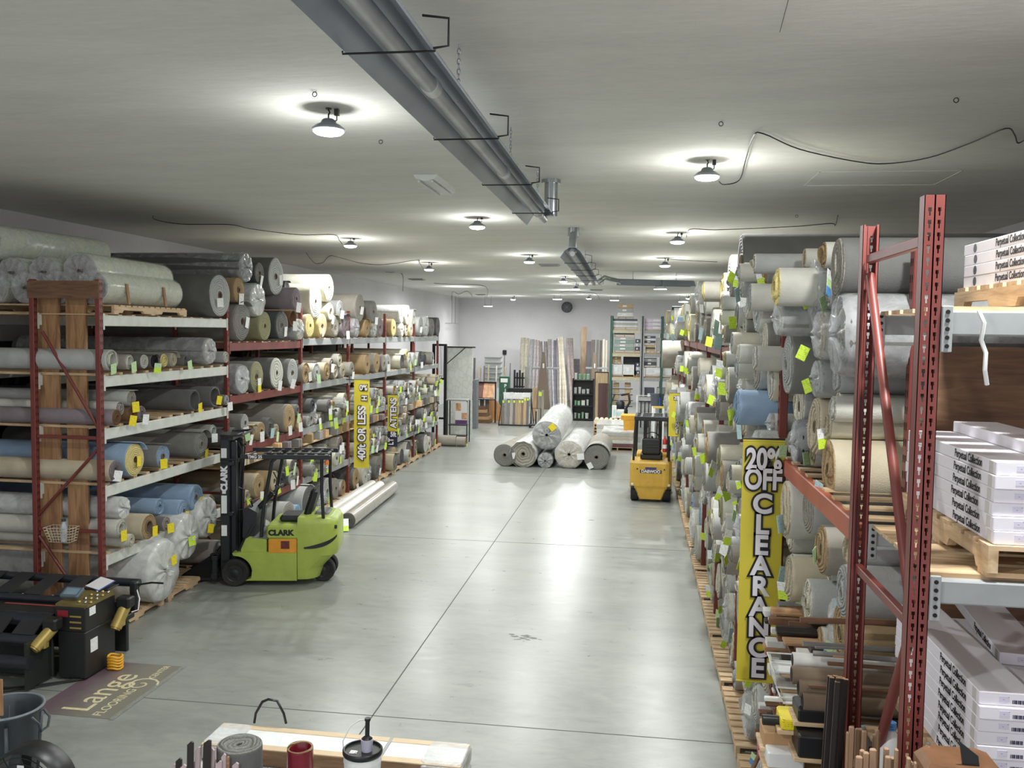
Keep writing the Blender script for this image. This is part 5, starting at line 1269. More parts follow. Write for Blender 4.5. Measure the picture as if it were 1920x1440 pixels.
b = MB(); b.cbox(-.09, .09, .03, .14, .05, .052, .001, T=q); o2 = b.build('screen', mat('screen_glass', (120, 138, 150), .1), o)
b = MB(); b.box(-.36, -.22, -.004, 0, .78, .86); b.build('red_switch', mat('switch_red', (140, 40, 46), .4), t)
b = MB(); b.box(-.1, -.0, .0, .0, 0, 0); 
b = MB(); b.box(.005, .009, .08, .2, .78, .88); b.build('white_label', TAGW, t)
b = MB(); b.box(.0, .006, .1, .24, .32, .48); b.build('white_label', TAGW, t)
for k in range(3):
    b = MB(); b.cbox(-.2, -.05, -.004, 0, .64+.07*k, .66+.07*k, .001); b.build('brass_strip', BRASS, t)
# side frame plate in front of the rollers
b = MB(); b.prism([(-.45, .04), (.0, .04), (.0, .55), (-.05, .62), (-.16, .62), (-.2, .52), (-.3, .52), (-.34, .6), (-.45, .6)], -1.25, -1.22, 'x'); b.v = [(x+.78, y, z) for x, y, z in b.v]
b.build('side_plate', MG, t)
b = MB(); b.cbox(-3.4, -.42, -.02, .02, .04, .5, .01); b.build('front_panel', MG, t)
b = MB(); b.cbox(-3.4, -.02, .9, .96, .04, .7, .01); b.build('rear_panel', MG, t)
for (y, z, r) in ((-.25, .56, .07), (.02, .72, .085), (.45, .83, .05), (.98, .94, .055), (-.42, .36, .08)):
    b = MB(); b.cyl((-3.4, y, z), (-.42 if y < .9 else .12, y, z), r, n=18); b.build('roller', ROLLM, t)
b = MB(); b.box(-3.4, -.42, .02, .5, .78, .795); b.build('table_bed', MB2, t)
b = MB(); b.box(-3.4, -.4, .5, .92, .62, .64); b.build('tray_bed', MB2, t)
for k in range(7):
    x = -.62-.42*k
    b = MB(); b.prism([(.45, .885), (.98, 1.0), (1.0, .995), (.47, .87)], x-.11, x+.11, 'x'); b.build('belt', BELT, t)
    b = MB(); b.prism([(-.27, .635), (.02, .81), (.04, .8), (-.25, .62)], x-.15, x+.13, 'x'); b.build('belt', BELT, t)
    b = MB(); b.prism([(.46, .83), (.6, .84), (.62, .81), (.48, .8)], x-.2-.03, x-.2+.03, 'x'); b.build('guide_finger', mat('cream_plastic', (204, 196, 170), .5), t)
b = MB(); b.box(-1.3, -.45, .3, .33, .796, .8); b.build('red_rule', mat('rule_red', (170, 70, 70), .5), t)
def motor(a, c, label):
    a, c = Vector(a), Vector(c); d = (c-a).normalized()
    b = MB(); b.cyl(a, c, .072, n=20); b.cyl(c, c+d*.02, .06, n=20); o = b.build('motor', BRASS, t)
    b = MB(); T = Matrix.Translation(a) ; b.cbox(-.09, .09, -.08, .08, -.02, .12, .02, T=T); b.build('gearbox', MB2, o)
    b = MB(); m_ = (a+c)/2; b.cbox(m_.x-.02, m_.x+.06, m_.y-.06, m_.y+.02, m_.z-.11, m_.z-.03, .01); b.build('terminal_box', BRASS, o)
motor((-.34, -.12, .68), (-.42, -.34, .5), 'front')
motor((.12, .66, .74), (.08, .5, .5), 'rear')
b = MB(); b.cbox(-.02, .16, .6, .8, .55, .62, .01); b.build('motor_bracket', MB2, t)
b = MB(); b.tube([(.12, .86, .93), (.2, .86, .96), (.34, .9, .98), (.5, .9, .98)], .014, 6); b.cbox(.08, .18, .8, .9, .6, 1.0, .02); b.build('end_bracket', MB2, t)
b = MB(); b.tube([(.16, .84, .92), (.24, .78, .8), (.27, .7, .68), (.2, .66, .66)], .008, 5); b.build('white_hose', WHITEPL, t)
b = MB(); b.tube([(-.1, .0, .02), (-.5, -.25, .015), (-1.0, -.5, .02), (-1.4, -.75, .02)], .014, 6); b.tube([(-.05, .02, .02), (-.45, -.3, .02), (-.9, -.6, .02), (-1.5, -.8, .02)], .01, 6); b.build('cable', RUBBER, t)
b = MB(); b.tube([(-.42, -.02, .7), (-.5, -.05, .5), (-.6, -.1, .42), (-.7, -.05, .4)], .014, 6); b.build('cable', RUBBER, t)
t2 = thing('clipboard', 'blue clipboard with white paper lying on the machine control cabinet', 'clipboard', (OX-.2, OY+.62, 1.01), (.32, .0, -.45))
b = MB(); b.cbox(-.16, .16, -.12, .12, 0, .008, .003); b.build('board', mat('clipboard_blue', (56, 74, 150), .4), t2)
b = MB(); b.box(-.155, .14, -.11, .115, .0085, .011); b.build('paper', WHITE, t2)
b = MB(); b.cbox(-.35, -.02, .5, .75, .97, .985, .004); b.v = [(x, y, z-.0) for x, y, z in b.v]; b.build('document_shelf', MB2, t)
t2 = thing('yellow_strap', 'coiled yellow cord on the floor behind the machine cabinet', 'cord', (OX+.12, OY+.42, 0)); b = MB()
for k in range(5): b.tube([(.09*math.cos(a), .07*math.sin(a), .03+.035*k+.01*math.sin(3*a)) for a in [2*PI*i/14 for i in range(14)]], .014, 6, closed=True)
b.build('coil', mat('yellow_cord', (228, 170, 40), .5), t2)

# ---------------------------------------------------------------- waste bin, fan, foreground pallet load
p = at_z(.84, 14, 1326); GB_ = mat('bin_grey_plastic', (62, 70, 76), .45, var=.08)
t = thing('waste_bin', 'round dark grey waste bin at the lower left corner', 'bin', (p.x, p.y, 0))
b = MB(); b.lathe([(.2, 0), (.21, .01), (.265, .8), (.295, .82), (.295, .85), (.28, .85), (.255, .8), (.195, .03), (.001, .03)], n=36, cap=False); b.build('bin_body', GB_, t)
b = MB(); b.tube([(.297*math.cos(a), .297*math.sin(a), .845) for a in [2*PI*k/36 for k in range(36)]], .012, 6, closed=True); b.build('rim', mat('bin_rim', (116, 124, 130), .4), t)
for a in (.05, .05+PI):
    b = MB(); c_, s_ = math.cos(a), math.sin(a)
    b.tube([Vector((c_*.29-s_*y, s_*.29+c_*y, z))+Vector((c_, s_, 0))*o_ for (y, z, o_) in ((-.09, .8, 0), (-.08, .74, .06), (-.05, .66, .06), (.05, .66, .06), (.08, .74, .06), (.09, .8, 0))], .012, 6); b.build('handle', GB_, t)
for k in range(4):
    a = .6+k*PI/2; b = MB(); b.cyl((.215*math.cos(a), .215*math.sin(a), .05), (.268*math.cos(a), .268*math.sin(a), .76), .02, n=6); b.build('rib', GB_, t)
t = thing('trash_bag', 'red, green and white wrapper stuffed into the waste bin', 'bag', (p.x-.1, p.y-.27, .62)); b = MB(); r2 = random.Random(4)
rings = []
for k in range(6):
    z = k*.06; rr = .2*math.sin(.5+k*.45)
    rings.append([(rr*(1+r2.uniform(-.25, .25))*math.cos(a), .8*rr*(1+r2.uniform(-.25, .25))*math.sin(a), z+r2.uniform(-.02, .02)) for a in [2*PI*i/16 for i in range(16)]])
b.loft(rings, 0, True)
def wrapper():
    m, nt, pr = nmat('printed_wrapper'); L = nt.links
    tc = N(nt, 'ShaderNodeTexCoord'); no = N(nt, 'ShaderNodeTexNoise', Scale=9., Detail=3., Distortion=1.); L.new(tc.outputs['Object'], no.inputs['Vector'])
    r = N(nt, 'ShaderNodeValToRGB'); r.color_ramp.interpolation = 'CONSTANT'; e = r.color_ramp.elements
    e[0].position = 0; e[0].color = srgb(30, 56, 44); e[1].position = .44; e[1].color = srgb(120, 36, 52)
    q = e.new(.55); q.color = srgb(196, 214, 204); q = e.new(.62); q.color = srgb(40, 44, 46)
    L.new(no.outputs['Fac'], r.inputs[0]); L.new(r.outputs[0], pr.inputs['Base Color']); pr.inputs['Roughness'].default_value = .25
    return m
b.build('wrapper', wrapper(), t)
p3 = at_y(p.y-.35, 2, 1300); b = MB(); b.cbox(-.06, .03, 0, .015, -.2, .12, .003)
tag(b.build('wood_offcut', WOODZ, None, (p3.x-.02, p3.y, p3.z)), 'pale wooden offcut sticking out of the waste bin', 'offcut')
pf = at_y(6.35, 60, 1470)
t = thing('floor_fan', 'black round drum fan at the bottom edge beside the waste bin', 'fan', (pf.x, pf.y, 0))
R_ = .34; zc = pf.z-.02
b = MB(); b.lathe([(R_*.95, -.12), (R_, -.1), (R_, .1), (R_*.95, .12), (R_*.93, .1), (R_*.93, -.1)], (0, 0, zc), 40, 0, 'y', cap=False); b.lathe([(R_*.95, -.12), (R_*.93, -.1)], (0, 0, zc), 40, 0, 'y', cap=False); b.build('drum', BLACK, t)
b = MB()
for q in range(1, 7): b.tube([(R_*q/7*math.cos(a), -.12, zc+R_*q/7*math.sin(a)) for a in [2*PI*k/30 for k in range(30)]], .004, 4, closed=True)
for k in range(12): b.tube([(.05*math.cos(k*PI/6), -.12, zc+.05*math.sin(k*PI/6)), (R_*.95*math.cos(k*PI/6), -.12, zc+R_*.95*math.sin(k*PI/6))], .004, 4)
b.build('grille', BLACK, t)
b = MB()
for k in range(4):
    a = k*PI/2; c_, s_ = math.cos(a), math.sin(a)
    b.quad((.04*c_, -.03, zc+.04*s_), (R_*.85*math.cos(a-.1), -.03, zc+R_*.85*math.sin(a-.1)), (R_*.85*math.cos(a+.5), .04, zc+R_*.85*math.sin(a+.5)), (.06*math.cos(a+.9), .04, zc+.06*math.sin(a+.9)))
b.cyl((0, -.06, zc), (0, .08, zc), .06, n=14); b.build('blades', MG, t)
b = MB(); b.cbox(-.25, -.19, -.15, .15, 0, zc, .01); b.cbox(.19, .25, -.15, .15, 0, zc, .01); b.cbox(-.25, .25, -.15, -.09, 0, .04, .01); b.build('stand', BLACK, t)
b = MB(); b.cbox(-.03, .03, -.135, -.125, zc+R_*.62, zc+R_*.7, .004); b.build('badge', WHITE, t)

# stack of wrapped plank packs on the floor, with the odds and ends standing before it
t0 = (-2.62, 7.6)
pallet('wooden_pallet', 'pallet under the long wrapped plank packs at the bottom edge', (-2.62, 7.72, 0), 2.4, .9)
PACK = mat('plank_cream', (206, 184, 150), .5, var=.05); PWHITE = mat('pack_white_face', (226, 228, 228), .4, var=.03); PDARK = wood_mat('plank_brown', (118, 92, 70), (146, 118, 92), axis='X')
zt = .13
for k, (y0, y1, z0, z1, lb) in enumerate(((7.27, 7.85, .131, .34, 'lower wrapped plank pack at the bottom edge, under the upper pack'), (7.42, 7.86, .342, .5, 'upper long film-wrapped plank pack at the bottom edge'))):
    t = thing('plank_pack', lb, 'plank pack', (-2.66, (y0+y1)/2, z0), (0, 0, -.012), 'wrapped plank packs'); w_ = (y1-y0)/2; h_ = z1-z0
    b = MB(); b.cbox(-1.22, 1.2, -w_, w_, 0, h_-.012, .006); b.build('planks', PDARK, t)
    b = MB(); b.cbox(-1.22, 1.2, -w_+.08, w_-.07, h_-.012, h_-.006, .002); b.build('white_sheet', PWHITE, t)
    b = MB(); b.cbox(-1.22, 1.2, -w_-.002, -w_+.085, h_-.012, h_, .003); b.cbox(-1.22, 1.2, w_-.08, w_+.002, h_-.012, h_, .003); b.build('edge_board', PACK, t)
    for s, x0, x1 in ((0, -1.235, -.9), (1, .82, 1.215)):
        b = MB(); n_ = 10
        for sgn in (0,):
            b.cbox(x0, x1, -w_-.008, w_+.008, -.0, h_+.008, .03)
        b.build('film_wrap', FILMW, t)
    b = MB(); b.box(.44, .47, -w_-.003, w_+.003, h_-.005, h_+.002); b.build('strap', GREYBEAM, t)
b = MB(); b.tube([(-.17, 0, 0), (-.15, -.01, .1), (-.08, -.02, .22), (-.02, -.02, .25), (.07, -.02, .24), (.13, -.01, .12), (.15, 0, .02)], .013, 6); p = at_y(7.75, 497, 1366)
tag(b.build('black_strap_loop', BLACK, None, (p.x, 7.89, p.z-.02)), 'black strap loop standing up behind the wrapped plank pack', 'strap')
# work bench holding roll, bucket and offcuts below the frame
t = thing('low_table', 'low table at the bottom edge with printed white and blue cartons', 'table', (-2.55, 6.7, 0))
b = MB(); b.cbox(-1.0, 1.0, -.3, .3, .5, .54, .006); b.build('table_top', PWHITE, t)
for sx in (-.92, .92):
    for sy in (-.24, .24):
        b = MB(); b.cbox(sx-.03, sx+.03, sy-.03, sy+.03, 0, .5, .005); b.build('leg', BLACK, t)
for (x0, x1, m, nm, lb) in ((-.5, -.05, mat('carton_blue', (50, 58, 110), .4), 'flat_carton', 'flat dark blue and white carton on the low table behind the red roll'), (.12, .62, mat('carton_teal', (96, 170, 150), .5), 'flat_carton', 'flat teal carton on the low table under the bucket')):
    b = MB(); b.cbox(x0, x1, -.28, .28, .54, .575, .004); b.cbox(x0+.02, x1-.02, .12, .27, .575, .577, .001, 1)
    tag(b.build(nm, [m, PWHITE], None, (-2.55, 6.7, 0)), lb, 'carton')
# grey carpet roll standing on end
p = at_z(.9, 447, 1400); o = make_roll('carpet_roll', 'dark grey carpet roll standing on end at the bottom edge', (p.x, p.y+.02, .92), .185, .378, 's', 'g', pitch=.032, dark=.25, core=.01, cat='carpet roll'); o.rotation_euler = (0, -PI/2, 0)
p = at_z(.88, 563, 1404); REDV = mat('red_vinyl_roll', (122, 30, 44), .2, var=.12)
o = make_roll('vinyl_roll', 'glossy dark red roll standing on end behind the low table edge', (p.x, p.y, .9), .11, .355, 'r', 't', hollow=True, cat='vinyl roll'); o.rotation_euler = (0, -PI/2, .3); o.data.materials[0] = REDV
p = at_z(.93, 680, 1406)
t = thing('plastic_bucket', 'white bucket with black lid and a black-handled tool stuck in its cup, bottom edge', 'bucket', (p.x, p.y, .576)); h_ = .345
b = MB(); b.lathe([(.13, 0), (.135, .01), (.148, .26), (.152, .27), (.152, .285), (.148, .29), (.15, .33)], n=36); b.build('bucket_body', WHITEPL, t)
b = MB(); b.lathe([(.155, .325), (.16, .335), (.16, .362), (.152, .37), (.143, .368), (.14, .352), (.001, .35)], n=36); o = b.build('lid', BLACK, t)
b = MB(); b.box(-.09, -.03, -.07, -.02, .352, .354); b.build('paper_label', TAGW, o)
b = MB(); b.tube([(-.158, 0, .3), (-.175, .03, .4), (-.13, .08, .5), (-.06, .1, .55), (-.02, .1, .555)], .006, 6); b.build('bail_handle', WHITEPL, t)
tc_ = thing('plastic_cup', 'pale cup standing on the black bucket lid', 'cup', (p.x+.035, p.y, .576+.351)); b = MB(); b.lathe([(.042, 0), (.05, .1), (.046, .1), (.04, .01), (.001, .01)], n=20, cap=False); b.build('cup_body', mat('lilac_cup', (190, 188, 206), .35), tc_)
tt = thing('hand_tool', 'black-handled tool standing in the cup on the bucket', 'tool', (p.x+.035, p.y, .576+.364)); b = MB(); b.cyl((0, 0, 0), (.005, 0, .24), .018, n=12); b.cyl((.005, 0, .235), (.005, 0, .255), .024, n=12); b.build('handle', BLACK, tt)
b = MB(); b.lathe([(.02, .06), (.04, .085), (.03, .1), (.018, .11)], n=14); b.build('collar', BLACK, tt)
# offcut trims standing in a box at the left of the roll
t = thing('sample_box', 'open carton holding dark and pink-white offcuts, bottom edge left of the grey roll', 'box', (-3.33, 6.45, .3)); b = MB()
b.cbox(-.28, .18, -.14, -.13, 0, .3, .004); b.cbox(-.28, .18, .13, .14, 0, .3, .004); b.cbox(-.28, -.27, -.14, .14, 0, .3, .004); b.cbox(.17, .18, -.14, .14, 0, .3, .004); b.box(-.28, .18, -.14, .14, 0, .01); b.build('box_body', CARD, t)
b = MB(); b.cbox(-.3, .2, -.16, .16, -.3, 0, .01); b.build('stand', BLACK, t)
PINKW = mat('pale_pink_trim', (196, 176, 178), .5); r2 = random.Random(9)
for k, (u, v, w_, mk) in enumerate(((353, 1389, .05, 0), (379, 1386, .06, 0), (366, 1400, .04, 1), (396, 1402, .05, 1), (330, 1420, .05, 0), (322, 1432, .05, 1), (340, 1432, .05, 1), (418, 1412, .035, 1), (425, 1418, .03, 2), (433, 1428, .05, 1), (360, 1424, .05, 1), (390, 1424, .06, 1), (408, 1426, .05, 1))):
    p = at_y(6.4+.02*(k % 6), u, v); b = MB(); b.prism([(-w_/2, .31), (w_/2, .31), (w_/2, p.z-.02*r2.random()), (w_*.1, p.z), (-w_/2, p.z-.03)], -.008, .008, 'y')
    tag(b.build('trim_offcut', [TR['dark'], PINKW, TR['tan']][mk], None, (p.x, p.y, 0), (0, r2.uniform(-.0, .05), 0)), f"{['dark', 'pale pinkish', 'tan'][mk]} trim offcut, {ordinal(k)} standing in the open carton at the bottom edge", 'offcut', 'offcuts in the open carton')
# ---------------------------------------------------------------- showroom at the far end
def plank(name, label, cat, u0, u1, v0, v1, y, m, lean=.0, th=.03, group=None, ztop=None, zbase=0.):
    """upright panel measured on the photo at depth y; leans back by `lean`"""
    a, c = at_y(y, u0, v1), at_y(y, u1, v0); w_ = c.x-a.x; h_ = c.z-zbase
    b = MB(); b.cbox(0, w_, 0, th, 0, h_/math.cos(lean), min(.006, th*.3))
    return tag(b.build(name, m, None, (a.x, y, zbase), (-lean, 0, 0)), label, cat, group)
WP = {}
def wcol(c):
    if c not in WP:
        WP[c] = wood_mat('plank_'+str(len(WP)), tuple(int(k*.86) for k in c), tuple(min(255, int(k*1.08)) for k in c), axis='Z', scale=1.2)
    return WP[c]
# black gate and white pattern sheet on a steel stand at the end of the left rack
y = 34.6; a, c = at_y(y, 812, 800), at_y(y, 836, 645)
t = thing('steel_gate', 'black steel gate panel with thin bars at the end of the left rack', 'gate', (a.x, y, 0)); w_, h_ = c.x-a.x, c.z
for x in (0, w_):
    b = MB(); b.cbox(x-.05, x+.05, -.05, .05, 0, h_, .008); b.build('post', BLACK, t)
for z in (h_-.08, h_*.62, h_*.2):
    b = MB(); b.cbox(0, w_, -.03, .03, z, z+.08, .006); b.build('rail', BLACK, t)
for k in range(6):
    b = MB(); b.cyl(((k+.8)*w_/7, 0, h_*.63), ((k+.8)*w_/7, 0, h_), .014, n=6); b.build('bar', BLACK, t)
y = 35.2; a, c = at_y(y, 837, 800), at_y(y, 886, 650)
def pattern():
    m, nt, p = nmat('patterned_sheet'); L = nt.links
    tc = N(nt, 'ShaderNodeTexCoord'); mp = N(nt, 'ShaderNodeMapping'); mp.inputs['Scale'].default_value = (6, 6, 3.4); L.new(tc.outputs['Object'], mp.inputs[0])
    vo = N(nt, 'ShaderNodeTexVoronoi', Scale=1.); vo.feature = 'DISTANCE_TO_EDGE'; L.new(mp.outputs[0], vo.inputs['Vector'])
    r = N(nt, 'ShaderNodeValToRGB'); r.color_ramp.elements[0].color = srgb(200, 204, 196); r.color_ramp.elements[1].color = srgb(216, 218, 211); r.color_ramp.elements[1].position = .12
    L.new(vo.outputs['Distance'], r.inputs[0]); L.new(r.outputs[0], p.inputs['Base Color']); p.inputs['Roughness'].default_value = .5; return m
t = thing('sheet_display', 'tall white patterned sheet hung on a black bracket, end of left rack', 'display', (a.x, y, 0)); w_, h_ = c.x-a.x, c.z
b = MB(); b.cbox(0, w_, 0, .04, .1, h_-.05, .004); b.build('sheet', pattern(), t)
b = MB(); b.cbox(-.1, w_+.12, -.03, .03, h_-.05, h_, .006); b.cyl((-.05, -.03, h_-.75), (w_*.72, -.03, h_-.05), .018, n=6); b.cbox(-.12, -.04, -.04, .04, 0, h_, .006); b.cbox(-.12, .3, -.3, .04, 0, .06, .01); b.build('bracket', BLACK, t)
# small sample stand with a poster
y = 33.2; a, c = at_y(y, 838, 828), at_y(y, 876, 752)
t = thing('sample_stand', 'small black sample stand with a printed poster at the end of the left rack', 'stand', (a.x, y, 0)); w_, h_ = c.x-a.x, c.z
for x in (0, w_):
    for q in (0, .5):
        b = MB(); b.cbox(x-.02, x+.02, q-.02, q+.02, 0, h_, .004); b.build('leg', BLACK, t)
b = MB(); b.cbox(-.05, w_, -.04, .55, h_, h_+.05, .01); b.build('top_shelf', GREYBEAM, t)
b = MB(); b.box(w_*.42, w_*1.02, -.04, -.02, h_*.45, h_-.04); o = b.build('poster', WHITE, t)
b = MB(); b.box(w_*.42, w_*1.02, -.046, -.04, h_*.45, h_*.55); b.build('purple_band', mat('poster_purple', (92, 62, 110), .5), o)
b = MB(); b.box(w_*.44, w_*.7, -.046, -.04, h_*.77, h_*.95); b.box(w_*.74, w_*1., -.046, -.04, h_*.57, h_*.72); b.build('picture', mat('poster_photo', (196, 150, 110), .5, var=.4, scale=8.), o)
for k in range(2):
    b = MB(); b.cbox(.04, w_-.04, 0, .46, .25+.42*k, .28+.42*k, .005); b.build('shelf', BLACK, t)
for k, (u, v, rp, en, lb) in enumerate(((845, 812, 12, 'n', 'brown patterned remnant on the floor at the end of the left rack'), (862, 817, 9, 't', 'short tan remnant with lime tag beside the brown one'), (838, 805, 8, 's', 'charcoal remnant behind the brown one at the end of the left rack'))):
    p = at_y(32.4, u, v); R = .2-.02*k; o = make_roll('carpet_remnant', lb, (p.x+.25, 32.3+.5*(k == 2), R), R, 1.0-.2*k, 'e', en); add_tag(o, R, [TAGL])
# grey panel, hardwood board display, carton stack
plank('grey_panel', 'grey panel standing beside the white patterned sheet', 'panel', 886, 894, 712, 797, 38.2, mat('panel_slate', (110, 114, 118), .5), .0, .5)
y = 41.0; a, c = at_y(y, 886, 792), at_y(y, 930, 716)
t = thing('wood_display', 'sample stand with sloping dark and light hardwood boards near the back', 'display', (a.x, y, 0)); w_, h_ = c.x-a.x, c.z
for x in (.02, w_-.02):
    b = MB(); b.cbox(x-.03, x+.03, 0, .06, 0, h_, .006); b.build('post', BLACK, t)
q = at_y(y, 900, 744).z
for k, (f0, f1, col) in enumerate(((.02, .48, (112, 74, 64)), (.48, .95, (206, 160, 124)))):
    b = MB(); b.prism([(-.35, q), (0.05, h_-.06), (.08, h_-.08), (-.32, q-.03)], w_*f0, w_*f1, 'x'); b.build('sample_board', wcol(col), t)
b = MB(); b.cbox(-.02, w_+.02, -.02, .08, h_-.06, h_, .006); b.cbox(0, w_, -.3, .1, q-.12, q-.08, .006); b.build('rail', BLACK, t)
for k in range(3):
    b = MB(); b.cbox(.1+.25*k, .28+.25*k, -.05, .06, q-.75, q-.1, .008); b.build('sample_tile', mat('tile_dark_%d' % k, (66+18*k, 62+14*k, 62+10*k), .4), t)
for k in range(5):
    b = MB(); b.cbox(a.x+.1+.05*k, a.x+.9-.06*k, y-.3, y+.3, .001+.16*k, .15+.16*k, .01); b.v = [(p_[0]-a.x-.5, p_[1]-y, p_[2]-.001-.16*k) for p_ in b.v]
    tag(b.build('flooring_carton', CARD if k % 2 else DARKWOOD, None, (a.x+.5, y, .16*k)), f'brown flooring carton, {ordinal(k)} from the floor, below the hardwood display', 'carton', 'cartons below the hardwood display')
b = MB(); b.prism([(0, 0), (.85, 0), (.75, .45), (.5, .8), (.15, 1.15), (0, 1.3)], 0, .04, 'y'); p = at_z(0, 917, 789)
tag(b.build('wood_bracket', wcol((190, 140, 92)), None, (p.x, p.y, 0)), 'orange-brown shaped wooden board beside the carton stack', 'board')
# green sign panel with vertical letters
y = 44.; a, c = at_y(y, 935, 770), at_y(y, 955, 706)
t = thing('green_display', 'green display tower with white vertical letters near the back', 'display', (a.x, y, 0)); w_, h_ = c.x-a.x, c.z
b = MB(); b.cbox(0, w_, 0, .4, 0, h_, .01); b.build('tower', mat('display_green', (48, 92, 72), .5), t)
for k, ch in enumerate('PINMAR'): text(ch, WHITE, t, (w_*.62, -.004, h_-.48-.24*k), (PI/2, 0, 0), .24, .006)
b = MB(); b.box(.08, w_-.08, -.008, 0, h_-.3, h_-.1); b.build('white_plate', TAGW, t)
# row of sample planks under a white header
y = 40.2; hdr = mat('header_white', (226, 228, 226), .5)
a, c = at_y(y, 937, 801), at_y(y, 999, 737)
t = thing('plank_rack', 'black framed rack with white header holding leaning sample planks', 'display', (a.x, y, 0)); w_, h_ = c.x-a.x, c.z
for x in (0, w_):
    b = MB(); b.tube([(x, -.35, 0), (x+(.12 if x == 0 else -.1), .1, h_)], .025, 6); b.tube([(x, .5, 0), (x+(.12 if x == 0 else -.1), .1, h_)], .025, 6); b.build('leg', BLACK, t)
b = MB(); b.cbox(.15, w_-.1, .03, .06, h_-.3, h_, .006); b.build('header_board', hdr, t)
b = MB(); b.cbox(.3, w_-.05, .1, .25, h_+.02, h_+.2, .02); b.build('top_bar', BLACK, t)
b = MB(); b.cbox(0, w_, -.3, -.22, .0, .06, .006); b.build('foot_rail', BLACK, t)
cols = [(124, 120, 116), (146, 146, 142), (132, 128, 126), (176, 170, 160), (120, 112, 108), (178, 152, 120), (184, 160, 128), (140, 120, 104), (198, 168, 128), (112, 110, 112)]
names_ = ['grey', 'pale grey', 'mid grey', 'whitish', 'charcoal', 'tan', 'light tan', 'brown', 'golden', 'slate']
for k in range(10):
    u0 = 941+k*5.1; top = 752-(4 if k in (8, 9) else 0); p = at_y(y-.2, u0, top); b = MB(); b.cbox(0, .115, 0, .015, 0, p.z, .003)
    o = b.build('sample_plank', wcol(cols[k]), None, (p.x, y-.22, .062), (-.1, 0, 0)); tag(o, f'{names_[k]} sample plank, {ordinal(k)} from the left in the white-headed rack', 'plank', 'sample planks in the white-headed rack')
    if k % 2 == 0 or k > 6:
        b = MB(); b.box(.02, .1, -.003, 0, p.z-.14, p.z-.03); b.build('price_tag', TAGL, o)
# hand cart, tan planks beside the rack
p = at_y(39.6, 1005, 800); t = thing('hand_cart', 'small black hand cart handle frame beside the sample plank rack', 'cart', (p.x, 39.6, 0)); b = MB()
z_ = at_y(39.6, 1005, 766).z; b.tube([(-.25, 0, .1), (-.25, .1, z_), (.2, .1, z_), (.2, 0, .1)], .02, 6); b.cyl((-.02, .05, .1), (-.02, .1, z_*.85), .03, n=6); b.build('frame', BLACK, t)
b = MB(); b.cbox(-.3, .25, -.4, .1, .1, .16, .01); b.build('deck', BLACK, t)
for s in (-.25, .2):
    b = MB(); b.lathe([(.02, -.03), (.09, -.03), (.1, 0), (.09, .03), (.02, .03)], (s, -.2, .1), 14, 0, 'x'); b.build('wheel', RUBBER, t)
for k, (u0, u1, vt, col, lb) in enumerate(((998, 1006, 727, (186, 150, 112), 'tan plank leaning right of the white-headed rack'), (1008, 1014, 733, (150, 146, 132), 'grey-beige plank with a lime tag leaning near the back'), (1014, 1020, 732, (160, 154, 140), 'beige plank beside the lime-tagged plank'))):
    o = plank('sample_plank', lb, 'plank', u0, u1, vt, 800, 42.5, wcol(col), .06, .02)
    if k == 1: b = MB(); b.box(.02, .16, -.004, 0, at_y(42.5, 1008, 733).z-.25, at_y(42.5, 1008, 733).z-.05); b.build('price_tag', TAGL, o)
# black sample tower and grey leaning stack
y = 46.; a, c = at_y(y, 962, 770), at_y(y, 983, 694); t = thing('sample_tower', 'black slotted sample tower left of the tall leaning rolls', 'display', (a.x, y, 0)); w_, h_ = c.x-a.x, c.z
for k in range(4):
    b = MB(); b.cbox(k*w_/4, k*w_/4+.07, 0, .3, 0, h_*(1-.06*(k % 2)), .01); b.build('slat_post', BLACK, t)
for z in (h_*.4, h_*.6, h_*.8): 
    b = MB(); b.cbox(0, w_, .05, .2, z, z+.08, .01); b.build('shelf', BLACK, t)
plank('sample_board', 'pale grey speckled board leaning beside the black sample tower', 'board', 982, 992, 688, 775, 46.3, mat('speckled_grey', (148, 148, 142), .6, var=.25, scale=20.), .1, .05)
# tall boards leaning on the wall at the left
for k, (u0, u1, vt, col, lb) in enumerate(((886, 891, 671, (92, 88, 86), 'dark tall board leaning at the left end of the back wall'), (895, 899, 687, (186, 170, 156), 'pale narrow board right of the dark tall one on the back wall'), (899, 902, 690, (148, 140, 134), 'greyish narrow board, third from the left on the back wall'), (905, 909, 686, (112, 104, 100), 'dark slim board leaning under the tiered shelf'), (913, 917, 684, (176, 164, 138), 'pale slim board leaning before the tiered shelf'), (928, 932, 686, (198, 196, 186), 'white slim board right of the tiered shelf'), (944, 949, 688, (170, 160, 148), 'beige board behind the green tower'), (954, 957, 681, (96, 92, 92), 'dark thin board behind the green tower'))):
    plank('leaning_board', lb, 'board', u0, u1, vt, 770, 52.6, wcol(col), .05, .03, 'boards leaning on the back wall')
a, c = at_y(53.6, 907, 700), at_y(53.6, 940, 669); t = thing('wall_shelf', 'pale tiered shelf unit against the back wall on the left', 'shelf', (a.x, 53.6, 0)); w_, h_ = c.x-a.x, c.z
b = MB(); b.cbox(0, w_, .3, .33, 0, h_, .01); b.build('back', PWHITE, t)
for k in range(5):
    b = MB(); b.cbox(0, w_, 0, .3, h_-.06-.32*k, h_-.32*k, .005); b.build('shelf', GREYBEAM, t)
b = MB(); p = at_y(55.4, 946, 660); b.cbox(-.12, .12, 0, .1, -.15, .12, .02); b.cyl((0, .03, -.15), (0, .03, -1.4), .015, n=5); tag(b.build('wall_box', BLACK, None, (p.x, 55.38, p.z)), 'small dark box with a conduit on the back wall', 'wall box')
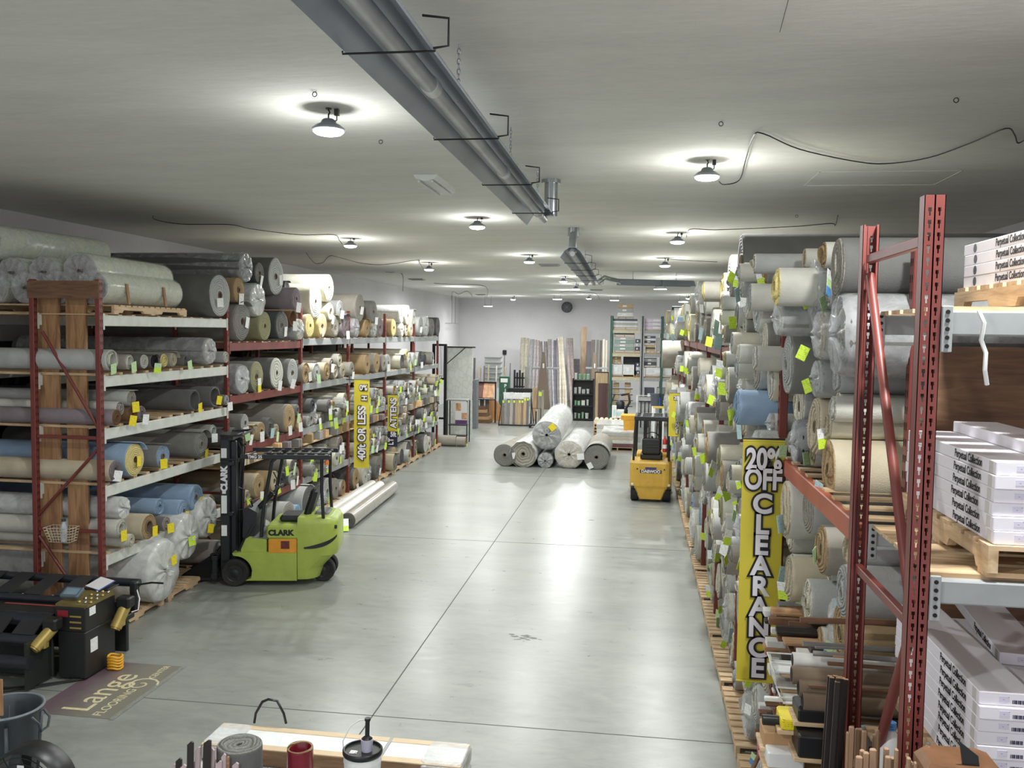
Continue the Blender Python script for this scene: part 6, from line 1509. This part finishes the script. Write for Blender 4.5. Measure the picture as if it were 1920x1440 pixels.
# tall rolls and boards leaning on the back wall in the centre
tb = [(978, 986, 633, (120, 115, 101)), (985, 992, 634, (127, 123, 108)), (993, 1001, 636, (110, 110, 110)), (1001, 1006, 637, (126, 123, 123)), (1006, 1011, 638, (132, 122, 120)), (1011, 1017, 640, (96, 93, 92)), (1021, 1027, 640, (102, 99, 98)), (1028, 1034, 636, (118, 116, 114)), (1035, 1038, 637, (155, 150, 157)), (1038, 1042, 638, (89, 89, 101)), (1043, 1047, 635, (111, 109, 109)), (1046, 1050, 632, (183, 177, 159)), (1050, 1054, 631, (181, 170, 153)), (1053, 1057, 631, (189, 182, 167)), (1062, 1067, 634, (141, 130, 125)), (1068, 1073, 634, (130, 116, 116))]
nm_ = ['olive', 'second olive', 'grey', 'mid grey', 'mauve brown', 'dark brown', 'charcoal', 'stone grey', 'lilac', 'blue grey', 'ash grey', 'cream', 'tan', 'ivory', 'rosy brown', 'dusky pink']
for k, (u0, u1, vt, col) in enumerate(tb):
    a, c = at_y(53.8, (u0+u1)/2, vt), at_y(50.6, (u0+u1)/2+(k-7)*1.0, 766); w_ = (u1-u0)/F_PX*54*1.15
    b = MB(); d = Vector((a.x-c.x, 53.8-50.6, a.z)); b.loft([[(q*w_/2*(1+.1*math.sin(j)), e*.04, 0) for q, e in ((-1, 0), (-.6, 1), (.6, 1), (1, 0), (.6, -1), (-.6, -1))] if False else [tuple(d*f+Vector((q*w_/2+.03*math.sin(j*1.3+k), e*.05, 0))) for q, e in ((-1, 0), (-.6, 1), (.6, 1), (1, 0), (.6, -1), (-.6, -1))] for j, f in enumerate((0, .25, .5, .75, 1))], 0, False)
    tag(b.build('vinyl_strip', wcol(col), None, (c.x, 50.6, 0)), f'{nm_[k]} tall flooring strip, {ordinal(k)} from the left in the group leaning on back wall', 'flooring strip', 'tall strips leaning in the centre')
def aframe(u0, u1, vt, vb, y, lb):
    a, c, e = at_y(y, u0, vb), at_y(y, u1, vb), at_y(y, (u0+u1)/2, vt); t = thing('a_frame_rack', lb, 'rack', (a.x, y, a.z-a.z)); w_ = c.x-a.x
    b = MB(); z0 = 0; b.prism([(0, 0), (w_, 0), (w_*.5+.07, e.z), (w_*.5-.07, e.z)], 0, .06, 'y'); b.build('end_board', mat('mdf_brown', (126, 112, 98), .7, var=.05), t)
    b = MB(); b.cbox(w_*.45, w_*.55, -.01, 0, e.z*.72, e.z*.8, .004); b.build('white_plate', TAGW, t)
    b = MB(); b.cbox(-.2, w_*.9+.5, .06, .5, e.z*.7, e.z*.73, .005); b.build('rail', GREYBEAM, t)
aframe(1003, 1032, 660, 770, 49., 'brown triangular end of the tall rack between the leaning strips')
b = None
def group_boards(y, items, lbase, g):
    for k, (u0, u1, vt, vb, col, lean) in enumerate(items):
        plank('leaning_board', f'{lbase}, {ordinal(k)} from the left', 'board', u0, u1, vt, vb, y, wcol(col), lean, .04, g)
plank('wooden_board', 'single pale wooden board, tallest on the back wall', 'board', 1088, 1100, 613, 710, 54.4, wcol((196, 168, 140)), .015, .04)
plank('vinyl_strip', 'short mottled grey board left of the tallest pale board', 'board', 1074, 1087, 673, 705, 54., mat('mottled_grey', (112, 108, 110), .7, var=.25, scale=12.), .02, .05)
group_boards(52.8, [(1098, 1108, 640, 700, (96, 92, 94), .04), (1107, 1116, 637, 700, (104, 98, 98), .04), (1117, 1123, 637, 700, (112, 108, 104), .04), (1123, 1129, 638, 700, (96, 90, 88), .04), (1129, 1134, 636, 700, (214, 206, 188), .04), (1134, 1139, 638, 700, (206, 198, 178), .04)], 'tall dark or cream strip behind the second brown triangle', 'strips behind the second triangle')
aframe(1103, 1124, 661, 760, 51., 'smaller brown triangular rack end left of the green pallet rack')
# black shelf with adhesive cartons and tubs
y = 43.2; a, c = at_y(y, 1073, 785), at_y(y, 1113, 712)
t = thing('black_shelf', 'black shelf unit of white and green tubs and cartons near the back', 'shelf', (a.x, y, 0)); w_, h_ = c.x-a.x, c.z; zs = [0.1, at_y(y, 1080, 760).z, at_y(y, 1080, 738).z, h_]
for x in (0, w_):
    b = MB(); b.cbox(x-.03, x+.03, 0, .5, 0, h_+.05, .005); b.build('post', BLACK, t)
for z in zs[:3]:
    b = MB(); b.cbox(0, w_, 0, .5, z-.06, z, .005); b.build('shelf', BLACK, t)
b = MB(); b.box(0, w_, .5, .52, 0, h_); b.build('back', BLACK, t)
GW = [mat('tub_white', (206, 212, 204), .4), mat('tub_green', (140, 176, 148), .4), mat('tub_grey', (170, 176, 172), .4)]
for si, z in enumerate(zs[:3]+[h_-.02]):
    x = .06; k = 0
    while x < w_-.2:
        ww, hh = rng.uniform(.12, .2), rng.uniform(.2, .32); ci = rng.randrange(3)
        b = MB()
        if rng.random() < .5: b.lathe([(ww*.42, 0), (ww*.48, hh*.8), (ww*.5, hh*.82), (ww*.5, hh)], (ww/2, .2, 0), 14)
        else: b.cbox(0, ww, .06, .36, 0, hh, .006)
        tag(b.build('adhesive_tub' , GW[ci], None, (a.x+x, y, z+.001 if si < 3 else z+.02)), f"{['white', 'green', 'grey'][ci]} tub, {ordinal(k)} from the left on the {['bottom', 'second', 'third', 'top'][si]} of the black shelf", 'tub', 'tubs on the black shelf')
        x += ww+rng.uniform(.02, .06); k += 1
    if si == 2:
        b = MB(); b.cbox(0, w_, 0, .5, h_-.06, h_-.02, .005); b.build('shelf', BLACK, t)
# framed door sample
y = 42.6; a, c = at_y(y, 1115, 786), at_y(y, 1140, 699); t = thing('door_display', 'framed sample wall with a dark brown panel left of the green rack', 'display', (a.x, y, 0)); w_, h_ = c.x-a.x, c.z
b = MB(); b.cbox(0, w_, .03, .12, 0, h_, .006); b.build('backing_board', wcol((204, 178, 142)), t)
b = MB(); b.cbox(.14, w_-.02, 0, .03, .02, h_*.79, .004); b.build('brown_panel', mat('rib_brown', (92, 66, 64), .5, var=.2, scale=30., stretch=(1, 1, .05)), t)
b = MB(); b.cbox(-.03, 0, 0, .12, 0, h_, .004); b.cbox(w_, w_+.03, 0, .12, 0, h_, .004); b.cbox(-.03, w_+.03, 0, .12, h_, h_+.04, .004); b.build('frame', BLACK, t)
plank('brown_post', 'reddish brown board standing right of the framed panel', 'board', 1139, 1147, 720, 780, 42.2, wcol((126, 92, 88)), 0, .1)
# green pallet racking with pallet loads
y = 41.5; xs = [at_y(y, u, 700).x for u in (1145, 1202, 1240, 1296)]; hh = at_y(y, 1145, 592).z
LEV = [at_y(y, 1170, v).z for v in (708, 663, 619)]
GREYB2 = mat('beam_tan_paint', (188, 184, 160), .5)
for bi in range(2):
    x0, x1 = (xs[0], xs[1]) if bi == 0 else (xs[1]+.06, xs[3])
    t = thing('pallet_rack', ['green upright pallet rack with cream beams at the back, left bay', 'grey and green pallet rack at the back, right bay'][bi], 'rack', (x0, y, 0), group='green pallet racks')
    for x, m in ((0, GREEN if bi == 0 else GREYBEAM), (x1-x0, GREYBEAM if bi == 0 else GREEN)) + (((xs[2]-x0, GREEN),) if bi else ()):
        for yy in (0, 1.1):
            b = MB(); b.cbox(x-.06, x+.06, yy-.05, yy+.05, 0, hh, .008); b.build('post', m, t)
        b = MB(); b.cyl((x, .05, .4), (x, 1.05, 1.8), .03, n=6); b.cyl((x, 1.05, 1.9), (x, .05, 3.4), .03, n=6); b.build('brace', m, t)
    for z in LEV:
        for yy in (0, 1.1):
            b = MB(); b.cbox(.06, x1-x0-.06, yy-.03, yy+.03, z-.14, z, .006); b.build('beam', GREYB2 if bi == 0 else GREYBEAM, t)
        b = MB()
        for k in range(5): b.box(.06, x1-x0-.06, .05+k*.21, .2+k*.21, z, z+.02)
        b.build('deck_board', WOOD, t)
LC = {'white': mat('load_white', (214, 216, 216), .5), 'grey': mat('load_grey', (168, 170, 168), .5), 'sage': mat('load_sage', (134, 158, 148), .5), 'lilac': mat('load_lilac', (206, 196, 212), .35), 'brown': CARD, 'dark': mat('load_dark', (72, 76, 88), .5), 'tan': mat('load_tan', (188, 166, 124), .6)}
def load(u0, u1, v0, v1, lb, colr, rows, yy=41.6, base=None, dp=.8, wrapf=False, wid=1):
    a, c = at_y(yy, u0, v1), at_y(yy, u1, v0); z0 = a.z if base is None else base+.02; h_ = c.z-z0; n_ = rows
    pallet('wooden_pallet', 'pallet under '+lb, ((a.x+c.x)/2, yy+dp/2, z0), c.x-a.x, dp, group='pallets at the back', h=.12)
    hr = (h_-.122)/n_
    for k in range(n_):
        for q in range(wid):
            wd = (c.x-a.x)/wid; b = MB(); j = rng.uniform(-.015, .015); b.cbox(0, wd-.01, 0, dp, 0, hr-.004, .008)
            cc = colr[k % len(colr)]
            o = b.build('flooring_carton', LC[cc], None, (a.x+q*wd+j, yy+rng.uniform(-.02, .02), z0+.122+k*hr))
            tag(o, f"{cc} flooring carton, {ordinal(k)} layer{'' if wid == 1 else ', '+ORD[q]+' column'}, {lb}", 'carton', 'cartons of '+lb)
            if hr > .1: b = MB(); b.box(wd*.3, wd*.55, -.004, 0, hr*.3, hr*.7); b.build('shipping_label', TAGW, o)
    return z0
TOP_ = at_y(41.6, 1149, 598).z-.025
load(1149, 1196, 598, 615, 'stack topping the green left bay', ['white', 'grey', 'white', 'dark'], 4, base=LEV[2])
load(1158, 1188, 570, 594, 'small stack above the topmost pallet', ['white', 'grey', 'tan'], 3, yy=41.7, base=TOP_)
load(1151, 1190, 632, 659, 'sage and grey stack in the left bay', ['sage', 'grey', 'sage', 'grey'], 4, base=LEV[1])
load(1146, 1190, 684, 704, 'white stack in the left bay', ['white'], 1, base=LEV[0], wid=2)
load(1208, 1262, 598, 630, 'lilac wrapped stack atop the right bay', ['lilac'], 3, base=LEV[2]-.1)
load(1231, 1268, 634, 662, 'white wrapped block in the right bay', ['grey'], 1, base=LEV[1])
load(1210, 1229, 648, 670, 'small tan stack in the right bay', ['tan', 'dark', 'tan'], 3, base=LEV[1])
load(1210, 1266, 690, 712, 'long pale cartons in the right bay', ['white'], 1, base=LEV[0])
plank('dark_panel', 'dark blue-grey panel leaning inside the green rack left bay', 'panel', 1168, 1200, 668, 704, 42.4, LC['dark'], .03, .04, zbase=LEV[0]+.03)
load(1240, 1270, 598, 622, 'second pale stack atop the right bay', ['white', 'lilac'], 3, base=LEV[2])
load(1206, 1228, 632, 646, 'short dark stack in the right bay', ['dark', 'grey'], 3, base=LEV[1]+.55, yy=41.9) if False else None
load(1208, 1228, 728, 752, 'dark stack low in the right bay', ['dark'], 2, base=.0, yy=41.7)
load(1231, 1268, 728, 760, 'grey block low in the right bay', ['grey'], 1, base=.0, yy=41.7)
load(1204, 1229, 600, 622, 'narrow pale stack atop the right bay', ['white', 'tan', 'grey'], 3, base=LEV[2], yy=41.95)
load(1190, 1201, 636, 659, 'slim dark stack right of the sage one', ['dark', 'grey', 'dark'], 3, base=LEV[1])
load(1151, 1190, 624, 634, 'flat pair under the left bay top beam', ['dark', 'white'], 1, base=at_y(41.6, 1151, 632).z-.02)
load(1207, 1230, 630, 646, 'flat dark cartons above the small tan stack', ['dark', 'white', 'dark'], 3, base=at_y(41.6, 1210, 648).z-.02)
load(1270, 1290, 630, 662, 'tall grey stack ending the right bay', ['grey', 'white', 'grey', 'dark'], 4, base=LEV[1])
load(1268, 1292, 676, 712, 'mixed stack ending the right bay', ['tan', 'white', 'grey'], 3, base=LEV[0])
load(1207, 1232, 672, 690, 'upper dark cartons above the long pale ones', ['dark', 'grey'], 2, base=at_y(41.6, 1210, 690).z-.02, yy=41.7)
load(1192, 1201, 680, 704, 'slim dark stack beside the left bay white one', ['dark', 'grey'], 3, base=LEV[0])
load(1149, 1165, 664, 684, 'tan and brown stack above the white one', ['tan', 'brown', 'tan'], 3, base=at_y(41.6, 1149, 684).z-.02, yy=41.8)
# coil rack of white boxes, engine-like black machine, boxes
y = 38.6
b = None
for k in range(4):
    for s in (0, 1):
        p = at_y(41.9, 1155+22*s, 722+11*k); b = MB(); b.cbox(-.14, .14, 0, .3, -.1, .1, .02)
        tag(b.build('small_carton', LC['tan'], None, (p.x, 41.9, p.z)), f"small cream carton, {ordinal(k)} row down, {'left' if s == 0 else 'right'} side, ground level of the green rack", 'carton', 'small cartons low in the green rack')
    p = at_y(41.9, 1166, 722+11*k+7); b = MB(); b.cbox(-.5, .5, 0, .4, -.01, .012, .003); tag(b.build('wire_shelf', BLACK, None, (p.x, 41.9, p.z-.01)), f'thin dark shelf under the {ordinal(k)} row of small cream cartons', 'shelf', 'thin shelves in the green rack')
p = at_z(0, 1166, 800); p = Vector((p.x, 38.5, 0)); t = thing('floor_machine', 'jumbled black floor grinding machine before the green rack', 'machine', p)
zt = at_y(38.5, 1166, 738).z
b = MB(); b.lathe([(.34, .05), (.38, .1), (.38, .35), (.3, .42)], n=20); b.build('drum', BLACK, t)
b = MB(); b.cbox(-.25, .28, -.2, .3, .42, zt*.62, .06); b.build('housing', BLACK, t)
b = MB(); b.lathe([(.16, 0), (.19, .06), (.19, .3), (.1, .38)], (-.05, 0, zt*.6), 16); b.build('motor_head', GUN, t)
b = MB(); b.tube([(.1, -.1, zt*.5), (.36, -.2, zt*.8), (.3, -.1, zt), (0, .1, zt*.96)], .05, 8); b.tube([(-.2, -.2, zt*.4), (-.45, -.3, zt*.7), (-.3, 0, zt*.98)], .03, 8); b.build('hose', RUBBER, t)
for k, (u0, u1, v0, v1, lb) in enumerate(((1147, 1156, 761, 784, 'tall white carton before the black machine'), (1153, 1170, 769, 784, 'wide white carton with print before the black machine'))):
    a, c = at_y(37.4, u0, v1), at_y(37.4, u1, v0); b = MB(); b.cbox(0, c.x-a.x, 0, .3, 0, c.z-a.z, .008); o = b.build('white_carton', LC['white'], None, (a.x, 37.4+.05*k, a.z)); tag(o, lb, 'carton')
    b = MB(); b.box(.06, (c.x-a.x)*.8, -.003, 0, .1, (c.z-a.z)*.7); b.build('printed_label', TAGB, o)
# pallet of cream rolls and low pallets of flat packs in front
p0 = at_z(.0, 1115, 806); p0 = Vector((at_y(36.8, 1113, 790).x, 36.8, 0)); p1 = at_y(36.8, 1172, 790)
zb = at_y(36.8, 1140, 792).z
for k in range(max(1, int(zb/.13))):
    pallet('wooden_pallet', f'empty pallet, {ordinal(k)} from the floor, under the cream wood blocks', ((p0.x+p1.x)/2, 37.3, k*.13), p1.x-p0.x, 1.0, group='stacked empty pallets', h=.13)
zt2 = max(1, int(zb/.13))*.13
for k in range(6):
    x = p0.x+.1+k*.2; b = MB(); b.cyl((0, -.4, .1), (0, .5, .1), .095, n=14); tag(b.build('cream_roll', mat('cream_block', (222, 206, 172), .6) if k == 0 else bpy.data.materials['cream_block'], None, (x, 37.25, zt2+.0)), f'short cream paper roll, {ordinal(k)} from the left on the empty pallets', 'paper roll', 'cream paper rolls on the empty pallets')
def flat(u0, u1, v0, v1, y, lb, rows, mats):
    a, c = at_y(y, u0, v1), at_y(y, u1, v0); h_ = c.z-0; pallet('wooden_pallet', 'low pallet under '+lb, ((a.x+c.x)/2, y+1.0, 0), c.x-a.x, 2.0, group='pallets of flat packs', h=.14)
    hr = (h_-.142)/rows
    for k in range(rows):
        b = MB(); b.cbox(0, c.x-a.x, 0, 2., 0, hr-.004, .01); o = b.build('flat_pack', mats[k % len(mats)], None, (a.x+rng.uniform(-.02, .02), y, .142+k*hr)); tag(o, f'flat flooring pack, {ordinal(k)} from the bottom, {lb}', 'flooring pack', 'flat packs, '+lb)
    return a, c, h_
PK = [mat('pack_maroon', (110, 74, 76), .4), mat('pack_white', (214, 214, 208), .3), mat('pack_tan', (198, 188, 166), .3), mat('pack_silver', (190, 190, 186), .22)]
a, c, h_ = flat(1128, 1188, 812, 848, 32.4, 'stack behind the aisle pile, nearer one', 4, PK)
b = MB(); b.loft([[(x, y_, .015*math.sin(x*9+y_*5)+.012*math.sin(y_*13)) for x in [k*(c.x-a.x)/12 for k in range(13)]] for y_ in [q*.2 for q in range(11)]], 0, True, False, False, closed=False); tag(b.build('plastic_sheet', FILMW, None, (a.x, 32.4, h_+.03)), 'crumpled clear film lying over the nearer flat pack stack', 'plastic sheet')
flat(1118, 1186, 797, 812, 35.0, 'stack behind the aisle pile, farther one', 3, [PK[3], PK[1], PK[3]])
# mustard bin, grey trolley with lattice, blue and yellow stand
p = at_y(33.2, 1182, 795); zt = at_y(33.2, 1182, 778).z; t = thing('yellow_bin', 'orange-yellow wheeled bin left of the yellow forklift', 'bin', (p.x, 33.2, 0)); b = MB(); b.loft([[(s*.2, q*.2+.2, .05) for s, q in ((-1, -1), (1, -1), (1, 1), (-1, 1))], [(s*.26, q*.26+.2, zt*.85) for s, q in ((-1, -1), (1, -1), (1, 1), (-1, 1))]], 0, False); b.build('bin_body', mat('bin_yellow', (226, 168, 52), .45), t)
b = MB(); b.cbox(-.36, .3, -.1, .5, zt*.85, zt, .03); b.build('lid', bpy.data.materials['bin_yellow'], t)
y = 38.0; a, c = at_y(y, 1194, 790), at_y(y, 1224, 742); t = thing('trolley', 'white framed lattice trolley behind the yellow forklift', 'trolley', (a.x, y, 0)); w_, h_ = c.x-a.x, c.z
b = MB(); b.tube([(0, 0, 0), (0, 0, h_), (w_, 0, h_), (w_, 0, 0)], .04, 8); b.build('frame', PWHITE, t)
b = MB(); b.cbox(.05, w_-.05, .05, .08, .3, h_-.05, .005); b.build('panel', LC['grey'], t)
for k in range(3):
    b = MB(); b.cyl((w_*(.25+.25*k), -.01, .3), (w_*(.25+.25*k), -.01, h_*.85), .025, n=6); b.build('bar', BLACK, t)
b = MB(); b.cyl((w_*.1, -.01, h_*.85), (w_*.9, -.01, h_*.85), .025, n=6); b.build('bar', BLACK, t)
y = 36.5; a, c = at_y(y, 1224, 790), at_y(y, 1246, 752); t = thing('step_stand', 'yellow and white stand with dark bins and a blue tub on it', 'stand', (a.x, y, 0)); w_, h_ = c.x-a.x, at_y(y, 1230, 762).z
b = MB(); b.cbox(0, w_, 0, .5, h_-.08, h_, .01); b.build('top', mat('stand_yellow', (216, 184, 80), .5), t)
for x in (.04, w_-.04):
    b = MB(); b.cbox(x-.04, x+.04, 0, .08, 0, h_-.08, .006); b.build('leg', PWHITE, t)
    b = MB(); b.cbox(x-.04, x+.04, .42, .5, 0, h_-.08, .006); b.build('leg', PWHITE, t)
for k, (dx, m, s_, lb) in enumerate(((.1, LC['dark'], .22, 'dark bin on the yellow stand, left'), (w_*.52, mat('tub_blue', (52, 92, 170), .4), .15, 'blue tub on the yellow stand'), (w_*.9, mat('bin_dark_green', (30, 50, 46), .5), .2, 'dark green bin on the yellow stand, right'))):
    b = MB(); b.lathe([(s_*.85, 0), (s_, .5 if k != 1 else .36)], n=18); tag(b.build('storage_tub', m, None, (a.x+dx, y+.25, h_+.001)), lb, 'tub')
# round wall fan and shelf bracket on left wall
p = at_y(55.3, 1063, 576); t = thing('wall_fan', 'round black fan high on the back wall', 'fan', (p.x, 55.3, p.z))
b = MB(); b.lathe([(.3, -.1), (.33, -.08), (.33, .1), (.28, .12), (.27, .0), (.28, -.1)], n=30, axis='y', cap=False); b.build('rim', BLACK, t)
b = MB(); b.lathe([(.001, .05), (.3, .06)], n=24, axis='y'); b.build('back_disc', mat('fan_blue_grey', (60, 66, 80), .5), t)
b = MB()
for k in range(4): b.tube([((.07*(k+1))*math.cos(a), -.1, (.07*(k+1))*math.sin(a)) for a in [2*PI*i/24 for i in range(24)]], .008, 4, closed=True)
for k in range(8): b.cyl((0, -.1, 0), (.3*math.cos(k*PI/4), -.1, .3*math.sin(k*PI/4)), .008, n=4)
b.build('grille', GREYBEAM, t)
b = MB(); b.cbox(-.06, .06, .1, .2, -.06, .06, .01); b.build('mount', BLACK, t)
p = at_x(XL_WALL, 838, 606); t = thing('wire_tray', 'small wire tray hung on rods near the back end of the left wall', 'tray', (XL_WALL+.3, p.y, p.z)); b = MB()
for k in range(5): b.cyl((-.28, -.5+.25*k, 0), (.4, -.5+.25*k, 0), .01, n=5)
b.cyl((-.28, -.5, 0), (-.28, .5, 0), .012, n=5); b.cyl((.4, -.5, 0), (.4, .5, 0), .012, n=5); b.build('wire_deck', STEEL, t)
for yy in (-.5, .5):
    b = MB(); b.cyl((.1, yy, 0), (.1, yy, CEIL-p.z), .01, n=5); b.build('hanger_rod', BLACK, t)
